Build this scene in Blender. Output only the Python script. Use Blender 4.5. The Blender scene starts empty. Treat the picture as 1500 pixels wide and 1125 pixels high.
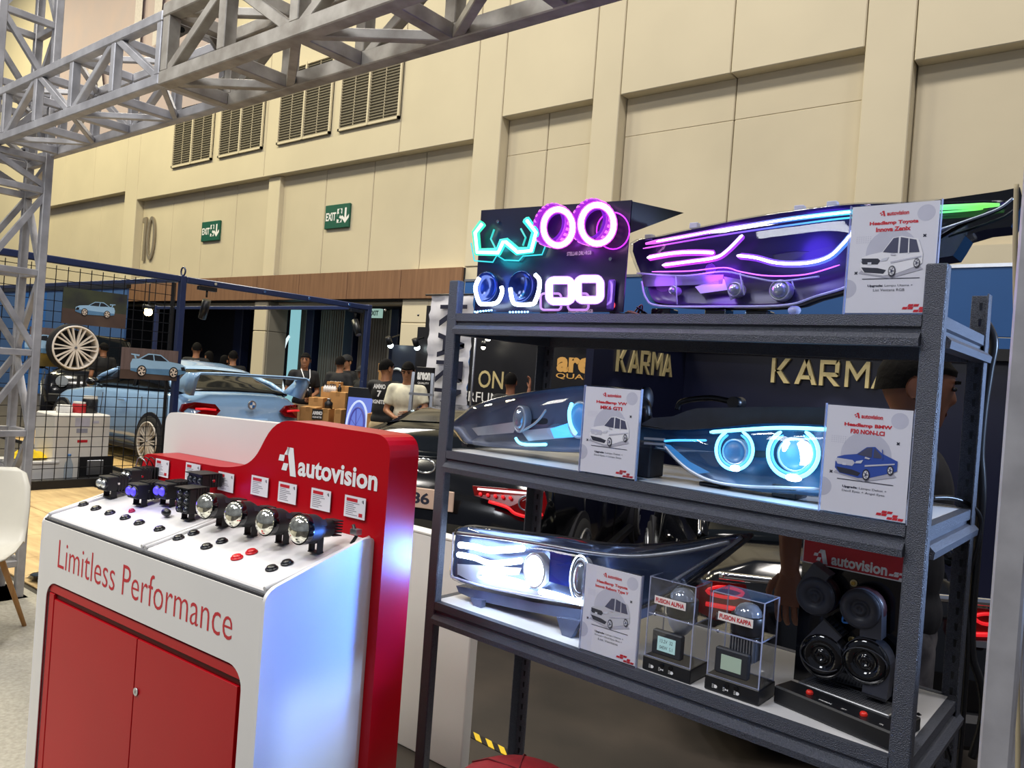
import bpy, bmesh, math, random
from mathutils import Vector, Matrix, Euler
random.seed(7)
C = bpy.context.scene.collection
SC = bpy.context.scene
PI = math.pi

# ------------------------------------------------------------------ camera
FPX, YAW, PITCH, ROLL, CAMZ = 1140.0, math.radians(38.6), math.radians(-0.35), math.radians(4.23), 1.55
O = Vector((0, 0, CAMZ))
FW = Vector((-math.sin(YAW)*math.cos(PITCH), math.cos(YAW)*math.cos(PITCH), math.sin(PITCH)))
_r = Vector((math.cos(YAW), math.sin(YAW), 0)); _u = _r.cross(FW)
RT = math.cos(ROLL)*_r + math.sin(ROLL)*_u
UP = -math.sin(ROLL)*_r + math.cos(ROLL)*_u
cd = bpy.data.cameras.new('camera'); co = bpy.data.objects.new('camera', cd); C.objects.link(co)
cd.sensor_width = 36.0; cd.lens = FPX/1500*36.0; cd.clip_start = 0.02; cd.clip_end = 200
m3 = Matrix((RT, UP, -FW)).transposed()
co.matrix_world = Matrix.Translation(O) @ m3.to_4x4()
SC.camera = co

# ------------------------------------------------------------------ world, lamps of the hall, exposure
SC.view_settings.view_transform = 'Standard'
SC.view_settings.look = 'None'
SC.view_settings.gamma = 1.0
SC.view_settings.use_curve_mapping = False
SC.view_settings.exposure = -0.16
SC.cycles.transparent_max_bounces = 48
wd = bpy.data.worlds.new('hall_air'); SC.world = wd; wd.use_nodes = True
wd.node_tree.nodes['Background'].inputs['Color'].default_value = (0.62, 0.68, 0.85, 1)
wd.node_tree.nodes['Background'].inputs['Strength'].default_value = 0.24

def area(name, loc, size, power, col, target=None, sy=None):
    l = bpy.data.lights.new(name, 'AREA'); l.energy = power; l.color = col
    l.shape = 'RECTANGLE'; l.size = size; l.size_y = sy or size
    o = bpy.data.objects.new(name, l); C.objects.link(o); o.location = loc
    d = (Vector(target) - Vector(loc)) if target else Vector((0, 0, -1))
    o.rotation_euler = d.to_track_quat('-Z', 'Y').to_euler()
    return o
WARM = (1.0, 0.90, 0.58)
COOL = (0.92, 0.95, 1.0)
for (x, y, p, c) in ((-31, 5.0, 1450, WARM), (-24, 3.0, 1350, WARM), (-18, 2.5, 1150, WARM), (-12, 3.0, 880, (1.0, .93, .76)), (-6, 3.0, 680, (1.0, .94, .86)), (0, 3.0, 600, (1.0, .94, .88)), (6, 3.5, 600, (1.0, .94, .88)), (-9, -6.0, 700, (1.0, .95, .88)), (1, -6.0, 800, (1.0, .95, .9))):
    area('hall_lamp', (x, y, 15.0), 2.0, p, c)
area('booth_lamp', (-2.2, -1.2, 4.4), 1.0, 75, COOL, (-2.0, 1.4, 0.9))
area('booth_lamp', (-5.0, -1.0, 4.6), 1.0, 70, (1.0, .95, .85), (-4.5, 1.6, 0.6))
area('showroom_lamp', (-9.0, 7.0, 5.0), 1.2, 110, (1.0, .95, .88), (-9.0, 7.0, 0.0))

# ------------------------------------------------------------------ rays through the lens onto real planes, used to read true positions off the photograph
def ray(x, y): return FW + RT*((x-750)/FPX) - UP*((y-562.5)/FPX)
def aty(x, y, Y): d = ray(x, y); return O + d*(Y/d.y)
def atx(x, y, X): d = ray(x, y); return O + d*(X/d.x)
def atz(x, y, Z): d = ray(x, y); return O + d*((Z-CAMZ)/d.z)
def atd(x, y, D): return O + ray(x, y)*D
def onp(x, y, p, n): d = ray(x, y); return O + d*((Vector(p)-O).dot(n)/d.dot(n))

# ------------------------------------------------------------------ materials
def lin(c):
    if isinstance(c, str):
        c = [int(c[i:i+2], 16)/255 for i in (0, 2, 4)]
        c = [(v/12.92 if v <= .04045 else ((v+.055)/1.055)**2.4) for v in c]
    return (c[0], c[1], c[2], 1.0)
MATS = {}
def mat(name, col, rough=.5, metal=0., var=.08, scale=12., bump=0., coat=0., spec=.5, stretch=None, col2=None, detail=4.):
    if name in MATS: return MATS[name]
    m = bpy.data.materials.new(name); m.use_nodes = True; nt = m.node_tree; N = nt.nodes; L = nt.links
    b = N['Principled BSDF']; c = lin(col)
    b.inputs['Roughness'].default_value = rough; b.inputs['Metallic'].default_value = metal
    b.inputs['Specular IOR Level'].default_value = spec
    b.inputs['Coat Weight'].default_value = coat; b.inputs['Coat Roughness'].default_value = .06
    tc = N.new('ShaderNodeTexCoord'); mp = N.new('ShaderNodeMapping'); L.new(tc.outputs['Object'], mp.inputs['Vector'])
    if stretch: mp.inputs['Scale'].default_value = stretch
    nz = N.new('ShaderNodeTexNoise'); nz.inputs['Scale'].default_value = scale; nz.inputs['Detail'].default_value = detail
    L.new(mp.outputs['Vector'], nz.inputs['Vector'])
    cr = N.new('ShaderNodeValToRGB'); cr.color_ramp.elements[0].position = .3; cr.color_ramp.elements[1].position = .7
    if col2: cr.color_ramp.elements[0].color = lin(col2); cr.color_ramp.elements[1].color = c
    else:
        cr.color_ramp.elements[0].color = (c[0]*(1-var), c[1]*(1-var), c[2]*(1-var), 1)
        cr.color_ramp.elements[1].color = (min(1, c[0]*(1+var)), min(1, c[1]*(1+var)), min(1, c[2]*(1+var)), 1)
    L.new(nz.outputs['Fac'], cr.inputs['Fac']); L.new(cr.outputs['Color'], b.inputs['Base Color'])
    if bump:
        bp = N.new('ShaderNodeBump'); bp.inputs['Strength'].default_value = bump; bp.inputs['Distance'].default_value = .01
        L.new(nz.outputs['Fac'], bp.inputs['Height']); L.new(bp.outputs['Normal'], b.inputs['Normal'])
    MATS[name] = m; return m
def emi(name, col, strength, base=None):
    if name in MATS: return MATS[name]
    m = bpy.data.materials.new(name); m.use_nodes = True; b = m.node_tree.nodes['Principled BSDF']
    b.inputs['Base Color'].default_value = lin(base or (.05, .05, .05)); b.inputs['Roughness'].default_value = .4
    b.inputs['Emission Color'].default_value = lin(col); b.inputs['Emission Strength'].default_value = strength
    MATS[name] = m; return m
def ramp_emi(name, stops, strength, axis=0, x0=0., x1=1.):
    """an addressable light strip: its colour runs along the strip's own length"""
    m = bpy.data.materials.new(name); m.use_nodes = True; nt = m.node_tree; N = nt.nodes; L = nt.links; b = N['Principled BSDF']
    tc = N.new('ShaderNodeTexCoord'); sp = N.new('ShaderNodeSeparateXYZ'); L.new(tc.outputs['Object'], sp.inputs[0])
    mr = N.new('ShaderNodeMapRange'); mr.inputs[1].default_value = x0; mr.inputs[2].default_value = x1; L.new(sp.outputs[axis], mr.inputs[0])
    cr = N.new('ShaderNodeValToRGB')
    while len(cr.color_ramp.elements) < len(stops): cr.color_ramp.elements.new(.5)
    for e, (p, c) in zip(cr.color_ramp.elements, stops): e.position = p; e.color = lin(c)
    L.new(mr.outputs[0], cr.inputs['Fac']); L.new(cr.outputs['Color'], b.inputs['Emission Color'])
    b.inputs['Emission Strength'].default_value = strength; b.inputs['Base Color'].default_value = (.05, .05, .05, 1)
    MATS[name] = m; return m
def clear(name, tint=(1, 1, 1), refl=.5, rough=.02, fres=1.25):
    """thin clear plastic: lets light straight through, mirrors at grazing angles"""
    if name in MATS: return MATS[name]
    m = bpy.data.materials.new(name); m.use_nodes = True; nt = m.node_tree; N = nt.nodes; L = nt.links
    N.remove(N['Principled BSDF']); out = N['Material Output']
    t = N.new('ShaderNodeBsdfTransparent'); t.inputs[0].default_value = lin(tint)
    g = N.new('ShaderNodeBsdfGlossy'); g.inputs['Roughness'].default_value = rough; g.inputs[0].default_value = (refl, refl, refl, 1)
    f = N.new('ShaderNodeLayerWeight'); f.inputs[0].default_value = .5
    pw = N.new('ShaderNodeMath'); pw.operation = 'POWER'; pw.inputs[1].default_value = 4.; L.new(f.outputs['Facing'], pw.inputs[0])
    ma = N.new('ShaderNodeMath'); ma.operation = 'MULTIPLY_ADD'; ma.inputs[1].default_value = .75; ma.inputs[2].default_value = ((fres-1)/(fres+1))**2*1.6; L.new(pw.outputs[0], ma.inputs[0])
    mx = N.new('ShaderNodeMixShader'); L.new(ma.outputs[0], mx.inputs[0]); L.new(t.outputs[0], mx.inputs[1]); L.new(g.outputs[0], mx.inputs[2])
    L.new(mx.outputs[0], out.inputs[0]); MATS[name] = m; return m

def edge_mat(name, col, k=.5):
    m = bpy.data.materials.new(name); m.use_nodes = True; nt = m.node_tree; N = nt.nodes; L = nt.links; b = N['Principled BSDF']; b.inputs['Base Color'].default_value = lin(col); b.inputs['Roughness'].default_value = .15
    t = N.new('ShaderNodeBsdfTransparent'); mx = N.new('ShaderNodeMixShader'); mx.inputs[0].default_value = k; L.new(t.outputs[0], mx.inputs[1]); L.new(b.outputs[0], mx.inputs[2]); L.new(mx.outputs[0], N['Material Output'].inputs[0]); return m
# ------------------------------------------------------------------ mesh builder
def fr(o, x, y):
    x = Vector(x).normalized(); y = Vector(y); z = x.cross(y).normalized(); y = z.cross(x)
    M = Matrix((x, y, z)).transposed().to_4x4(); M.translation = Vector(o); return M
def T(x, y, z): return Matrix.Translation((x, y, z))
def RZ(a): return Matrix.Rotation(a, 4, 'Z')
def RX(a): return Matrix.Rotation(a, 4, 'X')
def RY(a): return Matrix.Rotation(a, 4, 'Y')
ID = Matrix.Identity(4)
FONTC = {}
def font_mesh(s, bold, depth):
    k = (s, bold, depth)
    if k not in FONTC:
        cu = bpy.data.curves.new('lettering', 'FONT'); cu.body = s; cu.offset = bold; cu.extrude = depth; cu.resolution_u = 3
        ob = bpy.data.objects.new('lettering', cu); C.objects.link(ob)
        dg = bpy.context.evaluated_depsgraph_get(); me = bpy.data.meshes.new_from_object(ob.evaluated_get(dg))
        vs = [v.co.copy() for v in me.vertices]; fs = [tuple(p.vertices) for p in me.polygons]
        bpy.data.objects.remove(ob); bpy.data.curves.remove(cu); bpy.data.meshes.remove(me)
        FONTC[k] = (vs, fs)
    return FONTC[k]
def crom(pts, n, closed=True):
    """Catmull-Rom resample"""
    P = [Vector(p) for p in pts]; K = len(P); out = []
    segs = K if closed else K-1
    per = max(1, round(n/segs))
    for i in range(segs):
        if closed: a, b, c, d = P[i-1], P[i], P[(i+1) % K], P[(i+2) % K]
        else: a, b, c, d = P[max(0, i-1)], P[i], P[i+1], P[min(K-1, i+2)]
        for j in range(per):
            t = j/per
            out.append(.5*((2*b) + (c-a)*t + (2*a-5*b+4*c-d)*t*t + (3*b-a-3*c+d)*t**3))
    if not closed: out.append(P[-1].copy())
    return out
def rrect(x0, x1, y0, y1, r, k=4):
    out = []
    for cx, cy, a0 in ((x1-r, y0+r, -90), (x1-r, y1-r, 0), (x0+r, y1-r, 90), (x0+r, y0+r, 180)):
        for i in range(k+1):
            a = math.radians(a0+90*i/k); out.append((cx+r*math.cos(a), cy+r*math.sin(a)))
    return out
def roundpoly(pts, rad, k=4):
    """round each corner of a polygon; rad: one number or one per corner"""
    n = len(pts); out = []
    for i in range(n):
        r = rad[i] if isinstance(rad, (list, tuple)) else rad
        p = Vector(pts[i]); a = Vector(pts[i-1])-p; b = Vector(pts[(i+1) % n])-p
        if r <= 0: out.append(tuple(p)); continue
        d = min(r, a.length*.45, b.length*.45); q0 = p+a.normalized()*d; q1 = p+b.normalized()*d
        for j in range(k+1):
            t = j/k; q = q0*(1-t)**2+p*2*t*(1-t)+q1*t*t; out.append(tuple(q))
    return out
class G:
    def __init__(s): s.v = []; s.f = []; s.mi = []; s.m = []; s.sm = []
    def mat_i(s, m):
        if m not in s.m: s.m.append(m)
        return s.m.index(m)
    def add(s, vs, fs, m, M=ID, smooth=False):
        o = len(s.v); s.v += [M @ Vector(v) for v in vs]; i = s.mat_i(m)
        for f in fs: s.f.append([o+k for k in f]); s.mi.append(i); s.sm.append(smooth)
        return s
    def box(s, x0, x1, y0, y1, z0, z1, m, M=ID, bev=0., seg=1):
        if bev:
            bm = bmesh.new(); bmesh.ops.create_cube(bm, size=1)
            for v in bm.verts: v.co = Vector(((x0+x1)/2+v.co.x*(x1-x0), (y0+y1)/2+v.co.y*(y1-y0), (z0+z1)/2+v.co.z*(z1-z0)))
            bmesh.ops.bevel(bm, geom=bm.edges[:], offset=bev, segments=seg, affect='EDGES', profile=.5)
            bm.verts.index_update(); s.add([v.co.copy() for v in bm.verts], [[v.index for v in f.verts] for f in bm.faces], m, M); bm.free(); return s
        vs = [(x, y, z) for x in (x0, x1) for y in (y0, y1) for z in (z0, z1)]
        return s.add(vs, [(0, 1, 3, 2), (4, 6, 7, 5), (0, 4, 5, 1), (2, 3, 7, 6), (0, 2, 6, 4), (1, 5, 7, 3)], m, M)
    def bar(s, a, b, w, h, m, up=(0, 0, 1), bev=0.):
        a = Vector(a); b = Vector(b); d = (b-a); L = d.length; x = d.normalized(); up = Vector(up)
        if abs(x.dot(up)) > .98: up = Vector((0, 0, 1)) if abs(x.z) < .9 else Vector((0, 1, 0))
        z = (up - x*x.dot(up)).normalized(); y = z.cross(x)
        M = Matrix((x, y, z)).transposed().to_4x4(); M.translation = a
        return s.box(0, L, -w/2, w/2, -h/2, h/2, m, M, bev)
    def prism(s, poly, d0, d1, m, M=ID, side=None, smooth=False):
        """polygon in local xy, extruded in local z from d0 to d1"""
        n = len(poly); vs = [(p[0], p[1], d0) for p in poly]+[(p[0], p[1], d1) for p in poly]
        s.add(vs, [list(range(n))[::-1], list(range(n, 2*n))], m, M)
        return s.add(vs, [(i, (i+1) % n, n+(i+1) % n, n+i) for i in range(n)], side or m, M, smooth)
    def poly(s, pts, m, M=ID): return s.add([(p[0], p[1], p[2] if len(p) > 2 else 0) for p in pts], [list(range(len(pts)))], m, M)
    def loft(s, rings, m, M=ID, cap=True, smooth=True, closed=True):
        n = len(rings[0]); vs = [p for r in rings for p in r]; fs = []
        for i in range(len(rings)-1):
            for j in range(n if closed else n-1): k = (j+1) % n; fs.append((i*n+j, i*n+k, (i+1)*n+k, (i+1)*n+j))
        s.add(vs, fs, m, M, smooth)
        if cap: s.add(rings[0], [list(range(n))[::-1]], m, M); s.add(rings[-1], [list(range(n))], m, M)
        return s
    def lathe(s, prof, m, M=ID, seg=20, smooth=True, arc=None):
        """profile of (radius, height) round local z"""
        rings = []
        for r, h in prof:
            rings.append([(r*math.cos(2*PI*j/seg), r*math.sin(2*PI*j/seg), h) for j in range(seg)])
        return s.loft(rings, m, M, cap=False, smooth=smooth)
    def cyl(s, r, h0, h1, m, M=ID, seg=16, r2=None, smooth=True):
        r2 = r if r2 is None else r2
        a = [(r*math.cos(2*PI*j/seg), r*math.sin(2*PI*j/seg), h0) for j in range(seg)]; b = [(r2*math.cos(2*PI*j/seg), r2*math.sin(2*PI*j/seg), h1) for j in range(seg)]
        return s.loft([a, b], m, M, cap=True, smooth=smooth)
    def ball(s, c, r, m, M=ID, seg=12, rg=8):
        if not isinstance(r, (tuple, list)): r = (r, r, r)
        rings = []
        for i in range(1, rg):
            a = -PI/2+PI*i/rg
            rings.append([(c[0]+r[0]*math.cos(a)*math.cos(2*PI*j/seg), c[1]+r[1]*math.cos(a)*math.sin(2*PI*j/seg), c[2]+r[2]*math.sin(a)) for j in range(seg)])
        s.loft(rings, m, M, cap=True); return s
    def tube(s, pts, r, m, M=ID, seg=8, closed=False, smooth=True):
        P = [Vector(p) for p in pts]; n = len(P); rings = []; prev = None
        for i in range(n):
            if closed: t = P[(i+1) % n]-P[i-1]
            else: t = P[min(n-1, i+1)]-P[max(0, i-1)]
            t = t.normalized()
            if prev is None:
                a = Vector((0, 0, 1)) if abs(t.z) < .9 else Vector((1, 0, 0)); nrm = (a - t*a.dot(t)).normalized()
            else: nrm = (prev - t*prev.dot(t)).normalized()
            prev = nrm; bn = t.cross(nrm); rr = r[i] if isinstance(r, (list, tuple)) else r
            rings.append([P[i]+nrm*rr*math.cos(2*PI*j/seg)+bn*rr*math.sin(2*PI*j/seg) for j in range(seg)])
        if closed: rings.append(rings[0])
        return s.loft(rings, m, M, cap=not closed, smooth=smooth)
    def strip(s, pts, w, h, m, M=ID):
        """flat band of width w (local y) and height h (local z) along a path in local xz: used for light guides"""
        return s.tube(pts, w/2, m, M, seg=6)
    def text(s, t, m, M, width=None, height=None, bold=0., depth=0., align='C', x=0., y=0., shear=0.):
        vs, fs = font_mesh(t, bold, 0. if depth == 0 else 1.)
        x0 = min(v.x for v in vs); x1 = max(v.x for v in vs); y0 = min(v.y for v in vs); y1 = max(v.y for v in vs)
        sx = width/(x1-x0) if width else None; sy = height/(y1-y0) if height else None
        sx = sx or sy; sy = sy or sx
        ox = {'C': -(x1+x0)/2, 'L': -x0, 'R': -x1}[align]; oy = -(y0+y1)/2
        return s.add([(x+(v.x+ox)*sx+shear*(v.y+oy)*sy, y+(v.y+oy)*sy, (v.z*depth)) for v in vs], fs, m, M)
    def build(s, name, parent=None, loc=None, bevel=0.):
        me = bpy.data.meshes.new(name); me.from_pydata([tuple(v) for v in s.v], [], s.f)
        for m in s.m: me.materials.append(m)
        me.polygons.foreach_set('material_index', s.mi); me.polygons.foreach_set('use_smooth', s.sm)
        bm = bmesh.new(); bm.from_mesh(me); bmesh.ops.remove_doubles(bm, verts=bm.verts, dist=1e-6); bmesh.ops.recalc_face_normals(bm, faces=bm.faces); bm.to_mesh(me); bm.free()
        me.update(); o = bpy.data.objects.new(name, me); C.objects.link(o)
        if parent is not None: o.parent = parent
        if loc is not None: o.location = loc
        return o
def tag(o, label=None, cat=None, group=None, kind=None):
    if label: o['label'] = label
    if cat: o['category'] = cat
    if group: o['group'] = group
    if kind: o['kind'] = kind
    return o
def thing(name, label, cat, loc=(0, 0, 0), rz=0., group=None):
    o = bpy.data.objects.new(name, None); C.objects.link(o); o.empty_display_size = .1
    o.location = loc; o.rotation_euler = (0, 0, rz); return tag(o, label, cat, group)
def struct(o): o['kind'] = 'structure'; return o
def dup(root, loc=None, rz=None, label=None, group=None):
    r = root.copy(); C.objects.link(r)
    if loc is not None: r.location = loc
    if rz is not None: r.rotation_euler = (0, 0, rz)
    if label: r['label'] = label
    if group: r['group'] = group
    for ch in list(root.children):
        c = ch.copy(); C.objects.link(c); c.parent = r
        for g in ch.children:
            d = g.copy(); C.objects.link(d); d.parent = c
    return r
VIEWX = Vector((1, 0, 0)); ZUP = Vector((0, 0, 1))
def face_y(p): return fr(p, (1, 0, 0), (0, 0, 1))      # a plane that faces the camera side (-Y)

# ------------------------------------------------------------------ palette
M_wall = mat('painted_wall', 'd4c9ae', .7, var=.05, scale=.6, detail=6)
M_wall2 = mat('painted_wall_recess', 'cdc2a8', .75, var=.05, scale=.8, detail=6)
M_wood = mat('wood_laminate', '8d694d', .5, col2='78573f', scale=3., stretch=(6, 6, .4), detail=6)
M_conc = mat('worn_concrete', '352d27', .6, col2='1d1815', scale=2.6, detail=9, bump=.1)
M_carpet = mat('grey_carpet', 'b0aca0', .95, col2='989488', scale=60, detail=8, bump=.4)
M_ply = mat('plywood_sheet', 'd9bd86', .7, col2='b8996a', scale=2.5, stretch=(1, 6, 1), detail=6)
M_chip = mat('chipboard', 'd8b777', .85, col2='a9854e', scale=40, detail=5, bump=.3)
M_dark = mat('dark_void', '1c1d26', .6)
M_navyp = mat('navy_powder_steel', '1b2444', .4, var=.1)
M_grey = mat('grey_cladding', '8a8578', .6, var=.05, scale=2)
M_gdk = mat('dark_grey_cladding', '6a675f', .6, var=.06, scale=2)
M_galv = mat('galvanised_steel', 'c6c6ca', .45, .35, col2='a09fa3', scale=9, detail=8, bump=.08)
M_galvd = mat('weathered_galvanised_steel', 'b8b3aa', .55, .3, col2='8d867c', scale=11, detail=9, bump=.1)
M_blk = mat('black_plastic', '141519', .35, var=.2)
M_blkm = mat('black_matt_metal', '17181c', .5, .2, var=.2)
M_blkg = mat('black_gloss', '0a0b10', .08, var=.1, coat=.6)
M_white = mat('white_paint', 'e6e4df', .45, var=.02, scale=4)
M_whiteg = mat('white_gloss_laminate', 'e4e3e2', .28, var=.02, scale=3, coat=.2)
M_red = mat('red_gloss_paint', 'b50516', .32, var=.04, scale=3, coat=.0, spec=.22)
M_redm = mat('red_print', 'c8202e', .5, var=.04)
M_gold = mat('pale_gold_letters', 'e2cf96', .35, .3, var=.05)
M_goldp = mat('gold_print', 'd8a55a', .5, var=.05)
M_wht = mat('white_print', 'f2f2f2', .5, var=.02)
M_paper = mat('white_card', 'ece9ee', .5, var=.02, scale=6)
M_ink = mat('dark_ink', '23253a', .5, var=.05)
M_grn = mat('exit_green', '0b5844', .5, var=.04)
M_alu = mat('satin_aluminium', 'b9bcc2', .3, .9, var=.05)
M_chr = mat('chrome', 'd8dadf', .08, 1., var=.02)
M_rub = mat('tyre_rubber', '17171a', .8, var=.15, scale=30)
M_skin = mat('skin', '9a6a4c', .5, var=.05)
M_hair = mat('black_hair', '0d0b0c', .5, var=.3, scale=40)
M_card = mat('brown_cardboard', 'b98a52', .8, var=.07, scale=8)
M_num = mat('bronze_numeral', '9a9080', .4, .4, var=.06)

# ------------------------------------------------------------------ floor
f = G().box(-45, 12, -8, 14, -.12, 0, M_conc).build('floor'); struct(f)
cp = G().box(-6.2, -2.35, -4, 1.98, 0, .012, M_carpet, bev=.004).build('grey_carpet'); tag(cp, 'thin grey exhibition carpet in front of the white and red kiosk', 'carpet')
ply = thing('plywood_floor', 'yellow plywood sheets laid on the floor behind the steel truss post', 'flooring', (0, 0, 0))
for i in range(6):
    for j in range(2): G().box(-9.0+.72*i+.004, -9.0+.72*(i+1)-.004, 2.02+.95*j+.004, 2.02+.95*(j+1)-.004, 0, .015, M_ply, bev=.003).build('plywood_sheet', ply)
plat = thing('car_platform', 'low chipboard platform under the light blue coupe', 'platform', (0, 0, 0))
G().box(-15.0, -9.12, 4.72, 7.1, .012, .045, M_chip, bev=.003).build('deck', plat)
G().box(-15.0, -9.12, 4.69, 4.72, 0, .045, M_blkm).build('edge_strip', plat)
ds = G(); 
pts = [(-5.6+.05*i, 2.05+.02*math.sin(i*2.1), .02+.02*math.sin(i*1.3)**2) for i in range(15)]
rings = [[(x, y+k*.055, z+.025*abs(math.sin(x*9+k*2.2))) for k in range(7)] for x, y, z in pts]
ds.loft(rings, M_blkg, cap=False, closed=False).build('plastic_sheet'); tag(bpy.data.objects['plastic_sheet'], 'crumpled black plastic sheet on the floor by the truss post foot', 'plastic sheet')
ht = thing('hazard_tape', 'black and yellow striped hazard tape on the floor under the rack', 'tape', (0, 0, 0))
M_yel = mat('yellow_print', 'e8c62a', .5, var=.05)
p0 = atz(684, 1073, .0); p1 = atz(748, 1106, .0); d = (p1-p0); 
for i in range(9):
    a = p0+d*(i/7-.25); b = p0+d*((i+1)/7-.25); nn = Vector((-d.y, d.x, 0)).normalized()*.022; k = d.normalized()*.03
    G().prism([(a+nn-k)[:2], (b+nn-k)[:2], (b-nn+k)[:2], (a-nn+k)[:2]], .0, .003, M_yel if i % 2 else M_blk).build('stripe', ht)

# ------------------------------------------------------------------ hall wall
YW = 10.6
wall = G().box(-45, 9, YW+.3, YW+.6, 2.9, 15, M_wall2).build('wall_back'); struct(wall)
def panel(x0, x1, y0, y1, z0, z1, m, parent=wall, bev=.012): return G().box(x0+.008, x1-.008, y0, y1, z0+.008, z1-.008, m, bev=bev).build('panel', parent)
ZT = 15
def pier(x0, x1, z0=3.55): panel(x0, x1, YW, YW+.3, z0, ZT, M_wall)
def recess(x0, x1, ztop, joints_top, joints_in, zin=None, pil=None):
    e = [x0]+joints_top+[x1]
    for a, b in zip(e, e[1:]): panel(a, b, YW, YW+.3, ztop, ZT, M_wall)
    e = [x0]+joints_in+[x1]
    zs = [3.55]+([zin] if zin else [])+[ztop]
    for a, b in zip(e, e[1:]):
        for c, d_ in zip(zs, zs[1:]): panel(a, b, YW+.22, YW+.3, c, d_+.02, M_wall2)
    if pil: panel(pil[0], pil[1], YW+.1, YW+.3, 3.55, ztop+.01, M_wall, bev=.01)
wx = lambda x, y: aty(x, y, YW).x
pier(-45, -36.5); pier(-36.5, wx(60, 305)); 
recess(wx(60, 305), wx(183, 282), 6.22, [wx(97, 232), wx(141, 220)], [wx(96, 295), wx(139, 290)])
pier(wx(183, 282), wx(200, 293))
recess(wx(200, 293), wx(693, 205), 5.91, [wx(390, 200), wx(589, 150)], [wx(243, 300), wx(287, 300), wx(335, 300), wx(464, 300), wx(533, 300), wx(608, 300)], pil=(wx(388, 270), wx(405, 270)))
pier(wx(693, 205), wx(735, 172))
recess(wx(735, 172), wx(868, 145), 6.22, [], [wx(735, 172)+.9], zin=5.57)
pier(wx(868, 145), wx(908, 143))
recess(wx(908, 143), wx(1267, 67), 6.2, [wx(1070, 105)], [wx(1067, 160)], zin=5.58)
pier(wx(1267, 67), wx(1338, 92))
recess(wx(1338, 92), 1.5, 5.9, [], [])
pier(1.5, 9)
wl = struct(G().box(wx(589, 440), 9, YW+.02, YW+.4, 0, 3.55, M_wall).build('wall_front'))
zj = 2.5
for a, b in ((wx(589, 440), wx(628, 440)), (wx(628, 440), wx(628, 440)+2.2), (wx(628, 440)+2.2, -4.0)):
    panel(a, b, YW, YW+.06, 0, zj, M_wall, wl); panel(a, b, YW, YW+.06, zj, 2.94, M_wall, wl)
# wood band above the entrance
tr = struct(G().box(-45, wx(679, 425), YW-.02, YW+.3, 2.96, 3.54, M_dark).build('trim_1'))
xs = [-45, -40, -36, -32.5, -29, -26, -23.2, wx(240, 425)-1.1, wx(275, 425)-.2, wx(320, 425), wx(380, 425), wx(441.6, 425), wx(512, 425), wx(590, 425), wx(679, 425)]
for a, b in zip(xs, xs[1:]): panel(a, b, YW-.08, YW+.02, 2.96, 3.55, M_wood, tr, bev=.006)
# entrance recess behind the band
struct(G().box(-45, wx(589, 440), YW+.3, 14.0, 2.95, 3.3, M_dark).build('ceiling'))
wr = struct(G().box(-45, wx(589, 440), 13.9, 14.1, 0, 3.0, M_gdk).build('wall_entrance'))
for i in range(16): 
    a = -38+1.7*i
    for z0, z1 in ((0, 1.45), (1.45, 2.95)): panel(a, a+1.7, 13.82, 13.92, z0, z1, M_grey if i % 3 else M_gdk, wr)
XC0, XC1 = wx(369, 500), wx(387.5, 500); YC1 = atx(418, 500, XC1).y
colm = struct(G().box(XC0, XC1, YW+.06, YC1, 0, 2.96, M_grey).build('trim_2'))
for z0, z1 in ((0, 1.0), (1.0, 2.25), (2.25, 2.95)):
    panel(XC0, XC1, YW+.0, YW+.06, z0, z1, M_wall, colm); panel(XC0+.02, XC1+.03, YW+.07, YC1, z0, z1, M_grey, colm, bev=.008)
M_door = mat('fluted_door_panel', '7d766c', .5, var=.06, scale=3, stretch=(8, 8, .3))
YD = 12.2; dx_ = lambda x: aty(x, 480, YD).x
M_beige = mat('beige_edge', 'b6ae9c', .5)
for n, (a, b, st) in enumerate(((429, 450, 1), (469, 485, 0), (485.5, 506, 1), (526, 541, 1), (542, 560, 0), (561, 573, 1))):
    x0, x1 = dx_(a), dx_(b)
    dr = struct(G().box(x0, x1, YD, YD+.08, .03, 2.93, M_door, bev=.01).build('door_%d' % (n+1)))
    for k in range(int((x1-x0)/.09)): G().box(x0+.03+.09*k, x0+.075+.09*k, YD-.018, YD, .05, 2.9, M_door).build('flute', dr)
    if st: G().box(x1-.02, x1+.07, YD-.05, YD+.1, .0, 2.94, M_beige).build('edge_strip', dr)
for n, (a, b) in enumerate(((453, 464), (509, 523), (577, 589), (348, 360))): struct(G().box(dx_(a), dx_(b), YD-.12, YD+.15, 0, 2.95, M_navyp, bev=.02).build('trim_%d' % (n+3)))
struct(G().box(-45, wx(589, 440), YD+.2, YD+.26, 0, 2.95, M_dark).build('door_7'))
# recessed downlights in the soffit
for x, y in ((357, 446), (466, 446), (400, 445)):
    p = atz(x, y, 2.93)
    if p.y < YW+.3: p = atz(x, y, 2.93) ; p.y = max(p.y, YW+.5)
    t = thing('recessed_downlight', None, None, (p.x, p.y, 2.95)); t['label'] = 'small round downlight in the dark soffit over the entrance, ' + {357: 'left of the grey column', 466: 'above the man with the lanyard', 400: 'right of the grey column'}[x]; t['category'] = 'light'; t['group'] = 'soffit downlights'
    G().cyl(.11, -.02, .0, M_alu, seg=14).build('ring', t); G().cyl(.085, -.03, -.02, emi('downlight_glow', (1., .93, .8), 9), seg=14).build('lens', t)
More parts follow.
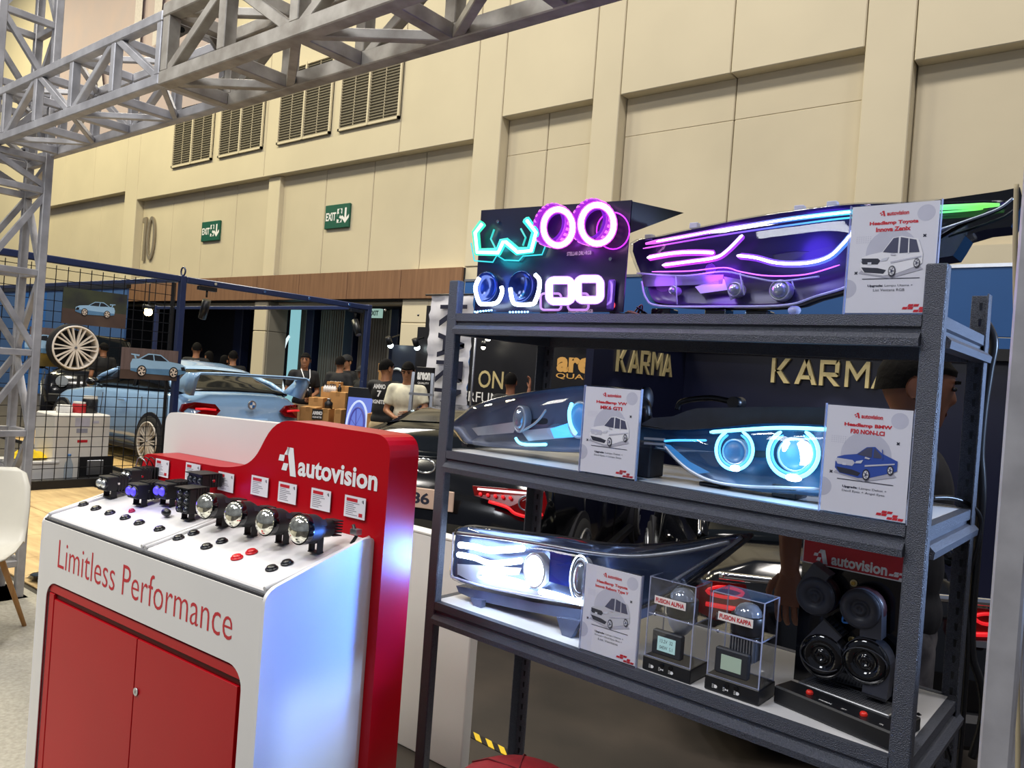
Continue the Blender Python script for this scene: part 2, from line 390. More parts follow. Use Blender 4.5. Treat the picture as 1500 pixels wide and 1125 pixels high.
# louvred vents high in the wall
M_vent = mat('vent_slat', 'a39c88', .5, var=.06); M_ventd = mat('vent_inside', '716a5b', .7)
place = ('leftmost of the four louvred vents high in the hall wall', 'second louvred vent from the left high in the hall wall', 'third louvred vent from the left high in the hall wall', 'rightmost louvred vent high in the hall wall, partly behind the truss')
for n, (a, b) in enumerate(((-20.84, -18.83), (-18.51, -16.59), (-15.98, -14.02), (-13.74, -11.82))):
    t = thing('louvred_vent', place[n]+', grey metal slats', 'vent', (a, YW, 6.6), 0, 'louvred wall vents'); w = b-a; h = 1.75
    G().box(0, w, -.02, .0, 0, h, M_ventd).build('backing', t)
    fg = G(); fg.box(0, .05, -.06, 0, 0, h, M_wall).box(w-.05, w, -.06, 0, 0, h, M_wall).box(0, w, -.06, 0, 0, .05, M_wall).box(0, w, -.06, 0, h-.05, h, M_wall); fg.build('frame', t)
    G().box(w/2-.025, w/2+.025, -.07, 0, 0, h, M_wall).build('mullion', t)
    for q in (.25, .75): G().box(w*q-.004, w*q+.004, -.045, 0, 0, h, M_wall).build('stay', t)
    for k in range(27):
        z = .06+k*.061; G().box(.05, w-.05, -.04, 0, -.008, .008, M_vent, T(0, -.01, z+.02) @ RX(.55)).build('slat', t)
# hall number and exit signs
t = thing('hall_number', 'tall bronze numeral 10 fixed to the beige hall wall', 'number', (aty(219, 350, YW+.2).x, YW+.1, aty(217, 350, YW+.22).z))
p0 = aty(205, 323, YW+.22); p1 = aty(232, 378, YW+.22); hh = p0.z-p1.z+.1
g = G(); g.prism([(-.03, 0), (.09, 0), (.09, hh), (-.03, hh), (-.13, hh-.03), (-.13, hh-.16), (-.03, hh-.14)], 0, .04, M_num, face_y((-.27, .1, -hh/2))); g.build('digit', t)
o_ = [(.24*math.cos(a*PI/16), hh/2+hh/2*math.sin(a*PI/16)) for a in range(32)]; i_ = [(.13*math.cos(a*PI/16), hh/2+(hh/2-.1)*math.sin(a*PI/16)) for a in range(32)]
g = G(); R4 = [[(o_[k][0], o_[k][1], 0), (o_[k][0], o_[k][1], .04), (i_[k][0], i_[k][1], .04), (i_[k][0], i_[k][1], 0)] for k in range(32)]; R4.append(R4[0])
g.loft(R4, M_num, face_y((.12, .1, -hh/2)), cap=False, smooth=False); g.build('digit', t)
def exit_sign(x0, y0, x1, y1, label):
    a = aty(x0, y0, YW+.2); b = aty(x1, y1, YW+.2); w = b.x-a.x; h = a.z-b.z; c = (a+b)/2
    t = thing('exit_sign', label, 'sign', (c.x, YW+.2, c.z), 0, 'green exit signs on the wall')
    G().box(-w/2, w/2, -.04, .02, -h/2, h/2, M_grn, bev=.01).build('plate', t)
    F = face_y((0, -.043, 0)); g = G(); g.text('EXIT', M_wht, F, width=w*.42, height=h*.34, bold=.03, x=-w*.235); g.build('lettering', t)
    g = G(); g.box(w*.02, w*.22, -.044, -.04, -h*.28, h*.3, M_wht)
    F2 = face_y((0, -.046, 0)); X = w*.11
    g.poly([(X+.02+.05*math.cos(k*PI/5), h*.2+.05*math.sin(k*PI/5)) for k in range(10)], M_grn, F2)
    g.poly([(X-.1, h*.05), (X+.05, h*.14), (X+.12, h*.02), (X+.06, -h*.02), (X+.03, h*.04), (X-.0, -h*.08), (X+.08, -h*.14), (X+.04, -h*.27), (X-.02, -h*.26), (X, -h*.16), (X-.12, -h*.1), (X-.04, h*.04), (X-.08, -.0)], M_grn, F2); g.build('running_figure', t)
    g = G(); X = w*.36; g.poly([(X-.03, h*.32), (X+.03, h*.32), (X+.03, -h*.1), (X+.12, h*.04), (X+.12, -h*.1), (X, -h*.32), (X-.12, -h*.1), (X-.12, h*.04), (X-.03, -h*.1)], M_wht, face_y((0, -.043, 0))); g.build('arrow', t)
exit_sign(298, 326, 322, 352, 'green exit sign on the beige wall, the left one nearer the numeral')
exit_sign(479, 302, 512, 333, 'green exit sign on the beige wall, the right one')
# lit exit sign under the soffit
p = aty(550, 459, 11.6); t = thing('soffit_exit_sign', 'small lit green and white exit sign hanging under the dark soffit', 'sign', p)
G().box(-.2, .2, -.04, .04, -.1, .1, emi('lit_sign', (.45, .7, .6), .7)).build('lamp_box', t); G().text('EXIT', M_grn, face_y((0, -.045, -.0)), width=.30, height=.11, bold=.03).build('lettering', t)
G().bar((-.15, 0, .15), (-.15, 0, 2.95-p.z), .02, .02, M_blk).bar((.15, 0, .15), (.15, 0, 2.95-p.z), .02, .02, M_blk).build('hanger', t)
# light blue lit panel beside the column
p0 = aty(417, 448, 11.4); p1 = aty(427, 600, 11.4); t = thing('blue_light_panel', 'tall narrow pale blue lit panel beside the grey column', 'light panel', (p1.x-.15, 11.4, 0))
G().box(-.16, .18, 0, .06, 0, 2.9, emi('pale_blue_screen', (.34, .72, .78), .8)).build('screen', t)
g = G(); arc = [(.02+.42*math.cos(a), -.004, 1.5+.75*math.sin(a)) for a in [PI*.62+PI*.76*k/14 for k in range(15)]]; g.tube(arc, .035, emi('white_ring_glow', (.8, .95, 1), 1.2)); 
g.build('ring_graphic', t)
# pink banner high behind the truss
Yb = 10.42
c = [aty(75, -60, Yb), aty(330, -60, Yb), aty(336, 92, Yb), aty(212, 118, Yb), aty(74, 150, Yb)]
M_pink = mat('pink_banner_cloth', 'b8a6a6', .8, col2='b0a3a8', scale=1.2)
x0, x1 = c[4].x, c[2].x-.2; z0 = (c[4].z+c[2].z)/2-1.2
t = thing('hanging_banner', 'very large pale pink cloth banner hanging behind the truss with faint white lettering', 'banner', ((x0+x1)/2, Yb, z0)); w = x1-x0
rings = [[(-w/2+w*k/24, .02*math.sin(k*.9), z) for k in range(25)] for z in (0, 2, 4, 6.0)]
g = G(); g.loft(rings, M_pink, cap=False, closed=False); g.build('cloth', t)
M_pw = mat('faint_white_print', 'c6bfbf', .8)
G().text('n', M_pw, face_y((0, -.08, 0)), width=1.6, height=2.6, x=w*.12, y=3.3, bold=.01).text('A', M_pw, face_y((0, -.08, 0)), width=1.6, height=1.8, x=-w*.18, y=2.0, bold=.03).build('lettering', t)
G().cyl(.06, -w/2-.1, w/2+.1, M_alu, T(0, 0, 6.0) @ RY(PI/2), seg=10).build('top_rod', t)

# ------------------------------------------------------------------ overhead truss (box girder) and its posts
def truss_section(name, label, x0, x1, y0, y1, z0, z1, b, nb, m, rnd):
    t = thing(name, label, 'truss', (x0, y0, z0), 0, 'overhead truss sections')
    L = x1-x0; W = y1-y0; H = z1-z0; h = b/2
    for y in (h, W-h):
        for z in (h, H-h): G().bar((0, y, z), (L, y, z), b, b, m, bev=.004).build('chord', t)
    for i in range(nb+1):
        x = min(max(L*i/nb, h), L-h)
        for y in (h, W-h): G().bar((x, y, b), (x, y, H-b), b*.9, b*.9, m, up=(0, 1, 0), bev=.003).build('upright', t)
        for z in (h, H-h): G().bar((x, b, z), (x, W-b, z), b*.9, b*.9, m, bev=.003).build('cross_bar', t)
    for i in range(nb):
        xa, xb = L*i/nb+b*.6, L*(i+1)/nb-b*.6; f = (i+rnd) % 2
        for y in (h, W-h): G().bar((xa if f else xb, y, b*.8), (xb if f else xa, y, H-b*.8), b*.7, b*.7, m, up=(0, 1, 0), bev=.003).build('brace', t)
        for z in (h*.8, H-h*.8): G().bar((xa if f else xb, b*.8, z), (xb if f else xa, W-b*.8, z), b*.6, b*.6, m, bev=.003).build('brace', t)
    for x in (.004, L-.004):
        for y, s1 in ((b, 1), (W-b, -1)):
            for z, s2 in ((b, 1), (H-b, -1)):
                g = G(); Mx = fr((x, y, z), (0, s1, 0), (0, 0, s2)); g.prism([(0, 0), (.08, 0), (0, .08)], -.003, .003, m, Mx); g.build('gusset', t)
                G().cyl(.012, -.012, .012, M_blkm, T(x, y+s1*.024, z+s2*.024) @ RY(PI/2), seg=8).build('bolt', t)
    return t
TB = .045
TY0, TY1, TZ0, TZ1 = 1.585, 1.925, 2.685, 3.0
truss_section('truss', 'galvanised box truss section overhead, left half near the steel post', -5.55, -3.30, TY0, TY1, TZ0, TZ1, TB, 5, M_galv, 0)
truss_section('truss', 'rust-marked box truss section overhead, right half with thicker bars near the camera', -3.285, -.95, TY0-.005, TY1+.005, TZ0-.01, TZ1+.02, .058, 5, M_galvd, 1)
truss_section('truss', 'box truss section overhead beyond the right edge above the rack', -.935, 1.4, TY0, TY1, TZ0, TZ1, TB, 4, M_galv, 1)
def truss_post(label, x0, x1, y0, y1, z1, ties, b):
    t = thing('truss_post', label, 'post', (x0, y0, 0), 0, 'truss posts'); W = x1-x0; D = y1-y0; h = b/2
    for x in (h, W-h):
        for y in (h, D-h): G().bar((x, y, .012), (x, y, z1), b, b, M_galv, up=(0, 1, 0), bev=.004).build('leg', t)
    for i, z in enumerate(ties):
        for y in (h, D-h): G().bar((b, y, z), (W-b, y, z), b*.85, b*.85, M_galv, bev=.003).build('tie', t)
        for x in (h, W-h): G().bar((x, b, z), (x, D-b, z), b*.85, b*.85, M_galv, bev=.003).build('tie', t)
        if i+1 < len(ties):
            zn = ties[i+1]; f = i % 2
            for y in (h, D-h): G().bar((b*.7 if f else W-b*.7, y, z+b*.6), (W-b*.7 if f else b*.7, y, zn-b*.6), b*.7, b*.7, M_galv, up=(0, 1, 0)).build('brace', t)
            for x in (h, W-h): G().bar((x, D-b*.7 if f else b*.7, z+b*.6), (x, b*.7 if f else D-b*.7, zn-b*.6), b*.7, b*.7, M_galv, up=(1, 0, 0)).build('brace', t)
    G().box(-.02, W+.02, -.02, D+.02, 0, .012, M_galv).build('base_plate', t)
    return t
zl = lambda y, x: atx(x, y, -5.2).z
ties = [.22, .62, zl(635, 26), zl(516, 32), zl(398, 40), zl(276, 47), 2.66, 3.05, zl(32, 63), 3.95]
truss_post('square galvanised truss post at the far left standing behind the white chair', -5.52, -5.18, 1.56, 1.90, 4.3, ties, TB)
XP_ = aty(1437, 1050, 1.5).x
truss_post('square galvanised truss post close to the camera at the right edge', XP_, XP_+.325, 1.50, 1.83, 2.68, [.3, .86, 1.42, 2.0, 2.6], TB)
cb = G(); M_tie = mat('hemp_cord', 'a99c7c', .8)
q = [atd(1489-2*math.sin(k*.7), 270+k*52, 1.36) for k in range(18)]; cb.tube(crom(q, 60, False), .004, M_tie, seg=6).build('pale_cord'); tag(bpy.data.objects['pale_cord'], 'thin pale cord hanging down along the right truss post', 'cord')

# ------------------------------------------------------------------ booth frame with welded mesh, far left
XF = -9.0
pA = atx(268, 405, XF); pB = atx(540, 451, XF); pL = atx(52, 376.7, XF); YA, YB2 = pA.y, pB.y
ZF = 2.5
M_frame = mat('navy_frame_steel', '1d2a52', .35, var=.1)
bf = thing('exhibition_booth', 'dark navy steel booth frame around the light blue coupe', 'frame', (XF, YA, 0))
def bfbar(n, a, b, w=.075): G().bar(a, b, w, w, M_frame, up=(0, 1, 0), bev=.008).build(n, bf)
bfbar('post', (0, 0, 0), (0, 0, ZF)); bfbar('post', (0, YB2-YA, 0), (0, YB2-YA, ZF), .08); bfbar('post', (-6.4, YB2-YA, 0), (-6.4, YB2-YA, ZF), .08); bfbar('post', (0, -3.3, 0), (0, -3.3, ZF), .08)
bfbar('top_rail', (0, .04, ZF-.045), (0, YB2-YA, ZF-.045)); bfbar('top_rail', (0, -3.3, ZF-.045), (0, -.04, ZF-.045)); bfbar('top_rail', (-.04, 0, ZF-.045), (-6.4, 0, ZF-.045), .06); bfbar('top_rail', (-.04, YB2-YA, ZF-.045), (-6.4, YB2-YA, ZF-.045), .06)
g = G(); g.tube([(.05*math.cos(a), 0, ZF+.05+.05*math.sin(a)) for a in [k*PI/6 for k in range(12)]], .01, M_frame, closed=True); g.build('lifting_ring', bf)
for k in range(7): G().cyl(.018, 0, .012, M_chr, T(.045, .4+k*.7, ZF-.045) @ RY(PI/2), seg=8).build('bolt', bf)
ms = thing('mesh_fence', 'black welded wire mesh fence panel hung with car photographs beside the navy post', 'fence', (XF, YA-3.2, 0)); LM = 3.12
M_wire = mat('black_wire', '12131a', .45, .3)
g = G()
n1 = 26
for k in range(n1+1): g.bar((0, LM*k/n1, .1), (0, LM*k/n1, ZF-.1), .007, .007, M_wire, up=(1, 0, 0))
w_ = g.build('vertical_wires', ms); w_['kind'] = 'stuff'
g = G()
for k in range(21): g.bar((.007, 0, .12+k*.112), (.007, LM, .12+k*.112), .007, .007, M_wire)
w_ = g.build('horizontal_wires', ms); w_['kind'] = 'stuff'
G().bar((0, 0, .06), (0, LM, .06), .09, .09, M_blkm).build('bottom_rail', ms)
for y in (.03, LM-.03): G().bar((0, y, .1), (0, y, ZF-.1), .03, .03, M_blkm, up=(1, 0, 0)).build('side_bar', ms)
# track lights
def track_light(px_, py_, Yp, label, tilt):
    t = thing('track_light', label, 'light', (XF, Yp, ZF-.09))
    G().box(-.03, .03, -.12, .12, -.05, 0, M_blk, bev=.005).build('adapter', t); G().cyl(.012, -.13, -.05, M_blk, seg=8).build('stem', t)
    h = G().cyl(.05, -.2, .04, M_blk, T(0, 0, -.2) @ RY(tilt), seg=14).build('lamp_head', t); G().cyl(.042, -.005, .0, M_alu, T(0, 0, -.2) @ RY(tilt) @ T(0, 0, -.201), seg=14).build('lens', h)
track_light(304, 428, atx(304, 416, XF).y, 'small black track light under the navy rail near the navy post', .35)
track_light(524, 462, atx(522, 450, XF).y, 'small black track light at the far end of the navy rail', -.5)

# photographs hung on the mesh (flat prints on board): painted with polygons
def px_car(g, M, s, body, win, face=1, rim='e8d8c8', dz=.0012, wing=True, shade='5c88b0'):
    """a printed coupe in side/three-quarter view, unit width s"""
    b = mat('print_'+body, body, .5, var=.03); w = mat('print_'+win, win, .5); k = mat('print_black', '14151c', .5); r = mat('print_'+rim, rim, .5); sh = mat('print_'+shade, shade, .5)
    P = lambda pts: [(face*x*s, y*s) for x, y in pts]
    g.poly(P([(-.5, .06), (-.49, .17), (-.4, .22), (-.18, .25), (-.02, .36), (.2, .37), (.36, .27), (.47, .26), (.5, .18), (.49, .06), (.3, .02), (-.3, .0)]), b, M @ T(0, 0, dz))
    g.poly(P([(-.15, .25), (-.02, .34), (.1, .35), (.08, .25)]), w, M @ T(0, 0, 2*dz)); g.poly(P([(.1, .25), (.12, .35), (.2, .345), (.33, .27)]), w, M @ T(0, 0, 2*dz))
    g.poly(P([(-.5, .06), (-.49, .12), (.49, .1), (.49, .06), (.3, .02), (-.3, 0)]), sh, M @ T(0, 0, 2*dz))
    g.poly(P([(-.5, .1), (-.46, .17), (-.4, .16), (-.42, .1)]), k, M @ T(0, 0, 3*dz))
    for cx in (-.27, .3):
        c = lambda R, n=16: [(face*(cx+R*math.cos(2*PI*q/n)*.85)*s, (.06+R*math.sin(2*PI*q/n))*s) for q in range(n)]
        g.poly(c(.1), k, M @ T(0, 0, 3*dz)); g.poly(c(.078), r, M @ T(0, 0, 4*dz))
        for q in range(5):
            a = 2*PI*q/5; g.poly([(face*(cx+.02*math.cos(a+.9))*s, (.06+.02*math.sin(a+.9))*s), (face*(cx+.065*math.cos(a+.35))*s, (.06+.065*math.sin(a+.35))*s), (face*(cx+.065*math.cos(a-.35))*s, (.06+.065*math.sin(a-.35))*s)], k, M @ T(0, 0, 5*dz))
    if wing: g.poly(P([(.36, .31), (.5, .33), (.5, .35), (.35, .34)]), b, M @ T(0, 0, 3*dz)); g.poly(P([(.4, .27), (.43, .27), (.45, .33), (.42, .33)]), b, M @ T(0, 0, 2*dz))
def photo_board(label, x0, y0, x1, y1, sky, gnd, hor, carspec, name='photo_board', extra=None):
    a = atx(x0, y0, XF+.04); b = atx(x1, y1, XF+.04); cy = (a.y+b.y)/2; cz = (a.z+b.z)/2; w = b.y-a.y; h = a.z-b.z
    t = thing(name, label, 'picture', (XF+.04, cy, cz), 0, 'car photographs hung on the mesh fence')
    G().box(-.006, .006, -w/2, w/2, -h/2, h/2, M_blk).build('board', t)
    F = fr((.007, 0, 0), (0, 1, 0), (0, 0, 1)); g = G()
    g.poly([(-w/2, -h/2+h*hor), (w/2, -h/2+h*hor), (w/2, h/2), (-w/2, h/2)], sky, F); g.poly([(-w/2, -h/2), (w/2, -h/2), (w/2, -h/2+h*hor), (-w/2, -h/2+h*hor)], gnd, F)
    if extra: extra(g, F, w, h)
    cx, cyy, s, body, face = carspec
    px_car(g, F @ T(cx*w, cyy*h, .002), s*w, body, '20242e', face); 
    g.text('photo 1', M_yel, F @ T(0, 0, .002), width=w*.2, height=h*.03, y=-h*.44) if False else None
    g.build('print', t)
S1 = mat('print_dusk_trees', '24262f', .5, col2='4a5236', scale=3); Gd = mat('print_brown_ground', '5b4a40', .5, col2='4a3a34', scale=4); Gl = mat('print_yellow_field', '8a7434', .5, col2='3f3a20', scale=4); Sh = mat('print_shutter', '6a5a58', .5, var=.2, scale=3, stretch=(1, 14, 1))
photo_board('framed photograph of a light blue coupe seen from the front, topmost on the mesh', 93, 420, 183, 482, S1, Gd, .42, (-.0, -.2, .62, '9cc4e6', 1))
photo_board('photograph of a light blue coupe on yellow grass behind the wheel, left on the mesh', 44, 478, 126, 540, Sh, Gl, .4, (-.1, -.18, .95, '9cc4e6', -1))
photo_board('photograph of the rear of a light blue coupe, lowest and nearest the navy post', 178, 508, 258, 558, Sh, Gd, .3, (.16, -.34, 1.0, '9cc4e6', -1))
# white rim hung on the mesh
a = atx(105, 509, XF+.12); t = thing('alloy_wheel', 'white multi-spoke alloy wheel hung on the black mesh fence', 'wheel', (XF+.06, a.y, a.z))
M_rim = mat('cream_alloy', 'e6ddd0', .35, var=.03)
def wheel_rim(R, n, M, m=None, mb=None, w=.12):
    m = m or M_rim; g = G()
    g.lathe([(R*.9, -w), (R*.97, -w*.9), (R*.93, -.02), (R, 0), (R*.99, .012), (R*.93, .015), (R*.9, -.03), (R*.88, -w)], m, M, seg=32)
    g.cyl(R*.17, -.05, .0, m, M, seg=20)
    for k in range(n):
        for s_ in (-1, 1):
            a = 2*PI*k/n; e = s_*.11
            p = [Vector((R*.12*math.cos(a+e), R*.12*math.sin(a+e), -.012)), Vector((R*.92*math.cos(a+e*1.05), R*.92*math.sin(a+e*1.05), -.006))]
            g.bar(M @ p[0], M @ p[1], R*.06, .03, m, up=M.to_3x3() @ Vector((0, 0, 1)))
    g.cyl(R*.06, .0, .01, M_alu, M, seg=12)
    return g
FW_ = fr((.16, 0, 0), (0, 1, 0), (0, 0, 1))
wheel_rim(.235, 10, FW_, w=.13).build('rim', t)
G().cyl(.19, -.1, -.07, M_blkm, FW_, seg=24).build('brake_side', t); g = G().lathe([(.24, -.13), (.255, -.1), (.255, -.03), (.238, -.015)], M_rub, FW_, seg=32); g.build('tyre_edge', t)
G().bar((-.06, 0, .2), (.05, 0, .2), .02, .02, M_blkm).build('hook', t)

# ------------------------------------------------------------------ cars
M_glass = mat('dark_car_glass', '0c1014', .08, var=.1, coat=.0, spec=.2)
M_lamp_r = mat('red_lamp_plastic', '7c060c', .2, var=.2, coat=.1, spec=.3)
M_lamp_on = emi('red_tail_glow', (1., .02, .03), .75, (.4, .01, .01))
def lerp(tab, x):
    for (a, va), (b, vb) in zip(tab, tab[1:]):
        if a <= x <= b:
            t = (x-a)/(b-a) if b > a else 0
            t = t*t*(3-2*t)*.5+t*.5
            return va+(vb-va)*t
    return tab[0][1] if x < tab[0][0] else tab[-1][1]
def car(name, label, loc, rz, paint, L, W, wb, prof, belt, roof, halfw, tyre=.34, rim=None, parts='', group=None, spokes=10, zb=.18):
    """x forward, origin on the ground under the rear axle. prof: centre height of the bonnet/boot line; belt: shoulder height; roof: (x, z) line of the cabin"""
    t = thing(name, label, 'car', loc, rz, group)
    xr, xf = prof[0][0], prof[-1][0]; N = 34; rings = []
    for i in range(N+1):
        x = xr+(xf-xr)*i/N; hw = lerp(halfw, x)*W/2; zt = lerp(prof, x); zs = min(lerp(belt, x), zt-.01); b = zb+lerp([(xr, .12), (xr+.25, 0), (xf-.3, 0), (xf, .06)], x)
        half = [(0, b), (.78*hw, b), (.96*hw, b+.08), (1.0*hw, b+.35*(zs-b)), (1.0*hw, b+.62*(zs-b)), (.965*hw, zs-.03), (.9*hw, zs+.2*(zt-zs)), (.62*hw, zt-.012), (0, zt)]
        ring = [(x, y, z) for y, z in half]+[(x, -y, z) for y, z in half[-2:0:-1]]; rings.append(ring)
    G().loft(rings, paint).build('body', t)
    # cabin
    x0, x1 = roof[0][0], roof[-1][0]; rings = []; top = []
    for i in range(25):
        x = x0+(x1-x0)*i/24; z1 = lerp(roof, x); z0 = lerp(prof, x)-.03; hb = lerp(halfw, x)*W/2*.88; ht = hb*(.80 if z1-z0 > .25 else .80+.2*(1-(z1-z0)/.25))
        z1 = max(z1, z0+.01)
        half = [(0, z0), (hb, z0), (hb*.5+ht*.5+.02, (z0+z1)/2), (ht, z1-.035 if z1-z0 > .1 else z1-.005), (ht*.82, z1), (0, z1+.02)]
        rings.append([(x, y, z) for y, z in half]+[(x, -y, z) for y, z in half[-2:0:-1]])
        top.append([(x, y, z+.006) for y, z in ((ht+.012, z1-.06), (ht+.004, z1-.03), (ht*.82, z1), (0, z1+.02), (-ht*.82, z1), (-ht-.004, z1-.03), (-ht-.012, z1-.06))])
    G().loft(rings, M_glass).build('windows', t)
    a, b = [i for i in range(25) if top[i][3][2] > max(p[3][2] for p in top)-.13][::len([i for i in range(25) if top[i][3][2] > max(p[3][2] for p in top)-.13])-1]
    g = G(); g.loft(top[a:b+1], paint, cap=False, closed=False); g.build('roof', t)
    for s in (1, -1):
        hb = lambda x: lerp(halfw, x)*W/2*.88*s
        for xa, xt in ((x0+.02, a), (x1-.02, b)):
            g = G(); p1 = Vector((xa, hb(xa), lerp(prof, xa)-.02)); q_ = top[xt][0] if s > 0 else top[xt][6]; p2 = Vector(q_); pm = (p1+p2)/2+Vector((0, .03*s, .02))
            g.tube([p1, pm, p2], .035, paint, seg=6); g.build('pillar', t)
        g = G(); xm = x0+(x1-x0)*.47; p1 = Vector((xm, hb(xm), lerp(prof, xm)-.02)); p2 = Vector(top[(a+b)//2][0 if s > 0 else 6]); g.tube([p1, (p1+p2)/2+Vector((0, .02*s, 0)), p2], .028, M_blk, seg=6); g.build('pillar', t)
        # mirror, handle
        xm = x1-(x1-x0)*.2; m_ = G().ball((xm, s*(W/2+.06), lerp(belt, xm)+.1), (.1, .09, .065), M_blkg if 'bm' in parts else paint); m_.bar((xm, s*(W/2-.08), lerp(belt, xm)+.03), (xm, s*(W/2+.04), lerp(belt, xm)+.08), .03, .03, M_blk); m_.build('mirror', t)
        xh = x0+(x1-x0)*.5; hd = G().box(xh-.1, xh+.1, s*W/2*.985-.01, s*W/2*.985+.02, lerp(belt, xh)-.13, lerp(belt, xh)-.1, paint, bev=.008); hd.build('door_handle', t)
        g = G(); 
        g.tube([(xh-.55, s*W/2*.98, lerp(belt, xh)-.04), (xh-.6, s*W/2*1.004, .5), (xh-.5, s*W/2*.985, zb+.12)], .006, M_blk, seg=4); g.build('door_gap', t); g = G(); g.tube([(xh+.6, s*W/2*.98, lerp(belt, xh+.6)-.04), (xh+.62, s*W/2*1.004, .5), (xh+.6, s*W/2*.985, zb+.12)], .006, M_blk, seg=4); g.build('door_gap', t)
        G().box(xr+.5, xf-.9, s*(W/2-.02)-.03, s*(W/2-.02)+.03, zb, zb+.07, M_blk, bev=.01).build('sill', t)
        for xw in (0, wb):
            F = fr((xw, s*(W/2-.005), tyre), (s*1, 0, 0), (0, 0, 1)); F = Matrix(F)
            if F.to_3x3().col[2].y*s < 0: F = fr((xw, s*(W/2-.005), tyre), (-s, 0, 0), (0, 0, 1))
            G().cyl(tyre+.045, -.3, .012, M_dark, F, seg=28).build('wheel_arch', t)
            wh = G().lathe([(tyre*.72, -.2), (tyre*.97, -.2), (tyre, -.16), (tyre, -.01), (tyre*.96, .03), (tyre*.76, .035)], M_rub, F, seg=28).build('tyre', t)
            wheel_rim(tyre*.77, spokes, F @ T(0, 0, .035), rim or M_rim, w=.14).build('rim', wh)
            G().cyl(tyre*.7, -.12, -.06, M_blkm, F, seg=20).build('brake_disc', wh)
    return t

M_blue = mat('baby_blue_paint', '98bee6', .15, var=.02, coat=.7)
W_ = 1.88
prof = [(-.82, .62), (-.80, .93), (-.72, 1.02), (-.3, 1.06), (.6, 1.04), (1.9, 1.02), (2.3, .98), (2.9, .90), (3.4, .76), (3.6, .60), (3.66, .45)]
belt = [(-.82, .55), (-.78, .88), (-.3, .98), (.6, .95), (1.9, .92), (2.9, .82), (3.4, .66), (3.66, .4)]
roof = [(-.42, 1.05), (-.1, 1.18), (.35, 1.34), (.9, 1.41), (1.4, 1.38), (1.75, 1.24), (2.15, 1.02)]
hw = [(-.82, .80), (-.72, .9), (-.4, 1.0), (.25, 1.0), (.9, .965), (2.0, .965), (2.8, 1.0), (3.2, .93), (3.5, .78), (3.66, .6)]
bm_ = car('sports_coupe', 'light blue two door coupe with a tall rear wing and cream alloy wheels', (-10.02, 5.98, .048), PI, M_blue, 4.5, W_, 2.75, prof, belt, roof, hw, .34, M_rim, 'bm')
# rear wing
g = G(); sec = lambda y, dz: [(-.62, y, 1.27+dz), (-.72, y, 1.3+dz), (-.9, y, 1.315+dz), (-.92, y, 1.3+dz), (-.75, y, 1.27+dz)]
ys = [-.86, -.8, -.5, 0, .5, .8, .86]; g.loft([sec(y, -.07 if abs(y) > .84 else (-.01 if abs(y) > .7 else 0)) for y in ys], M_blue); g.build('rear_wing', bm_)
for s in (1, -1):
    g = G(); g.loft([[(-.35, s*.86, 1.06), (-.35, s*.80, 1.06), (-.78, s*.80, 1.0), (-.78, s*.86, 1.0)], [(-.58, s*.87, 1.22), (-.58, s*.81, 1.22), (-.86, s*.81, 1.18), (-.86, s*.87, 1.18)], [(-.66, s*.86, 1.285), (-.66, s*.79, 1.29), (-.9, s*.79, 1.30), (-.9, s*.86, 1.29)]], M_blue); g.build('wing_strut', bm_)
    # tail lamp wraps round the corner
    g = G(); prof2 = [(0, 0), (.1, .07), (.38, .085), (.5, .05), (.52, -.03), (.36, -.08), (.08, -.06)]
    rr_ = [[( -.80+.01*k+.22*(max(0, p[0]-.26)/.26)**2 + (.05 if k else 0)-.05, s*(.46+p[0]*.80), .82+p[1]*1.15) for p in prof2] for k in range(2)]
    tl = G().loft(rr_, M_lamp_r).build('tail_lamp', bm_)
    G().tube([(-.872, s*.54, .83), (-.862, s*.68, .84), (-.80, s*.78, .835)], .014, M_lamp_on).build('light_bar', tl)
g = G(); F = fr((-.825, 0, .9), (0, -1, 0), (0, 0, 1)); g.cyl(.06, 0, .02, M_alu, F, seg=20).build('badge', bm_)
g = G()
for k in range(4): 
    a0 = k*PI/2; g.poly([(0, 0)]+[(.043*math.cos(a0+PI/2*q/5), .043*math.sin(a0+PI/2*q/5)) for q in range(6)], mat('roundel_blue', '2a6fb8', .3) if k % 2 else M_wht, F @ T(0, 0, .0212))
g.build('roundel', bm_)
G().box(-.86, -.74, -.72, .72, .2, .44, M_blkm, bev=.03).build('rear_diffuser', bm_)
G().box(-.845, -.8, -.28, .28, .6, .72, M_blue, bev=.02).build('plate_recess', bm_)
for y in (-.62, -.5, .5, .62): G().cyl(.05, -.1, .02, M_chr, T(-.84, y, .3) @ RY(-PI/2), seg=14).build('exhaust_pipe', bm_)
g = G(); g.text('M2', M_redm, fr((-.825, -.66, .9), (0, -1, 0), (0, 0, 1)), width=.1, height=.04).build('lettering', bm_)

# black off-road wagon behind the mesh
M_bp = mat('black_car_paint', '08090d', .14, var=.1, coat=.25, spec=.35)
prof = [(-.75, .6), (-.7, 1.1), (1.9, 1.12), (2.2, 1.14), (3.1, 1.12), (3.4, 1.0), (3.45, .6)]; belt = [(-.75, .55), (-.7, 1.0), (3.3, .98), (3.45, .55)]
roof = [(-.70, 1.3), (-.65, 1.8), (.5, 1.84), (1.7, 1.82), (1.8, 1.75), (2.1, 1.12)]; hw = [(-.75, .95), (-.6, 1.0), (3.2, 1.0), (3.45, .92)]
p = atz(60, 628, 0)
sv = car('off_road_wagon', 'boxy black off-road wagon standing behind the mesh fence at far left', (-19.7, 8.3, .0), -.35, M_bp, 4.2, 1.85, 2.6, prof, belt, roof, hw, .40, M_alu, '', None, 6, .32)
for s in (1, -1): G().cyl(.11, -.02, .05, M_alu, T(3.44, s*.62, .85) @ RY(PI/2), seg=16).build('head_lamp', sv)
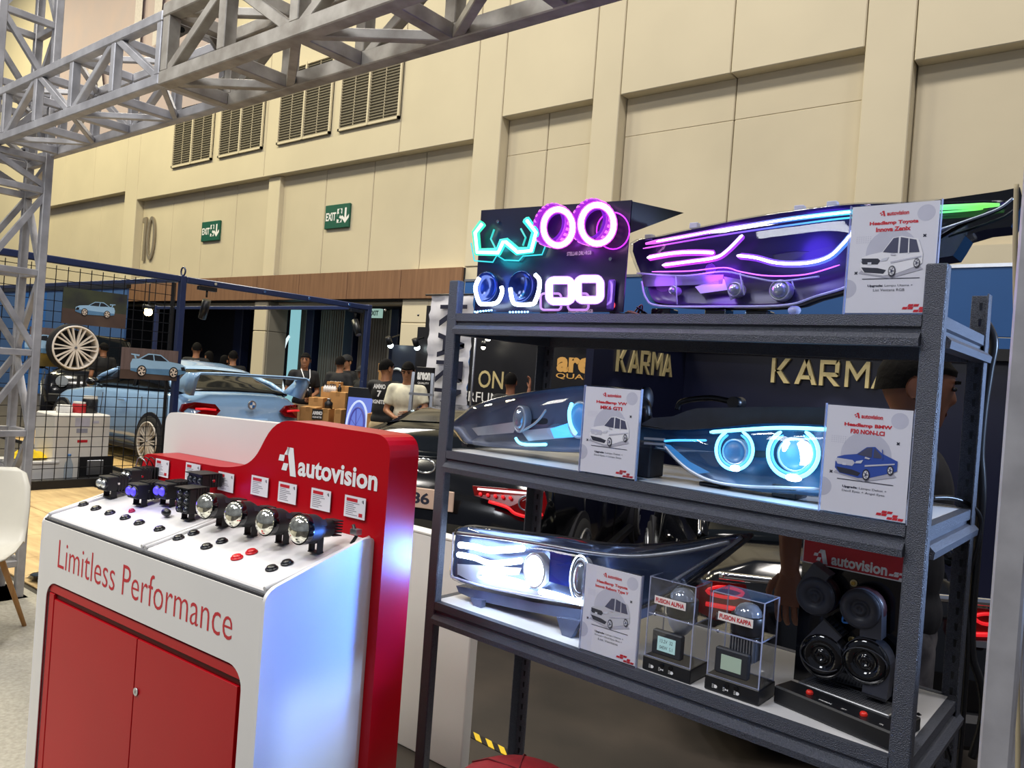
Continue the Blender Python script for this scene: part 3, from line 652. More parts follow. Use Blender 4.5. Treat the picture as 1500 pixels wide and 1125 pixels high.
G().box(3.42, 3.5, -.85, .85, .42, .6, M_blkm, bev=.02).build('bumper', sv)
for k in range(7): G().box(3.44, 3.475, -.36+.11*k, -.30+.11*k, .68, .98, M_blkm).build('grille_slot', sv)

# black hatchback behind the rack, tail towards the camera
def mk_hatch(name, label, loc, rz, paint, rim):
    prof = [(-.72, .6), (-.70, .92), (-.6, .98), (.2, 1.02), (1.8, 1.0), (2.2, .98), (2.9, .88), (3.3, .72), (3.42, .5)]; belt = [(-.72, .55), (-.68, .88), (.2, .95), (1.9, .9), (2.9, .78), (3.42, .45)]
    roof = [(-.62, .99), (-.4, 1.2), (-.1, 1.38), (.6, 1.45), (1.2, 1.43), (1.6, 1.28), (2.1, 1.0)]; hw = [(-.72, .86), (-.6, .95), (-.2, 1.0), (2.6, 1.0), (3.1, .92), (3.42, .7)]
    return car(name, label, loc, rz, paint, 4.1, 1.76, 2.58, prof, belt, roof, hw, .32, rim, '', None, 7)

# ------------------------------------------------------------------ people
def remeshed(g, name, voxel, parent, smooth=6, extra=None):
    """fuse overlapping volumes into one continuous surface"""
    o = g.build('tmp_body'); m = o.modifiers.new('r', 'REMESH'); m.mode = 'VOXEL'; m.voxel_size = voxel
    s_ = o.modifiers.new('s', 'SMOOTH'); s_.factor = .5; s_.iterations = smooth
    dg = bpy.context.evaluated_depsgraph_get(); me = bpy.data.meshes.new_from_object(o.evaluated_get(dg))
    bpy.data.objects.remove(o); me.name = name
    for p in me.polygons: p.use_smooth = True
    me.materials.clear()
    for k in g.m: me.materials.append(k)
    if extra:
        bm = bmesh.new(); bm.from_mesh(me); n = len(bm.verts)
        vs = [bm.verts.new(v) for v in extra.v]
        for f, i in zip(extra.f, extra.mi):
            try: q = bm.faces.new([vs[k] for k in f]); q.smooth = True; q.material_index = 0
            except ValueError: pass
        bmesh.ops.recalc_face_normals(bm, faces=bm.faces)
        bm.to_mesh(me); bm.free()
    ob = bpy.data.objects.new(name, me); C.objects.link(ob); ob.parent = parent; return ob
def cap(g, a, b, ra, rb, m, flat=False, seg=14):
    """tapered limb with round ends"""
    a = Vector(a); b = Vector(b); d = b-a; L = d.length; x = d/L; ref = Vector((0, 1, 0)) if abs(x.y) < .9 else Vector((1, 0, 0)); u = x.cross(ref).normalized(); w = x.cross(u); rings = []
    prof = ([(-.95, .3), (-.7, .71), (-.3, .95)] if not flat else [(-.05, .98)])+[(0, 1)]
    for h, k in prof: rings.append((a+x*h*ra, ra*k))
    for h, k in [(h, k) for h, k in prof[::-1]]: rings.append((b-x*h*rb, rb*k))
    return g.loft([[c+u*r*math.cos(2*PI*j/seg)+w*r*math.sin(2*PI*j/seg) for j in range(seg)] for c, r in rings], m)
def hand(g, wrist, fwd, palm_n, m, s=1., curl=.5, side=1):
    """palm, four fingers of different lengths with two bends, and a thumb off the side of the palm"""
    f = Vector(fwd).normalized(); n = Vector(palm_n); n = (n-f*n.dot(f)).normalized(); l = f.cross(n)*side; w = Vector(wrist)
    P = lambda a, b, c: w+(f*a+l*b+n*c)*s
    g.loft([[P(x, h*math.cos(q)*1., t*math.sin(q)) for q in [2*PI*k/10 for k in range(10)]] for x, h, t in ((-.02, .022, .018), (.0, .026, .018), (.04, .038, .016), (.075, .042, .014), (.092, .038, .011))], m)
    for i, (off, ln) in enumerate(((-.031, .062), (-.011, .076), (.011, .08), (.031, .07))):
        pts = [P(.07, off, 0)]; a = 0.12; c = Vector((.088, 0)); 
        for k, fr_ in enumerate((.45, .32, .23)):
            a += curl*(.5 if k == 0 else .8); c = c+Vector((math.cos(a), math.sin(a)))*ln*fr_; pts.append(P(c.x, off*1.06, c.y))
        g.tube(crom(pts, 6, False), [.0088*s, .0088*s, .0085*s, .0082*s, .008*s, .0078*s, .006*s][:len(crom(pts, 6, False))]+[.006*s]*3, m, seg=7)
    g.tube([P(.015, .025, .004), P(.04, .05, .012), P(.062, .06, .022), P(.08, .06, .03)], [.011*s, .011*s, .0095*s, .007*s], m, seg=7)
def person(label, loc, rz, H=1.7, shirt='0c0d11', trousers='101115', skin='9a6a4c', arms=((None, None), (None, None)), hair='short', cap_col=None, back_print=None, front_print=None, lanyard=False, shorts=False, lean=0., head_turn=0., head_tilt=0., female=False, vox=.016, legs=True, trousers_mat=None):
    """faces local -Y; feet on z = 0. arms: (elbow, wrist) per side in metres for a 1.7 m figure"""
    k = H/1.7; t = thing('person', label, 'person', loc, rz); t.scale = (k, k, k)
    sk = mat('skin_'+skin, skin, .5, var=.04, scale=20); sh = mat('cloth_'+shirt, shirt, .8, var=.12, scale=14, bump=.2, detail=3); tr_ = trousers_mat or mat('cloth_'+trousers, trousers, .8, var=.1, scale=14, bump=.2, detail=3)
    ly = -lean
    hip = Vector((0, 0, .90)); ch = Vector((0, ly*.75, 1.27)); nk = Vector((0, ly*1.0+.012, 1.44)); hd = Vector((0, ly*1.15-.012, 1.585))
    shw = .175 if not female else .155
    S = [Vector((s*shw, ly*.95+.01, 1.375)) for s in (-1, 1)]
    g = G(); ex = G()
    g.ball(hip+Vector((0, .01, .0)), (.155, .105, .12), sk, seg=18, rg=12); g.ball(hip+Vector((0, ly*.4, .16)), (.135, .095, .15), sk, seg=18, rg=12); g.ball(ch, (.165, .11, .17), sk, seg=18, rg=12)
    cap(g, S[0], S[1], .05, .05, sk); cap(g, nk-Vector((0, 0, .06)), hd-Vector((0, -.01, .06)), .06, .054, sk)
    HM = Matrix.Translation(hd) @ RZ(head_turn) @ RX(head_tilt)
    g.loft([[HM @ Vector((x_*math.cos(q), y0_+y_*math.sin(q), z_)) for q in [2*PI*j/16 for j in range(16)]] for z_, x_, y_, y0_ in ((-.115, .018, .02, -.055), (-.105, .042, .045, -.035), (-.07, .06, .075, -.012), (-.03, .069, .09, 0), (.01, .074, .098, .003), (.05, .073, .098, .006), (.09, .058, .08, .008), (.112, .03, .045, .008))], sk)
    g.loft([[HM @ Vector(p) for p in r] for r in ([(-.008, -.09, .018), (.008, -.09, .018), (.006, -.08, .022), (-.006, -.08, .022)], [(-.017, -.112, -.028), (.017, -.112, -.028), (.014, -.07, -.02), (-.014, -.07, -.02)], [(-.012, -.09, -.036), (.012, -.09, -.036), (.012, -.07, -.036), (-.012, -.07, -.036)])], sk)
    for s in (-1, 1): 
        ex.loft([[HM @ Vector((s*(.071+.012*(1 if r > .5 else .3)), .012+r*.024*math.cos(q)+.006*dy_, -.004+r*.034*math.sin(q))) for q in [2*PI*j/10 for j in range(10)]] for r, dy_ in ((.9, 0), (1., 1), (.75, 1.2), (.3, .6))], sk)
    ex.loft([[HM @ Vector((.024*math.cos(q)*r, -.083-.006*(1.2-r), -.062+.008*math.sin(q)*r)) for q in [2*PI*j/10 for j in range(10)]] for r in (1., .5, .1)], sk)
    for i, s in enumerate((-1, 1)):
        e, w = arms[i]; e = Vector(e) if e else S[i]+Vector((s*.055, .03, -.28)); w = Vector(w) if w else e+Vector((s*.0, -.06, -.24))
        e = Vector(e); w = Vector(w)
        cap(g, S[i], e, .048, .038, sk); cap(g, e, w, .038, .026, sk); d = (w-e).normalized()
        hand(ex, w, d, Vector((-s, -.2, -.1)), sk, 1., .45, side=-1 if s < 0 else 1)
        lg = Vector((s*.09, .0, .88)); kn = Vector((s*.1, -.015, .48)); an = Vector((s*.1, .02, .08))
        cap(g, lg, kn, .082, .055, sk); cap(g, kn, an, .054, .036, sk); cap(g, an, an+Vector((s*.01, -.14, -.045)), .034, .03, sk)
    remeshed(g, 'body', vox, t, 5, ex)
    # clothes
    c = G(); c.ball(hip+Vector((0, ly*.2, .05)), (.168, .12, .11), sh, seg=18, rg=12); c.ball(hip+Vector((0, ly*.4, .17)), (.155, .115, .16), sh, seg=18, rg=12); c.ball(ch, (.182, .126, .178), sh, seg=18, rg=12); cap(c, S[0], S[1], .064, .064, sh)
    cap(c, nk-Vector((0, 0, .08)), nk-Vector((0, 0, .02)), .078, .066, sh, True)
    for i, s in enumerate((-1, 1)):
        e, w = arms[i]; e = Vector(e) if e else S[i]+Vector((s*.055, .03, -.28)); cap(c, S[i], S[i]+(e-S[i])*.72, .066, .062, sh, True)
    st_ = remeshed(c, 'shirt', vox, t, 4)
    if legs:
        c = G(); c.ball(hip+Vector((0, .005, -.02)), (.164, .116, .12), tr_, seg=18, rg=12)
        for s in (-1, 1):
            lg = Vector((s*.088, .0, .86)); kn = Vector((s*.1, -.015, .48)); an = Vector((s*.1, .02, .1)); cap(c, lg, kn, .095, .074, tr_)
            if shorts: pass
            else: cap(c, kn, an, .073, .062, tr_, True)
        remeshed(c, 'shorts' if shorts else 'trousers', vox, t, 4)
        for s in (-1, 1): 
            g2 = G(); g2.loft([[(s*.1+s*.01*q+.043*wd*math.cos(a), .055-.24*q, .045*ht*(1+math.sin(a))*.9) for a in [2*PI*j/12 for j in range(12)]] for q, wd, ht in ((-.02, .4, .7), (.05, .85, 1.1), (.35, .95, 1.2), (.65, 1.05, .8), (.92, .9, .6), (1.0, .4, .4))], mat('shoe_white', 'd5d2cc', .6)); g2.build('shoe', t)
    # hair, eyes
    hm = mat('hair_black', '0c0a0a', .85, var=.3, scale=60, bump=.3, spec=.12)
    g2 = G(); rg = 12; seg = 20; rings = []
    for i in range(rg+1):
        a = PI/2*(1-i/rg)*1.0; rings.append([])
        for j in range(seg):
            q = 2*PI*j/seg; back = (math.sin(q)+1)/2; drop = (-.005 if math.sin(q) < -.35 else -.03-.05*back if hair == 'short' else -.03-.20*back)
            z = .128*math.sin(a) if i < rg*.6 else .128*math.sin(PI/2*.4)+(drop+.0-.128*math.sin(PI/2*.4)+.055)*(i-rg*.6)/(rg*.4)
            rr_ = math.cos(min(a, PI/2)) if i < rg*.75 else math.cos(PI/2*.25)
            rings[-1].append(HM @ Vector((.086*rr_*math.cos(q), .01+.112*rr_*math.sin(q), z-.002)))
    g2.loft(rings, hm, cap=False); g2.build('hair', t)
    g2 = G()
    for s in (-1, 1): g2.ball((s*.031, -.088, .012), (.013, .008, .007), M_blk, HM, seg=8, rg=6); g2.box(s*.031-.02, s*.031+.02, -.098, -.088, .028, .036, hm, HM)
    g2.build('eyes', t)
    if cap_col:
        cm = mat('cap_'+cap_col, cap_col, .8); g2 = G(); g2.lathe([(.1, .03), (.1, .06), (.085, .1), (.05, .13), (.005, .142)], cm, HM @ Matrix.Diagonal((.92, 1.12, 1, 1)), seg=18)
        g2.loft([[(.085*math.cos(q), -.085+(-.09*d_)*abs(math.sin(q)), .04-.02*d_*abs(math.sin(q))+o_) for q in [PI+PI*j/12 for j in range(13)]] for d_, o_ in ((0, 0), (1, 0), (1, -.006), (0, -.006))], cm, HM, cap=False, closed=False); g2.build('cap', t)
    if back_print:
        g2 = G(); M_ = fr((0, ly*.7+.137, 1.27), (-1, 0, 0), (0, .06, 1))
        for txt, y, w, h in back_print: g2.text(txt, M_wht, M_, width=w, height=h, y=y, bold=.04)
        g2.build('shirt_print', t)
    if front_print:
        g2 = G(); M_ = fr((0, ly*.7-.138, 1.27), (1, 0, 0), (0, 0, 1))
        for txt, y, w, h in front_print: g2.text(txt, M_wht, M_, width=w, height=h, y=y, bold=.04)
        g2.build('shirt_print', t)
    if lanyard:
        g2 = G(); g2.tube([(-.07, -.05, 1.45), (-.05, -.135, 1.33), (0, -.14, 1.15)], .007, M_wht, seg=6); g2.tube([(.07, -.05, 1.45), (.05, -.135, 1.33), (0, -.14, 1.15)], .007, M_wht, seg=6); g2.box(-.035, .035, -.142, -.137, 1.05, 1.15, M_wht); g2.build('lanyard', t)
    return t
arms_ = {}
fold = lambda s: (Vector((s*.23, .04, 1.12)), Vector((s*.07, -.2, 1.05)))
def ground(p, H): return (p.x, p.y, 0)
D_ = lambda x, y, D: (atd(x, y, D).x, atd(x, y, D).y, 0)
face_cam = lambda p: math.atan2(-p[0], p[1]) if False else math.atan2(p[1], p[0])-PI/2     # local -Y towards the camera
def who(label, x, D, turn, **kw):
    p = D_(x, 540, D); return person(label, p, face_cam(p)+turn, **kw)
who('young man in a black t-shirt and white lanyard standing in front of the dark doors', 446, 12.3, .35, H=1.72, trousers='b49a74', lanyard=True, arms=((Vector((-.25, .03, 1.10)), Vector((-.08, -.2, 1.06))), (Vector((.25, .03, 1.10)), Vector((.05, -.22, 1.02)))), head_turn=-.5)
who('person in black seen from behind with white back print at the box stack', 498, 13.2, PI-.4, H=1.72, back_print=(('AMMO', -.02, .22, .07),), arms=(fold(-1), fold(1)))
who('person in a black cap and black t-shirt facing left behind the box stack', 508, 14.4, -.9, H=1.76, cap_col='121318')
who('short person in black at the post end of the booth frame, beside the boxes', 532, 13.9, -.8, H=1.58, cap_col='141519')
who('man in a black t-shirt with white back print and beige trousers by the boxes', 566, 9.6, PI-.5, H=1.68, trousers='b9a582', back_print=(('AMMO', .09, .17, .06), ('7', .0, .06, .08), ('IGNITE', -.1, .17, .05)), arms=((Vector((-.24, -.02, 1.12)), Vector((-.22, -.2, 1.22))), (Vector((.2, -.14, 1.22)), Vector((.2, -.36, 1.27)))), head_turn=-.4)
who('man in a cream t-shirt and grey jeans bending over beside the ladder', 599, 9.2, -.2, H=1.66, shirt='d8d3bb', trousers='6f7780', arms=((Vector((-.24, -.02, 1.10)), Vector((-.08, -.22, 1.03))), (Vector((.25, -.05, 1.15)), Vector((.1, -.25, 1.1)))), head_tilt=.35, lean=.03)
who('man seen from behind in a black t-shirt with white lettering beyond the coupe roof, left', 286, 14.8, PI-.25, H=1.80, back_print=(('AMMO', .0, .22, .06), ('IGNITE', .1, .2, .03)), head_turn=.35)
who('woman with dark tied hair in black between two men beyond the coupe', 305, 15.4, PI+.6, H=1.66, hair='long', female=True)
who('man seen from behind in a black t-shirt leaning at the coupe, right of the group', 341, 14.2, PI+.15, H=1.69, lean=.04, back_print=(('IGNITE', .06, .2, .03),))
who('person in an orange top half hidden behind the right man beyond the coupe', 328, 15.0, PI-.8, H=1.6, shirt='b0502c', hair='long', female=True)
who('person in black shorts and t-shirt standing behind the white rim on the mesh', 150, 14.6, PI+.5, H=1.66, shorts=True)
p = D_(744, 565, 5.3)
who('man in a black t-shirt with white lettering raising one hand by the gold-lettered panel', 750, 9.3, PI+.35, H=1.62, skin='8a5a42', back_print=(('areon', .12, .24, .07),), arms=((Vector((-.27, -.08, 1.30)), Vector((-.30, -.12, 1.53))), fold(1)), head_turn=-.6)

# ------------------------------------------------------------------ the shelving rack
RA = math.radians(-1.5); RO = Vector((-1.728, 1.805, 0)); RU_ = Vector((math.cos(RA), math.sin(RA), 0)); RN = Vector((-math.sin(RA), math.cos(RA), 0))
RM = T(*RO) @ RZ(RA)
def RU(x, y, v=0.):
    P = onp(x, y, RO+RN*v, RN)-(RO+RN*v); return (P.dot(RU_), P.z)
def RW(u, v, z): return RM @ Vector((u, v, z))
M_rack = mat('charcoal_powder_coat', '50545f', .38, .25, var=.38, scale=420, bump=.5, detail=2)
M_rackd = mat('charcoal_inside', '1e2130', .5)
M_shelf = mat('white_melamine', 'd6d6d8', .4, var=.03, scale=5)
SW, SD, ZS = 1.42, .52, (1.745, 1.310, .829, .09)
rack = thing('shelving_rack', 'charcoal steel shelving rack on which the headlamps are displayed', 'rack', RO, RA)
for u in (0, SW-.042):
    g = G(); g.box(u, u+.042, 0, .03, 0, 1.85, M_rack, bev=.003); g.build('post', rack)
for u in (.0, SW-.045):
    g = G(); g.box(u, u+.045, SD-.004, SD, 0, 1.85, M_rack, bev=.001); g.box(u if u < .5 else u+.041, u+.004 if u < .5 else u+.045, SD-.045, SD, 0, 1.85, M_rack, bev=.001); po = g.build('post', rack)
    g = G()
    for k in range(44): 
        z = .06+.041*k; g.prism([(-.004, .009), (.004, .009), (.0028, -.010), (-.0028, -.010)], 0, .0012, M_blk, face_y((u+.022, SD-.004, z)))
    s_ = g.build('slots', po); s_['kind'] = 'stuff'
prof_b = [(0, 0), (0, -.024), (.007, -.028), (.007, -.036), (-.002, -.039), (-.014, -.050), (-.012, -.066), (.022, -.066), (.022, 0)]
for i, z in enumerate(ZS):
    G().box(.012, SW-.012, .022, SD-.02, z-.018, z-.001, M_shelf if i else M_rackd, bev=.001).build('shelf_board', rack)
    g = G(); g.prism(prof_b, .042, SW-.042, M_rack, Matrix(((0, 0, 1, 0), (1, 0, 0, 0), (0, 1, 0, z), (0, 0, 0, 1)))); g.build('front_beam', rack)
    g = G(); g.prism(prof_b, .042, SW-.042, M_rack, Matrix(((0, 0, 1, 0), (-1, 0, 0, SD), (0, 1, 0, z), (0, 0, 0, 1)))); g.build('rear_beam', rack)
    g = G(); g.prism(prof_b, .03, SD-.004, M_rack, Matrix(((-1, 0, 0, SW-.004), (0, 0, 1, 0), (0, 1, 0, z), (0, 0, 0, 1)))); g.build('side_beam', rack)
    g = G(); g.prism(prof_b, .03, SD-.004, M_rack, Matrix(((1, 0, 0, .004), (0, 0, 1, 0), (0, 1, 0, z), (0, 0, 0, 1)))); g.build('side_beam', rack)
# cables tied along the right rear post
def cable(name, pts, r, m, label):
    o = G().tube(crom(pts, 60, False), r, m, seg=8).build(name); return tag(o, label, 'cable')
R3 = lambda x, y, v: RW(*(lambda q: (q[0], v, q[1]))(RU(x, y, v)))
pp = [(1443, 470), (1456, 500), (1449, 545), (1441, 600), (1436, 660), (1438, 700), (1438, 735)]
cable('corrugated_conduit', [R3(x, y, .555) for x, y in pp]+[R3(1432, 800, .56), R3(1424, 900, .56), R3(1424, 960, .56), R3(1436, 1000, .57), R3(1440, 1050, .57), R3(1424, 1110, .56)], .0105, M_blk, 'black corrugated cable conduit running down the right rear post of the rack')
cable('black_cable', [R3(x, y, v) for x, y, v in ((1366, 729, .40), (1395, 730, .45), (1423, 741, .5), (1436, 762, .545), (1431, 800, .545), (1416, 860, .545), (1417, 960, .545), (1405, 1125, .545))], .006, M_blk, 'black cable looping off the middle shelf at its right end')
cable('thin_cable', [R3(x, y, v) for x, y, v in ((1345, 1046, .3), (1362, 1060, .35), (1380, 1078, .42), (1390, 1105, .5), (1394, 1125, .53))], .004, M_blk, 'thin black cable leaving the lowest visible shelf behind the right post')

# ------------------------------------------------------------------ headlamps
M_lens = clear('clear_lens', (.96, .97, .99), .9, .03, 1.32)
M_lens_s = clear('smoked_lens', (.86, .88, .92), .9, .04, 1.4)
M_clr = clear('clear_acrylic', (.97, .98, 1.), .9, .02, 1.3)
M_edge = edge_mat('acrylic_edge', 'c3c9e6', .55)
M_bez = mat('lamp_bezel', '16181f', .25, .2, var=.15)
M_hous = mat('lamp_housing', '23252e', .45, var=.2, scale=30)
M_refl = mat('lamp_reflector', 'c9ccd4', .35, .45, var=.05)
M_smk = mat('grey_lamp_reflector', '8d93a0', .3, .7, var=.05)
def scal(o, s, c=None):
    c = c or (sum(p[0] for p in o)/len(o), sum(p[1] for p in o)/len(o)); return [(c[0]+(p[0]-c[0])*s, c[1]+(p[1]-c[1])*s) for p in o]
def headlamp(name, label, ol, v, zs, depth=.13, bulge=.035, lens=None, house=None, skirt=.045, n=72, taper=.86, bez=None):
    """ol: outline (u, z) in the rack's frame. Returns (thing, xf) where xf(px, py, dv) gives a local point at dv behind the lens rim"""
    u0 = min(p[0] for p in ol); P = [(p[0]-u0, p[1]-zs) for p in ol]
    P = [(q.x, q.y) for q in crom([(a, b, 0) for a, b in P], n)]
    t = thing(name, label, 'headlamp', RW(u0, v, zs), RA, 'car headlamps on the rack')
    ring = lambda s, y: [(a, y, b) for a, b in scal(P, s)]
    g = G(); g.loft([ring(1.003, skirt), ring(1.003, .004)]+[ring(s, -bulge*(1-s**2.5)) for s in (1., .96, .85, .7, .5, .25, .03)], lens or M_lens, cap=False); g.build('lens', t)
    g = G(); g.loft([ring(.985, .03), ring(1.012, .032), ring(1.012, skirt+.01), ring(.95, skirt+.03), ring(taper, depth*.7), ring(taper*.8, depth)], house or M_hous); g.build('housing', t)
    g = G(); g.loft([ring(.985, .006), ring(.96, .016), ring(.9, .022), ring(.6, .026), ring(.1, .028)], bez or M_bez, cap=False); g.build('bezel', t)
    def xf(x, y, dv=0.): u, w = RU(x, y, v+dv); return Vector((u-u0, dv, w-zs))
    return t, xf, P
def guide(t, pts, r, m, name='light_guide', n=30, flat=1.):
    g = G(); c = crom(pts, n, False); g.tube(c, [r*(.55 if k in (0, len(c)-1) else 1) for k in range(len(c))], m, seg=8); return g.build(name, t)
def glow_guide(t, pts, r, m, core, name='light_strip', n=30):
    guide(t, pts, r*1.45, m, name, n)
    return guide(t, [p+Vector((0, -r*1.1, 0)) for p in pts], r*.62, core, name+'_core', n)
M_core = emi('strip_core', (1., .82, 1.), 7); M_corec = emi('strip_core_cool', (.72, .92, 1.), 6)
def projector(t, p, r, m_glass=None, ring=None, name='projector_lens', ry=1.):
    F = fr(p, (1, 0, 0), (0, 0, 1)) @ Matrix.Diagonal((1, ry, 1, 1))
    o = G().lathe([(r*1.15, -.03), (r*1.2, .0), (r*1.05, .006), (r*.97, -.002)], M_refl, F, seg=24).build('projector_shroud', t)
    G().lathe([(r, -.004), (r*.9, .005), (r*.65, .012), (r*.3, .0155), (.0005, .016)], m_glass or M_pl, F, seg=24).build(name, o)
    if ring: G().tube([F @ Vector((r*1.35*math.cos(a), r*1.35*math.sin(a), .004)) for a in [2*PI*k/28 for k in range(28)]], r*.09, ring, closed=True, seg=6).build('halo_ring', t)
    return o
M_pl = mat('projector_glass', 'aab4c4', .04, .6, var=.25, scale=30, coat=.8)
M_wled = emi('white_led', (.80, .88, 1.), 16)
M_cyan = emi('ice_blue_led', (.16, .66, 1.), 4.5)
M_cyan2 = emi('ice_blue_glow', (.06, .42, 1.), 2.2)
def light(parent, loc, energy, col, size=.05, target=None):
    l = bpy.data.lights.new('lamp_light', 'POINT'); l.energy = energy; l.color = col; l.shadow_soft_size = size
    o = bpy.data.objects.new('lamp_light', l); C.objects.link(o); o.parent = parent; o.location = loc; return o

def beam(parent, loc, direction, energy, col, size=1.5, soft=.04):
    l = bpy.data.lights.new('lamp_beam', 'SPOT'); l.energy = energy; l.color = col; l.spot_size = size; l.spot_blend = .8; l.shadow_soft_size = soft
    o = bpy.data.objects.new('lamp_beam', l); C.objects.link(o); o.parent = parent; o.location = loc; o.rotation_euler = Vector(direction).to_track_quat('-Z', 'Y').to_euler(); return o
# -- top shelf: long lamp with colour-changing strips
q = [(923, 356), (965, 345), (1015, 334), (1090, 319), (1167, 307), (1255, 297), (1375, 296), (1470, 293), (1466, 303), (1420, 322), (1378, 345), (1330, 385), (1280, 402), (1238, 424), (1195, 436), (1155, 448), (1060, 450), (970, 446), (950, 436), (943, 415), (932, 395)]
lz, xz, _ = headlamp('long_headlamp', 'long clear headlamp with purple, blue and green light strips on the top shelf', [RU(x, y, .12) for x, y in q], .12, ZS[0], .12, .03, bez=mat('violet_glow_bezel', '221c3c', .3, .3, var=.1))  # violet glow of the strips is worked into the bezel colour
pur, mag, blu, cya, grn = (.42, .06, 1.), (.95, .14, 1.), (.12, .12, 1.), (.05, .55, 1.), (.18, .9, .12)
M_rgb = ramp_emi('strip_gradient', [(0, mag), (.25, pur), (.45, blu), (.62, cya), (.78, (.1, .8, .6)), (1, grn)], 1.5, 0, 0, .86)
M_pk = ramp_emi('lower_strip_gradient', [(0, (.85, .08, .9)), (.45, (.55, .05, 1.)), (.62, (.28, .05, 1.)), (1, (.06, .30, 1.))], 1.25, 0, 0, .62)
dv = -.012
guide(lz, [xz(x, y, -.010) for x, y in ((946, 357), (1000, 347), (1055, 337), (1105, 329), (1156, 321), (1205, 315), (1255, 310), (1320, 306), (1380, 304), (1464, 300))], .006, M_rgb, 'top_light_strip'); guide(lz, [xz(x, y, -.014) for x, y in ((960, 354), (1000, 347), (1055, 337), (1105, 329), (1156, 321), (1205, 315), (1250, 310))], .0026, M_core, 'top_strip_core')
guide(lz, [xz(x, y, -.008) for x, y in ((942, 364), (1000, 354), (1060, 344), (1156, 330), (1255, 318), (1380, 311), (1440, 306))], .0022, M_rgb, 'thin_light_strip')
glow_guide(lz, [xz(x, y, -.016) for x, y in ((950, 378), (985, 372), (1015, 370), (1047, 371))], .006, M_pk, M_core)
glow_guide(lz, [xz(x, y, -.018) for x, y in ((972, 389), (1010, 384), (1049, 378), (1066, 368), (1089, 345))], .0055, M_pk, M_core)
glow_guide(lz, [xz(x, y, -.018) for x, y in ((1081, 375), (1108, 378), (1140, 386), (1183, 386), (1215, 377), (1236, 358), (1252, 340), (1275, 325))], .0058, M_pk, M_core)
guide(lz, [xz(x, y, -.004) for x, y in ((955, 398), (1010, 397), (1060, 392), (1085, 398), (1125, 404), (1180, 402), (1230, 388))], .0016, emi('violet_glow_line', (.45, .08, 1.), 4), 'bezel_glow_line')  # purple glow along the lower bezel edge, drawn as an emitting line
g = G()
for a, b, c, d in (((940, 404), (1060, 402), (1058, 416), (942, 420)),): g.poly([xz(*k, .004) for k in (a, b, c, d)], M_smk)
g.poly([xz(x, y, .004) for x, y in ((1018, 420), (1060, 408), (1070, 424), (1026, 430))], M_refl); g.poly([xz(x, y, .002) for x, y in ((1060, 405), (1088, 410), (1092, 430), (1070, 440))], M_smk); g.build('reflector', lz)
for x, y, r in ((1076, 424, .016), (1142, 425, .022), (986, 425, .010)): projector(lz, xz(x, y, -.004), r)
g = G()
c_ = [xz(x, y, -.012) for x, y in ((940, 412), (946, 436), (966, 448), (1060, 449), (1150, 447), (1195, 434), (1240, 420), (1275, 402))]; g.tube(crom(c_, 40, False), .003, M_edge, seg=6)
c_ = [xz(x, y, -.010) for x, y in ((933, 400), (1000, 404), (1060, 398), (1100, 406), (1140, 412), (1200, 405))]; g.tube(crom(c_, 40, False), .0024, M_edge, seg=6)
for a in ((1084, 400, 1090, 432), (1160, 412, 1164, 424), (990, 404, 992, 446)): g.tube([xz(a[0], a[1], -.01), xz(a[2], a[3], -.01)], .002, M_edge, seg=5)
g.build('lens_ribs', lz)
q = [(1373, 298), (1466, 285), (1497, 279), (1502, 300), (1484, 336), (1448, 340), (1418, 349), (1408, 366), (1400, 378), (1372, 382), (1340, 400), (1330, 380)]
P = [xz(x, y, .05) for x, y in q]; g = G(); g.prism([(p.x, p.z) for p in P], -.06, .03, M_blkg, fr((0, .05, 0), (1, 0, 0), (0, 0, 1))); g.build('rear_bracket', lz)
g = G(); g.tube(crom([xz(x, y, -.02) for x, y in ((1378, 336), (1420, 322), (1462, 306), (1484, 290))], 16, False), .003, M_smk, seg=6); g.build('trim_line', lz)
g = G()
for x, y in ((970, 452), (1050, 452), (1110, 455)): 
    p = xz(x, y, .03); g.box(p.x-.03, p.x+.03, .02, .07, 0, max(.012, p.z), M_blkg, bev=.003); g.build('mounting_foot', lz); g = G()
for x, y in ((952, 347), (1018, 330), (1172, 305), (1220, 299)): p = xz(x, y, .02); g.box(p.x-.012, p.x+.012, .01, .03, p.z-.01, p.z+.006, M_edge, bev=.002); g.build('clip', lz); g = G()
p = xz(1164, 450, .0); g.ball((p.x, 0, max(p.z-.008, .012)), (.016, .014, .012), M_edge); g.build('mounting_foot', lz)
light(lz, (.25, -.025, .13), 1.7, (.30, .04, 1.)); light(lz, (.5, -.025, .17), 1.5, (.12, .05, 1.)); light(lz, (.10, -.02, .10), .4, (.45, .1, 1.))
# loose wires between the board and the lamp
g = G(); M_wr = mat('red_black_wire', '5a1f22', .5)
for k in range(7): 
    c_ = [RW(.62+.06*random.random(), .06+.08*random.random(), ZS[0]+.004+.03*random.random()*(j % 2)) for j in range(5)]; g.tube(crom(c_, 24, False), .0022, M_wr if k % 2 else M_blk, seg=5)
o = g.build('loose_wires'); tag(o, 'tangle of thin red and black wires on the top shelf between board and lamp', 'wires', kind='stuff')

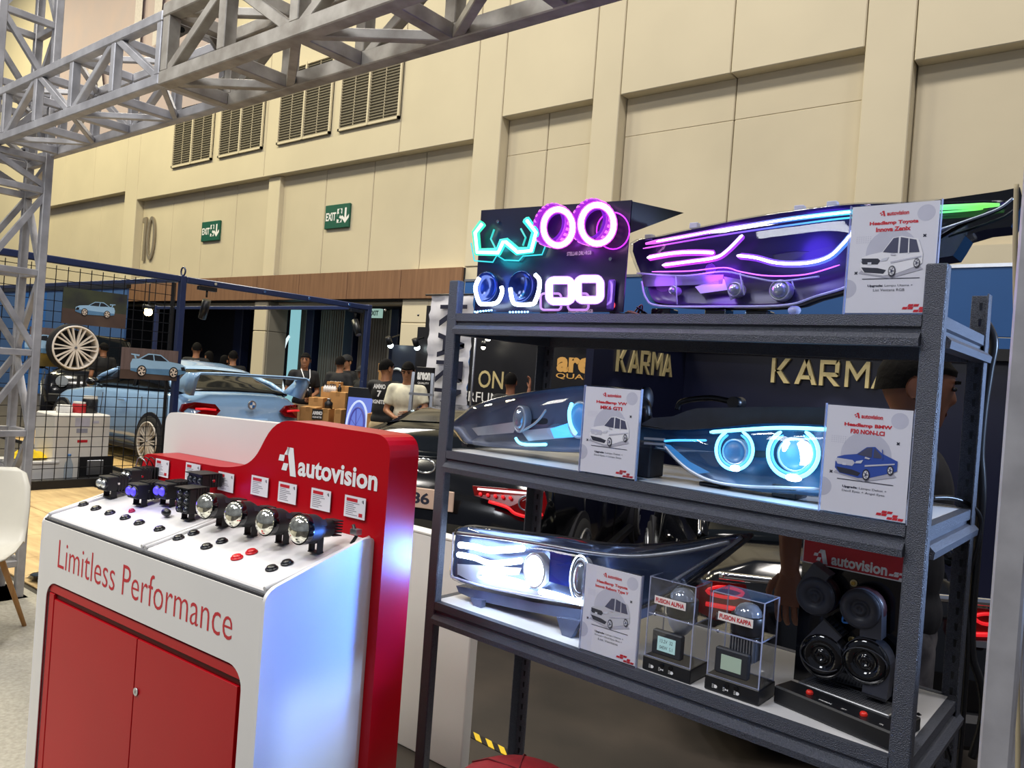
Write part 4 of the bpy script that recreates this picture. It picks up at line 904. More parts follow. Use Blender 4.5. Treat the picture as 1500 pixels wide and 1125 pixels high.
# -- middle shelf, left: smoked lamp
q = [(659, 622), (676, 607), (692, 595), (722, 584), (756, 577), (808, 569), (858, 564), (905, 569), (934, 586), (938, 615), (930, 645), (900, 660), (852, 663), (791, 661), (716, 655), (688, 651), (678, 648), (667, 634)]
lv, xv, _ = headlamp('smoked_headlamp', 'dark smoked headlamp with one blue lit lens, left end of the middle shelf', [RU(x, y, .12) for x, y in q], .12, ZS[1], .14, .05, M_lens_s, bez=mat('smoked_bezel', '5f6880', .4, .2, var=.12))
g = G(); g.poly([xv(x, y, .0) for x, y in ((691, 627), (760, 617), (752, 634), (700, 638))], M_refl); g.poly([xv(x, y, .0) for x, y in ((763, 631), (850, 622), (846, 640), (774, 646))], M_refl); g.build('reflector', lv)
guide(lv, [xv(x, y, -.006) for x, y in ((800, 600), (790, 614), (778, 624), (766, 630))], .004, M_refl, 'chrome_trim')
projector(lv, xv(761, 614, -.01), .021, ry=1.7)
projector(lv, xv(849, 615, -.012), .036, emi('blue_projector_glow', (.05, .35, 1.), .7), None, ry=1.3)
guide(lv, [xv(x, y, -.03) for x, y in ((838, 590), (834, 604), (836, 622), (844, 636))], .0055, M_cyan, 'halo_strip')
guide(lv, [xv(x, y, -.03) for x, y in ((755, 641), (760, 648), (769, 651), (785, 651.5), (801, 651))], .0045, M_cyan, 'blue_strip')
g = G(); g.poly([xv(x, y, -.004) for x, y in ((806, 628), (838, 618), (842, 640), (812, 642))], M_cyan2); g.build('blue_reflector', lv)
g = G(); p = xv(683, 655, .04); g.box(p.x-.015, p.x+.015, .03, .07, 0, p.z+.02, M_hous, bev=.003); g.build('mounting_foot', lv); g = G(); p = xv(880, 655, .04); g.box(p.x-.03, p.x+.03, .03, .08, 0, p.z+.03, M_hous, bev=.003); g.build('mounting_foot', lv); g = G(); p = xv(936, 585, .06); g.ball((p.x+.01, .08, p.z), (.02, .03, .04), M_hous); g.ball((p.x+.015, .08, p.z-.06), (.018, .03, .03), M_hous); g.build('adjuster_knob', lv)
light(lv, (.46, -.08, .08), .25, (.1, .45, 1.))

# -- middle shelf, right: twin-ring lamp
q = [(928, 625), (962, 628), (1005, 629), (1050, 626), (1110, 620), (1165, 620), (1211, 622), (1270, 622), (1330, 628), (1334, 660), (1322, 705), (1290, 728), (1204, 729), (1167, 725), (1110, 721), (1065, 713), (1030, 704), (1008, 692), (985, 674), (968, 660), (945, 657), (929, 650)]
lb, xb, _ = headlamp('twin_ring_headlamp', 'headlamp with two ice-blue halo rings on the middle shelf, partly behind a card', [RU(x, y, .10) for x, y in q], .10, ZS[1], .16, .035, bez=mat('blue_glow_bezel', '23425f', .3, .3, var=.1))  # bezel coloured blue to carry the glow of the halo rings
def halo(cx, cy, rx, ry, a0, a1, m, r, nm, dv=-.02):
    guide(lb, [xb(cx+rx*math.cos(math.radians(a)), cy-ry*math.sin(math.radians(a)), dv) for a in [a0+(a1-a0)*k/16 for k in range(17)]], r, m, nm, 34)
halo(1076, 659, 27, 29, 115, 425, M_cyan, .0042, 'halo_ring'); halo(1162, 664, 37, 36, 118, 422, M_cyan, .005, 'halo_ring')
halo(1076, 659, 22, 24, 115, 425, M_cyan2, .003, 'inner_ring', -.012); halo(1162, 664, 31, 30, 118, 422, M_cyan2, .0035, 'inner_ring', -.012)
projector(lb, xb(1076, 662, -.006), .028, emi('inner_lens_glow', (.02, .16, .5), .8)); projector(lb, xb(1164, 666, -.006), .036, emi('outer_lens_glow', (.06, .42, .9), 1.2))
g = G(); p = xb(1176, 664, -.012); g.ball(p, (.022, .008, .03), M_wled); p = xb(1152, 656, -.014); g.ball(p, (.010, .006, .018), M_wled); p = xb(1162, 700, -.022); g.ball(p, (.02, .006, .009), M_wled); p = xb(1077, 686, -.022); g.ball(p, (.014, .005, .008), M_wled); g.build('led_hotspot', lb)
guide(lb, [xb(x, y, -.016) for x, y in ((1040, 633), (1080, 630), (1130, 627), (1170, 627), (1212, 629), (1260, 630))], .0045, M_cyan, 'brow_light')
guide(lb, [xb(x, y, -.012) for x, y in ((973, 646), (990, 645), (1010, 645), (1035, 645))], .003, M_cyan2, 'side_glow')
g = G(); g.poly([xb(x, y, .008) for x, y in ((972, 650), (982, 652), (1010, 676), (1040, 692), (1022, 694), (1000, 680))], emi('blue_panel_glow', (.02, .22, .62), .9)); g.build('side_reflector', lb)
g = G(); g.bar(xb(944, 642, -.012), xb(974, 644, -.012), .006, .006, M_refl); g.bar(xb(944, 649, -.012), xb(974, 651, -.012), .006, .006, M_refl); g.build('chrome_blade', lb)
guide(lb, [xb(x, y, -.008) for x, y in ((972, 652), (990, 672), (1012, 690), (1045, 705), (1090, 712), (1140, 714), (1200, 716))], .004, M_refl, 'chrome_trim')
q = [(936, 622), (955, 612), (985, 610), (1005, 602), (1020, 598), (1060, 597), (1115, 596), (1165, 596), (1215, 597), (1290, 598), (1330, 606), (1325, 630), (1210, 624), (1110, 622), (1050, 628), (1000, 632)]
P = [xb(x, y, .03) for x, y in q]; g = G(); g.prism([(p.x, p.z) for p in P], -.09, .0, M_hous, fr((0, .03, 0), (1, 0, 0), (0, 0, 1))); g.build('upper_housing', lb)
g = G(); p = xb(1078, 590, .08)
F = fr((p.x, .08, p.z), (1, 0, 0), (0, 0, 1)); g.cyl(.016, -.03, .02, M_blk, F, seg=14); g.tube(crom([xb(x, y, .1) for x, y in ((992, 600), (1000, 588), (1040, 583), (1070, 588))], 14, False), .008, M_blk, seg=6); g.build('adjuster_knob', lb)
g = G()
for x in (1040, 1150, 1260): p = xb(x, 722, .03); g.box(p.x-.03, p.x+.03, .02, .1, 0, max(.01, p.z+.02), M_hous, bev=.003); g.build('mounting_foot', lb); g = G()
p = xb(935, 660, .02); g.box(p.x-.005, p.x+.05, .0, .08, 0.0, p.z+.03, M_hous, bev=.004); g.build('mounting_foot', lb)
light(lb, (.44, -.03, .12), .8, (.15, .6, 1.)); beam(lb, (.44, -.03, .11), (-.5, -1, -.35), 14, (.10, .42, 1.), 1.6); light(lb, (.28, -.025, .1), .35, (.02, .4, 1.)); light(lb, (.46, -.025, .07), .4, (.02, .45, 1.))

# -- lower shelf: bright lamp
q = [(667, 775), (700, 774), (738, 779), (802, 787), (866, 797), (930, 800), (1010, 793), (1086, 785), (1060, 812), (1010, 850), (960, 880), (920, 892), (857, 890), (781, 877), (717, 864), (663, 849), (661, 815)]
li, xi, _ = headlamp('bright_headlamp', 'headlamp glowing bright blue-white at the left of the lowest visible shelf', [RU(x, y, .07) for x, y in q], .07, ZS[2], .14, .045, bez=mat('silver_lamp_bezel', '3d4a66', .2, .6, var=.1))
M_dr = emi('daylight_bar', (.72, .86, 1.), 20)
guide(li, [xi(x, y, -.012) for x, y in ((672, 798), (695, 801), (717, 806), (745, 805), (768, 803))], .010, M_dr, 'daylight_bar'); guide(li, [xi(x, y, -.012) for x, y in ((670, 812), (695, 817), (717, 825), (742, 824), (765, 821))], .009, M_dr, 'daylight_bar')
guide(li, [xi(x, y, -.012) for x, y in ((708, 840), (730, 846), (755, 852), (775, 858))], .010, M_dr, 'low_beam_bar'); guide(li, [xi(x, y, -.010) for x, y in ((790, 866), (815, 872), (840, 880), (857, 884))], .009, M_dr, 'low_beam_bar')
g = G(); g.poly([xi(x, y, .006) for x, y in ((670, 826), (764, 832), (760, 842), (670, 842))], M_refl); g.poly([xi(x, y, .006) for x, y in ((672, 842), (700, 842), (780, 864), (860, 888), (780, 876), (700, 858))], M_refl); g.build('reflector', li)
projector(li, xi(783, 836, -.012), .036, M_wled, ry=1.25); projector(li, xi(850, 847, -.016), .024, None, emi('lamp_halo', (.7, .85, 1.), 5), ry=2.0)
g = G(); g.poly([xi(x, y, .002) for x, y in ((806, 806), (838, 812), (834, 860), (804, 852))], mat('deep_blue_panel', '1c2f86', .2, .3)); g.build('side_panel', li)
g = G(); g.tube(crom([xi(x, y, -.03) for x, y in ((670, 781), (738, 789), (802, 799), (866, 810), (930, 815), (1000, 808), (1070, 793))], 40, False), .006, M_smk, seg=6); g.tube(crom([xi(x, y, -.02) for x, y in ((662, 845), (717, 861), (781, 873), (857, 886), (925, 888))], 30, False), .0035, M_edge, seg=6); g.tube([xi(664, 780, -.01), xi(661, 846, -.01)], .003, M_edge, seg=6); g.build('lens_ribs', li)
g = G(); g.tube(crom([xi(x, y, .0) for x, y in ((1086, 787), (1060, 806), (1020, 830), (985, 852))], 20, False), .005, M_smk, seg=6); g.build('chrome_tip', li)
q = [(668, 858), (717, 868), (781, 882), (857, 894), (930, 896), (925, 912), (840, 908), (760, 893), (700, 880), (672, 868)]
P = [xi(x, y, .02) for x, y in q]; g = G(); g.prism([(p.x, p.z) for p in P], -.12, .0, mat('clear_grey_housing', '5d6680', .25, .1, var=.2), fr((0, .02, 0), (1, 0, 0), (0, 0, 1))); g.build('lower_housing', li)
g = G()
for a, b, c in (((688, 876), (706, 880), (697, 894)), ((815, 904), (850, 910), (828, 932))):
    P = [xi(*k, .0) for k in (a, b, c)]; P[2].z = 0.0; g.prism([(P[0].x, P[0].z), (P[1].x, P[1].z), (P[2].x+.02, 0), (P[2].x-.012, 0)], -.02, .0, mat('clear_grey_housing', '5d6680'), fr((0, .0, 0), (1, 0, 0), (0, 0, 1))); g.build('mounting_foot', li); g = G()
P = xi(900, 890, .08); g.box(P.x-.03, P.x+.03, .06, .1, 0, P.z, M_hous, bev=.003); g.build('mounting_foot', li); g = G(); P = xi(672, 800, .04); g.cyl(.012, -.02, .0, M_blk, T(-.006, .04, .13) @ RY(PI/2), seg=10); g.build('side_stud', li)
light(li, (.14, -.03, .10), .5, (.35, .55, 1.), .03); beam(li, (.34, -.045, .13), (-.42, -1, .0), 60, (.07, .24, 1.), 1.5, .06)

# ------------------------------------------------------------------ board with shaped light rings
bd = thing('light_ring_board', 'black display board of coloured light rings on the top shelf', 'display board', RW(0, .05, ZS[0]), RA)
LB = lambda x, y, dv=0.: (lambda q: Vector((q[0], dv, q[1]-ZS[0])))(RU(x, y, .05+dv))
c4 = [LB(*k) for k in ((705, 308), (925, 293), (912, 457), (695, 457))]
g = G(); g.prism([(p.x, max(p.z, .001)) for p in c4], -.005, .0, mat('board_black', '1a1830', .3, coat=.1), fr((0, 0, 0), (1, 0, 0), (0, 0, 1))); g.build('front_panel', bd)
a, b = c4[1], c4[2]
g = G(); g.prism([(0, a.z), (.16, a.z-.065), (.02, a.z-.075), (.0, .0)] if False else [(0.005, a.z-.003), (.19, a.z-.003), (.005, a.z-.09)], 0, .004, M_blkm, fr((a.x-.004, 0, 0), (.35, .94, 0), (0, 0, 1))); g.build('side_gusset', bd)
G().box(.09, .11, .005, .16, 0, .012, M_blkm).box(.58, .60, .005, .16, 0, .012, M_blkm).build('stand_foot', bd)
def e2(n, c, s): return emi(n, c, s)
M_g1 = ramp_emi('green_to_cyan_led', [(0, (.05, 1., .35)), (.5, (.03, .9, .6)), (1, (.02, .85, .65))], 1.6, 0, 0.04, .32)
def shape(pts, r, m, nm, dv=-.03, closed=False, n=0):
    P = [LB(x, y, dv) for x, y in pts]; P = crom(P, n, closed) if n else P
    return G().tube(P, r, m, closed=closed, seg=8, smooth=bool(n)).build(nm, bd)
K5 = lambda L: [(670+x/5, 280+y/5) for x, y in L]
M_gw = emi('green_white_core', (.75, 1., .9), 4)
shape(K5([(185, 235), (135, 300), (150, 445), (300, 445), (335, 370), (355, 370), (440, 440), (535, 432), (572, 300), (505, 212)]), .013, M_g1, 'shaped_ring'); shape(K5([(180, 240), (130, 305), (145, 448), (298, 450), (335, 372), (357, 374), (440, 446), (540, 436), (576, 302), (510, 216)]), .005, M_gw, 'ring_core', -.041)
shape(K5([(270, 280), (245, 350), (280, 420)]), .003, emi('dim_green', (.02, .5, .45), 1.5), 'inner_bar', -.012); shape(K5([(465, 275), (500, 340), (480, 400)]), .003, emi('dim_green', (.02, .5, .45), 1.5), 'inner_bar', -.012)
shape(K5([(100, 380), (125, 510), (260, 520), (290, 470), (345, 505), (450, 510), (480, 475), (620, 465), (645, 400)]), .0022, emi('teal_line', (.02, .55, .6), 1.6), 'edge_line', -.008)
M_pkr = emi('pink_ring', (1., .45, 1.), 10); M_mgr = emi('magenta_ring', (.72, .04, .95), 2.0)
def ellip(cx, cy, rx, ry, tilt, k=28): 
    ca, sa = math.cos(tilt), math.sin(tilt); return [(cx+rx*math.cos(a)*ca-ry*math.sin(a)*sa, cy+rx*math.cos(a)*sa+ry*math.sin(a)*ca) for a in [2*PI*j/k for j in range(k)]]
for cx, cy, rx, ry in ((817.5, 333, 21.5, 26.5), (875, 328.5, 24, 28.5)):
    shape(ellip(cx, cy, rx, ry, .0), .011, emi('pink_edge', (.95, .08, 1.), 1.3), 'light_ring', -.041, True); shape(ellip(cx, cy, rx, ry, .0), .0075, M_pkr, 'ring_core', -.049, True) 
    c0 = LB(cx, cy, 0); rr_ = abs(LB(cx+rx, cy, 0).x-c0.x)
    o = G().lathe([(rr_*1.02, .0), (rr_*1.14, .012), (rr_*1.16, .04), (rr_*1.08, .046)], emi('magenta_diffuser', (.55, .03, .95), .8), fr(c0, (1, 0, 0), (0, 0, 1)), seg=30).build('ring_body', bd)
    G().lathe([(rr_*.72, .002), (rr_*.75, .03), (rr_*.82, .04)], emi('violet_inner', (.25, .02, .8), .8), fr(c0, (1, 0, 0), (0, 0, 1)), seg=30).build('inner_shroud', bd)
    g = G(); 
    for j in range(24): a = 2*PI*j/24; g.box(rr_*1.15, rr_*1.19, -.004, .004, .012, .04, emi('pink_rib', (1., .2, 1.), 1.4), fr(c0, (1, 0, 0), (0, 0, 1)) @ RZ(a))
    q_ = g.build('ring_ribs', bd)
shape(ellip(898, 338, 24, 27, 0), .0018, emi('violet_edge', (.5, .02, 1.), 2.5), 'edge_line', -.006, True)
M_bw = emi('blue_white_ring', (.62, .78, 1.), 11)
shape(K5([(160, 635), (135, 690), (135, 740), (160, 815), (190, 828), (275, 822), (310, 790), (328, 735), (322, 700)]), .0062, M_bw, 'cut_ring', -.03, False, 40); shape(K5([(570, 612), (600, 650), (598, 720), (575, 795), (545, 828), (430, 828), (400, 790), (388, 710)]), .0062, M_bw, 'cut_ring', -.03, False, 40)
g = G()
for x0, x1, y0, y1 in ((130, 250, 884, 872), (385, 515, 886, 884)):
    for k in range(7): p = LB(670+(x0+(x1-x0)*k/6)/5, 280+(y0+(y1-y0)*k/6)/5, -.008); g.ball(p, .0035, emi('blue_dot', (.2, .45, 1.), 8), seg=6, rg=4)
g.build('led_dots', bd)
for cx, cy in ((717, 422), (768, 421)): G().lathe([(.045, .001), (.05, .02), (.043, .024), (.03, .004), (.001, .001)], mat('ring_shroud_blue', '182a5c', .15, .4), fr(LB(cx, cy, 0), (1, 0, 0), (0, 0, 1)), seg=24).build('ring_shroud', bd)
def sq(cx, cy, w, h, r): return rrect(cx-w, cx+w, cy-h, cy+h, r, 4)
M_lv = emi('lavender_ring', (.85, .62, 1.), 11)
for cx, cy in ((821, 426), (863, 424)): shape(sq(cx, cy, 16.5, 15.5, 7), .0125, emi('lavender_edge', (.55, .25, 1.), 1.3), 'square_ring', -.03, True); shape(sq(cx, cy, 16.5, 15.5, 7), .0095, M_lv, 'ring_core', -.037, True)
for cx, cy in ((807, 442), (847, 442)): shape(sq(cx, cy, 15, 12, 5), .0035, emi('dim_lavender', (.55, .25, .8), 1.2), 'square_edge', -.006, True)
p = LB(896, 431, -.006); G().box(p.x-.012, p.x+.012, -.014, -.004, p.z-.045, p.z+.04, mat('violet_clear', '6a4aa8', .15, .2), bev=.004).build('side_marker', bd)
p = LB(895, 447, -.004); G().cyl(.011, 0, .01, emi('red_button_glow', (1., .08, .12), 1.5), fr((p.x, 0, p.z), (1, 0, 0), (0, 0, 1)), seg=14).build('red_button', bd)
g = G(); Fb = fr((0, -.0062, 0), (1, 0, 0), (0, 0, 1)); Fb = fr((0, -.0012-.005, 0), (1, 0, 0), (0, 0, 1)); M_lt = emi('lit_print', (.9, .6, .9), .5)
p = LB(850, 371.5); g.text('STELLAR DRL+RGB', M_lt, Fb, width=.085, height=.011, x=p.x, y=p.z, bold=.02); p = LB(852, 456); g.text('STELLAR PRO+RGB', M_lt, Fb, width=.085, height=.010, x=p.x, y=max(p.z, .009), bold=.02); g.build('lettering', bd)
for x, y in ((731, 325), (896, 380)): p = LB(x, y); G().cyl(.005, 0, .003, M_chr, fr((p.x, -.005, p.z), (1, 0, 0), (0, 0, 1)), seg=10).build('screw', bd)
light(bd, (.44, -.07, .23), 1.3, (.5, .04, 1.)); light(bd, (.16, -.06, .20), .8, (.02, .75, .9)); light(bd, (.16, -.06, .09), .8, (.08, .2, 1.)); light(bd, (.40, -.07, .09), .9, (.35, .12, 1.))

# ------------------------------------------------------------------ price cards in acrylic stands
def av_mark(g, m, M, x, y, s):
    """the shop's slanted A mark with three loose squares"""
    P = lambda pts: [(x+a*s, y+b*s) for a, b in pts]
    g.poly(P([(-.05, .5), (.28, .5), (.52, -.5), (.2, -.5), (.02, .22), (-.05, .22)]), m, M); g.poly(P([(-.02, .5), (-.2, .22), (.02, .22), (.1, .5)]), m, M)
    g.poly(P([(-.28, .18), (-.1, .18), (-.02, .0), (-.22, -.02)] if False else [(-.44, .2), (-.16, .2), (-.2, -.02), (-.5, -.02)]), m, M)
    g.poly(P([(-.2, -.08), (.06, -.08), (-.02, -.34), (-.3, -.34)]), m, M)
def logo(g, m, M, x, y, w):
    s = w*.2; av_mark(g, m, M, x-w*.4, y, s); g.text('autovision', m, M, width=w*.74, height=w*.15, x=x+w*.12, y=y-w*.015, bold=.035)
def checks(g, m, M, x, y, s):
    for i, j in ((0, 0), (1, 0), (1, 1), (2, 1), (3, 0), (2, -1), (3, -1), (4, -1)):
        X = x+i*s*1.0-j*0; Y = y+j*s*.55; g.poly([(X-s*.55, Y-s*.25), (X+s*.35, Y-s*.25), (X+s*.55, Y+s*.25), (X-s*.35, Y+s*.25)], m, M)
def cross(g, m, M, x, y, s):
    for a in (.78, -.78): c_, s_ = math.cos(a), math.sin(a); g.poly([(x+p*c_-q*s_, y+p*s_+q*c_) for p, q in ((-s, -s*.3), (s, -s*.3), (s, s*.3), (-s, s*.3))], m, M)
def card_car(g, M, kind, body, x, y, s):
    """three-quarter view of a parked car as printed on the card"""
    b = mat('print_'+body, body, .5, var=.03); dk = mat('print_dark', '2a2c3c', .5); gl = mat('print_window', '4a4c66', .5); lt = mat('print_light', 'd8dae4', .5); gr = mat('print_shadow', 'b4b3c0', .5); mid = mat('print_mid', {'f0eff4': 'c9c9d6', '2f4fa8': '1f3680', 'c8c8d0': '9a9aaa'}[body], .5)
    L = lambda pts: [(x+p*s, y+q*s) for p, q in pts]; dz = .0004; U = lambda k: M @ T(0, 0, k*dz)
    H = {'suv': .12, 'hatch': .08, 'sedan': .02, 'mpv': .1}[kind]
    g.poly(L([(-.5, -.2), (0, -.3), (.5, -.16), (.44, -.1), (-.42, -.12)]), gr, U(1))
    tail = .48 if kind != 'sedan' else .5; rt = (.40, .22+H) if kind != 'sedan' else (.26, .2)
    g.poly(L([(-.48, -.12), (-.48, .0), (-.45, .07), (-.34, .11), (-.14, .15), (.01, .26+H), (.14, .28+H), rt, (tail, .1), (tail, -.06), (.42, -.1), (.1, -.22), (-.1, -.25), (-.4, -.2)]), b, U(2))
    g.poly(L([(-.13, .145), (.02, .25+H), (.10, .262+H), (.10, .12), (.0, .125)]), gl, U(3)); g.poly(L([(.125, .115), (.13, .262+H), (rt[0]-.03, rt[1]-.015), (rt[0]+.03, .12)]), gl, U(3)); g.poly(L([(.255, .1), (.25, .25+H*.9), (.265, .25+H*.9), (.275, .1)]), b, U(4))
    g.poly(L([(-.47, -.0), (-.46, .05), (-.2, .04), (-.16, .0), (-.2, -.06), (-.44, -.05)]), dk if kind in ('suv', 'mpv') else mid, U(3)); g.poly(L([(-.46, -.1), (-.2, -.12), (-.06, -.16), (-.1, -.22), (-.4, -.19)]), dk, U(3))
    g.poly(L([(-.36, -.02), (-.3, -.02), (-.3, -.06), (-.36, -.06)]), lt, U(4)); g.poly(L([(-.14, .03), (-.03, .06), (-.06, .0), (-.16, -.01)]), lt, U(4)); g.poly(L([(-.49, .02), (-.46, .03), (-.45, -.0), (-.48, -.01)]), lt, U(4))
    g.poly(L([(.0, -.02), (.46, .06), (.46, .04), (.0, -.05)]), mid, U(4)); g.poly(L([(.08, .1), (.0, .12), (-.01, .09), (.06, .08)]), mid, U(5))
    for cx, cy, R in ((.03, -.18, .095), (.40, -.06, .08)):
        for r, m, k in ((1, dk, 5), (.72, lt, 6), (.3, gl, 7)): g.poly([(x+(cx+.62*R*r*math.cos(a))*s, y+(cy+R*r*math.sin(a))*s) for a in [2*PI*q/18 for q in range(18)]], m, U(k))
        for q in range(5): a = 2*PI*q/5; g.poly([(x+(cx+.62*R*.6*math.cos(a+e)*f_)*s, y+(cy+R*.62*math.sin(a+e)*f_)*s) for e, f_ in ((-.3, 1), (.3, 1), (.0, .5))], dk, U(7))
def price_card(label, u, v, zs, title, upg, kind, body, w=.172, h=.236, yaw=0.):
    t = thing('price_card', label, 'card', RW(u+w/2, v, zs), RA+yaw, 'printed cards in acrylic stands')
    G().box(-w/2, w/2, -.002, .002, .004, h, M_paper).build('card', t)
    g = G(); g.box(-w/2-.003, w/2+.003, -.0045, -.0025, 0, h+.003, M_clr); g.box(-w/2-.003, w/2+.003, .0025, .0045, 0, h+.003, M_clr); g.box(-w/2-.003, w/2+.003, -.012, .06, 0, .0022, M_clr); g.build('acrylic_stand', t)
    for s in (-1, 1): G().box(s*(w/2+.0036)-.0008, s*(w/2+.0036)+.0008, -.0045, .0045, 0, h+.003, M_edge).build('polished_edge', t)
    F = face_y((0, -.0021, 0)); g = G(); gp = mat('print_grey_disc', 'cfcdd8', .5); M_cr = mat('card_red_print', 'd2202e', .5)
    g.poly([(.0+w*.30*math.cos(a), h*.56+w*.30*math.sin(a)) for a in [2*PI*k/24 for k in range(24)]], gp, F); g.poly([(w*.36+w*.1*math.cos(a), h*.9+w*.1*math.sin(a)) for a in [2*PI*k/20 for k in range(20)]], gp, F); g.poly([(-w*.5+w*.12*math.cos(a), h*.24+w*.12*math.sin(a)) for a in [-PI/2+PI*k/14 for k in range(15)]], gp, F)
    for i in range(7):
        for j in range(4): g.box(-w*.42+i*w*.027, -w*.42+i*w*.027+.0012, h*.66+j*h*.018, h*.66+j*h*.018+.0012, 0, .0002, mat('print_dot', 'a9a8bc', .5), F)
    g.build('background_print', t)
    F = face_y((0, -.0025, 0)); g = G(); logo(g, M_cr, F, 0, h*.92, w*.34); g.text(title[0], M_cr, F, width=w*.56, height=h*.042, y=h*.83, bold=.045); g.text(title[1], M_cr, F, width=w*.40 if len(title[1]) < 16 else w*.6, height=h*.042, y=h*.775, bold=.045)
    g.text('Upgrade:', M_ink, F, width=w*.18, height=h*.026, x=-w*.16, y=h*.262, bold=.04)
    g.text(upg[0], M_ink, F, width=w*.32, height=h*.024, x=w*.11, y=h*.262)
    for k, l in enumerate(upg[1:]): g.text(l, M_ink, F, width=w*(.36 if len(l) < 20 else .5), height=h*.024, y=h*(.225-.037*k))
    g.build('lettering', t)
    g = G(); checks(g, M_cr, F, w*.20, h*.06, w*.062); cross(g, M_ink, F, w*.36, h*.70, w*.022); cross(g, M_ink, F, -w*.40, h*.385, w*.022); g.box(-w*.32, w*.34, h*.325, h*.331, 0, .0003, M_ink, F); g.build('ornament', t)
    g = G(); card_car(g, F, kind, body, 0, h*.49, w*.74); g.build('car_picture', t); return t
price_card('white card with a picture of a white wagon on the top shelf', 1.222, .012, ZS[0], ('Headlamp Toyota', 'Innova Zenix'), ('Lampu Utama +', 'List Ventana RGB'), 'suv', 'f0eff4')
price_card('white card with a picture of a white hatchback, in the middle of the rack', .557, .004, ZS[1], ('Headlamp VW', 'MK6 GTI'), ('Lampu Dekat +', 'Devil Eyes + Lampu Senja'), 'hatch', 'f0eff4')
price_card('white card with a picture of a blue saloon, right end of the middle shelf', 1.204, .004, ZS[1], ('Headlamp BMW', 'F30 NON-LCI'), ('Lampu Dekat +', 'Devil Eyes + Angel Eyes'), 'sedan', '2f4fa8')
price_card('white card with a picture of a silver people carrier on the lowest visible shelf', .592, .018, ZS[2], ('Headlamp Toyota', 'Innova Reborn Type V'), ('Lampu Utama +', 'Shroud + Devil Eyes Blue +', 'List Ventana'), 'mpv', 'c8c8d0')

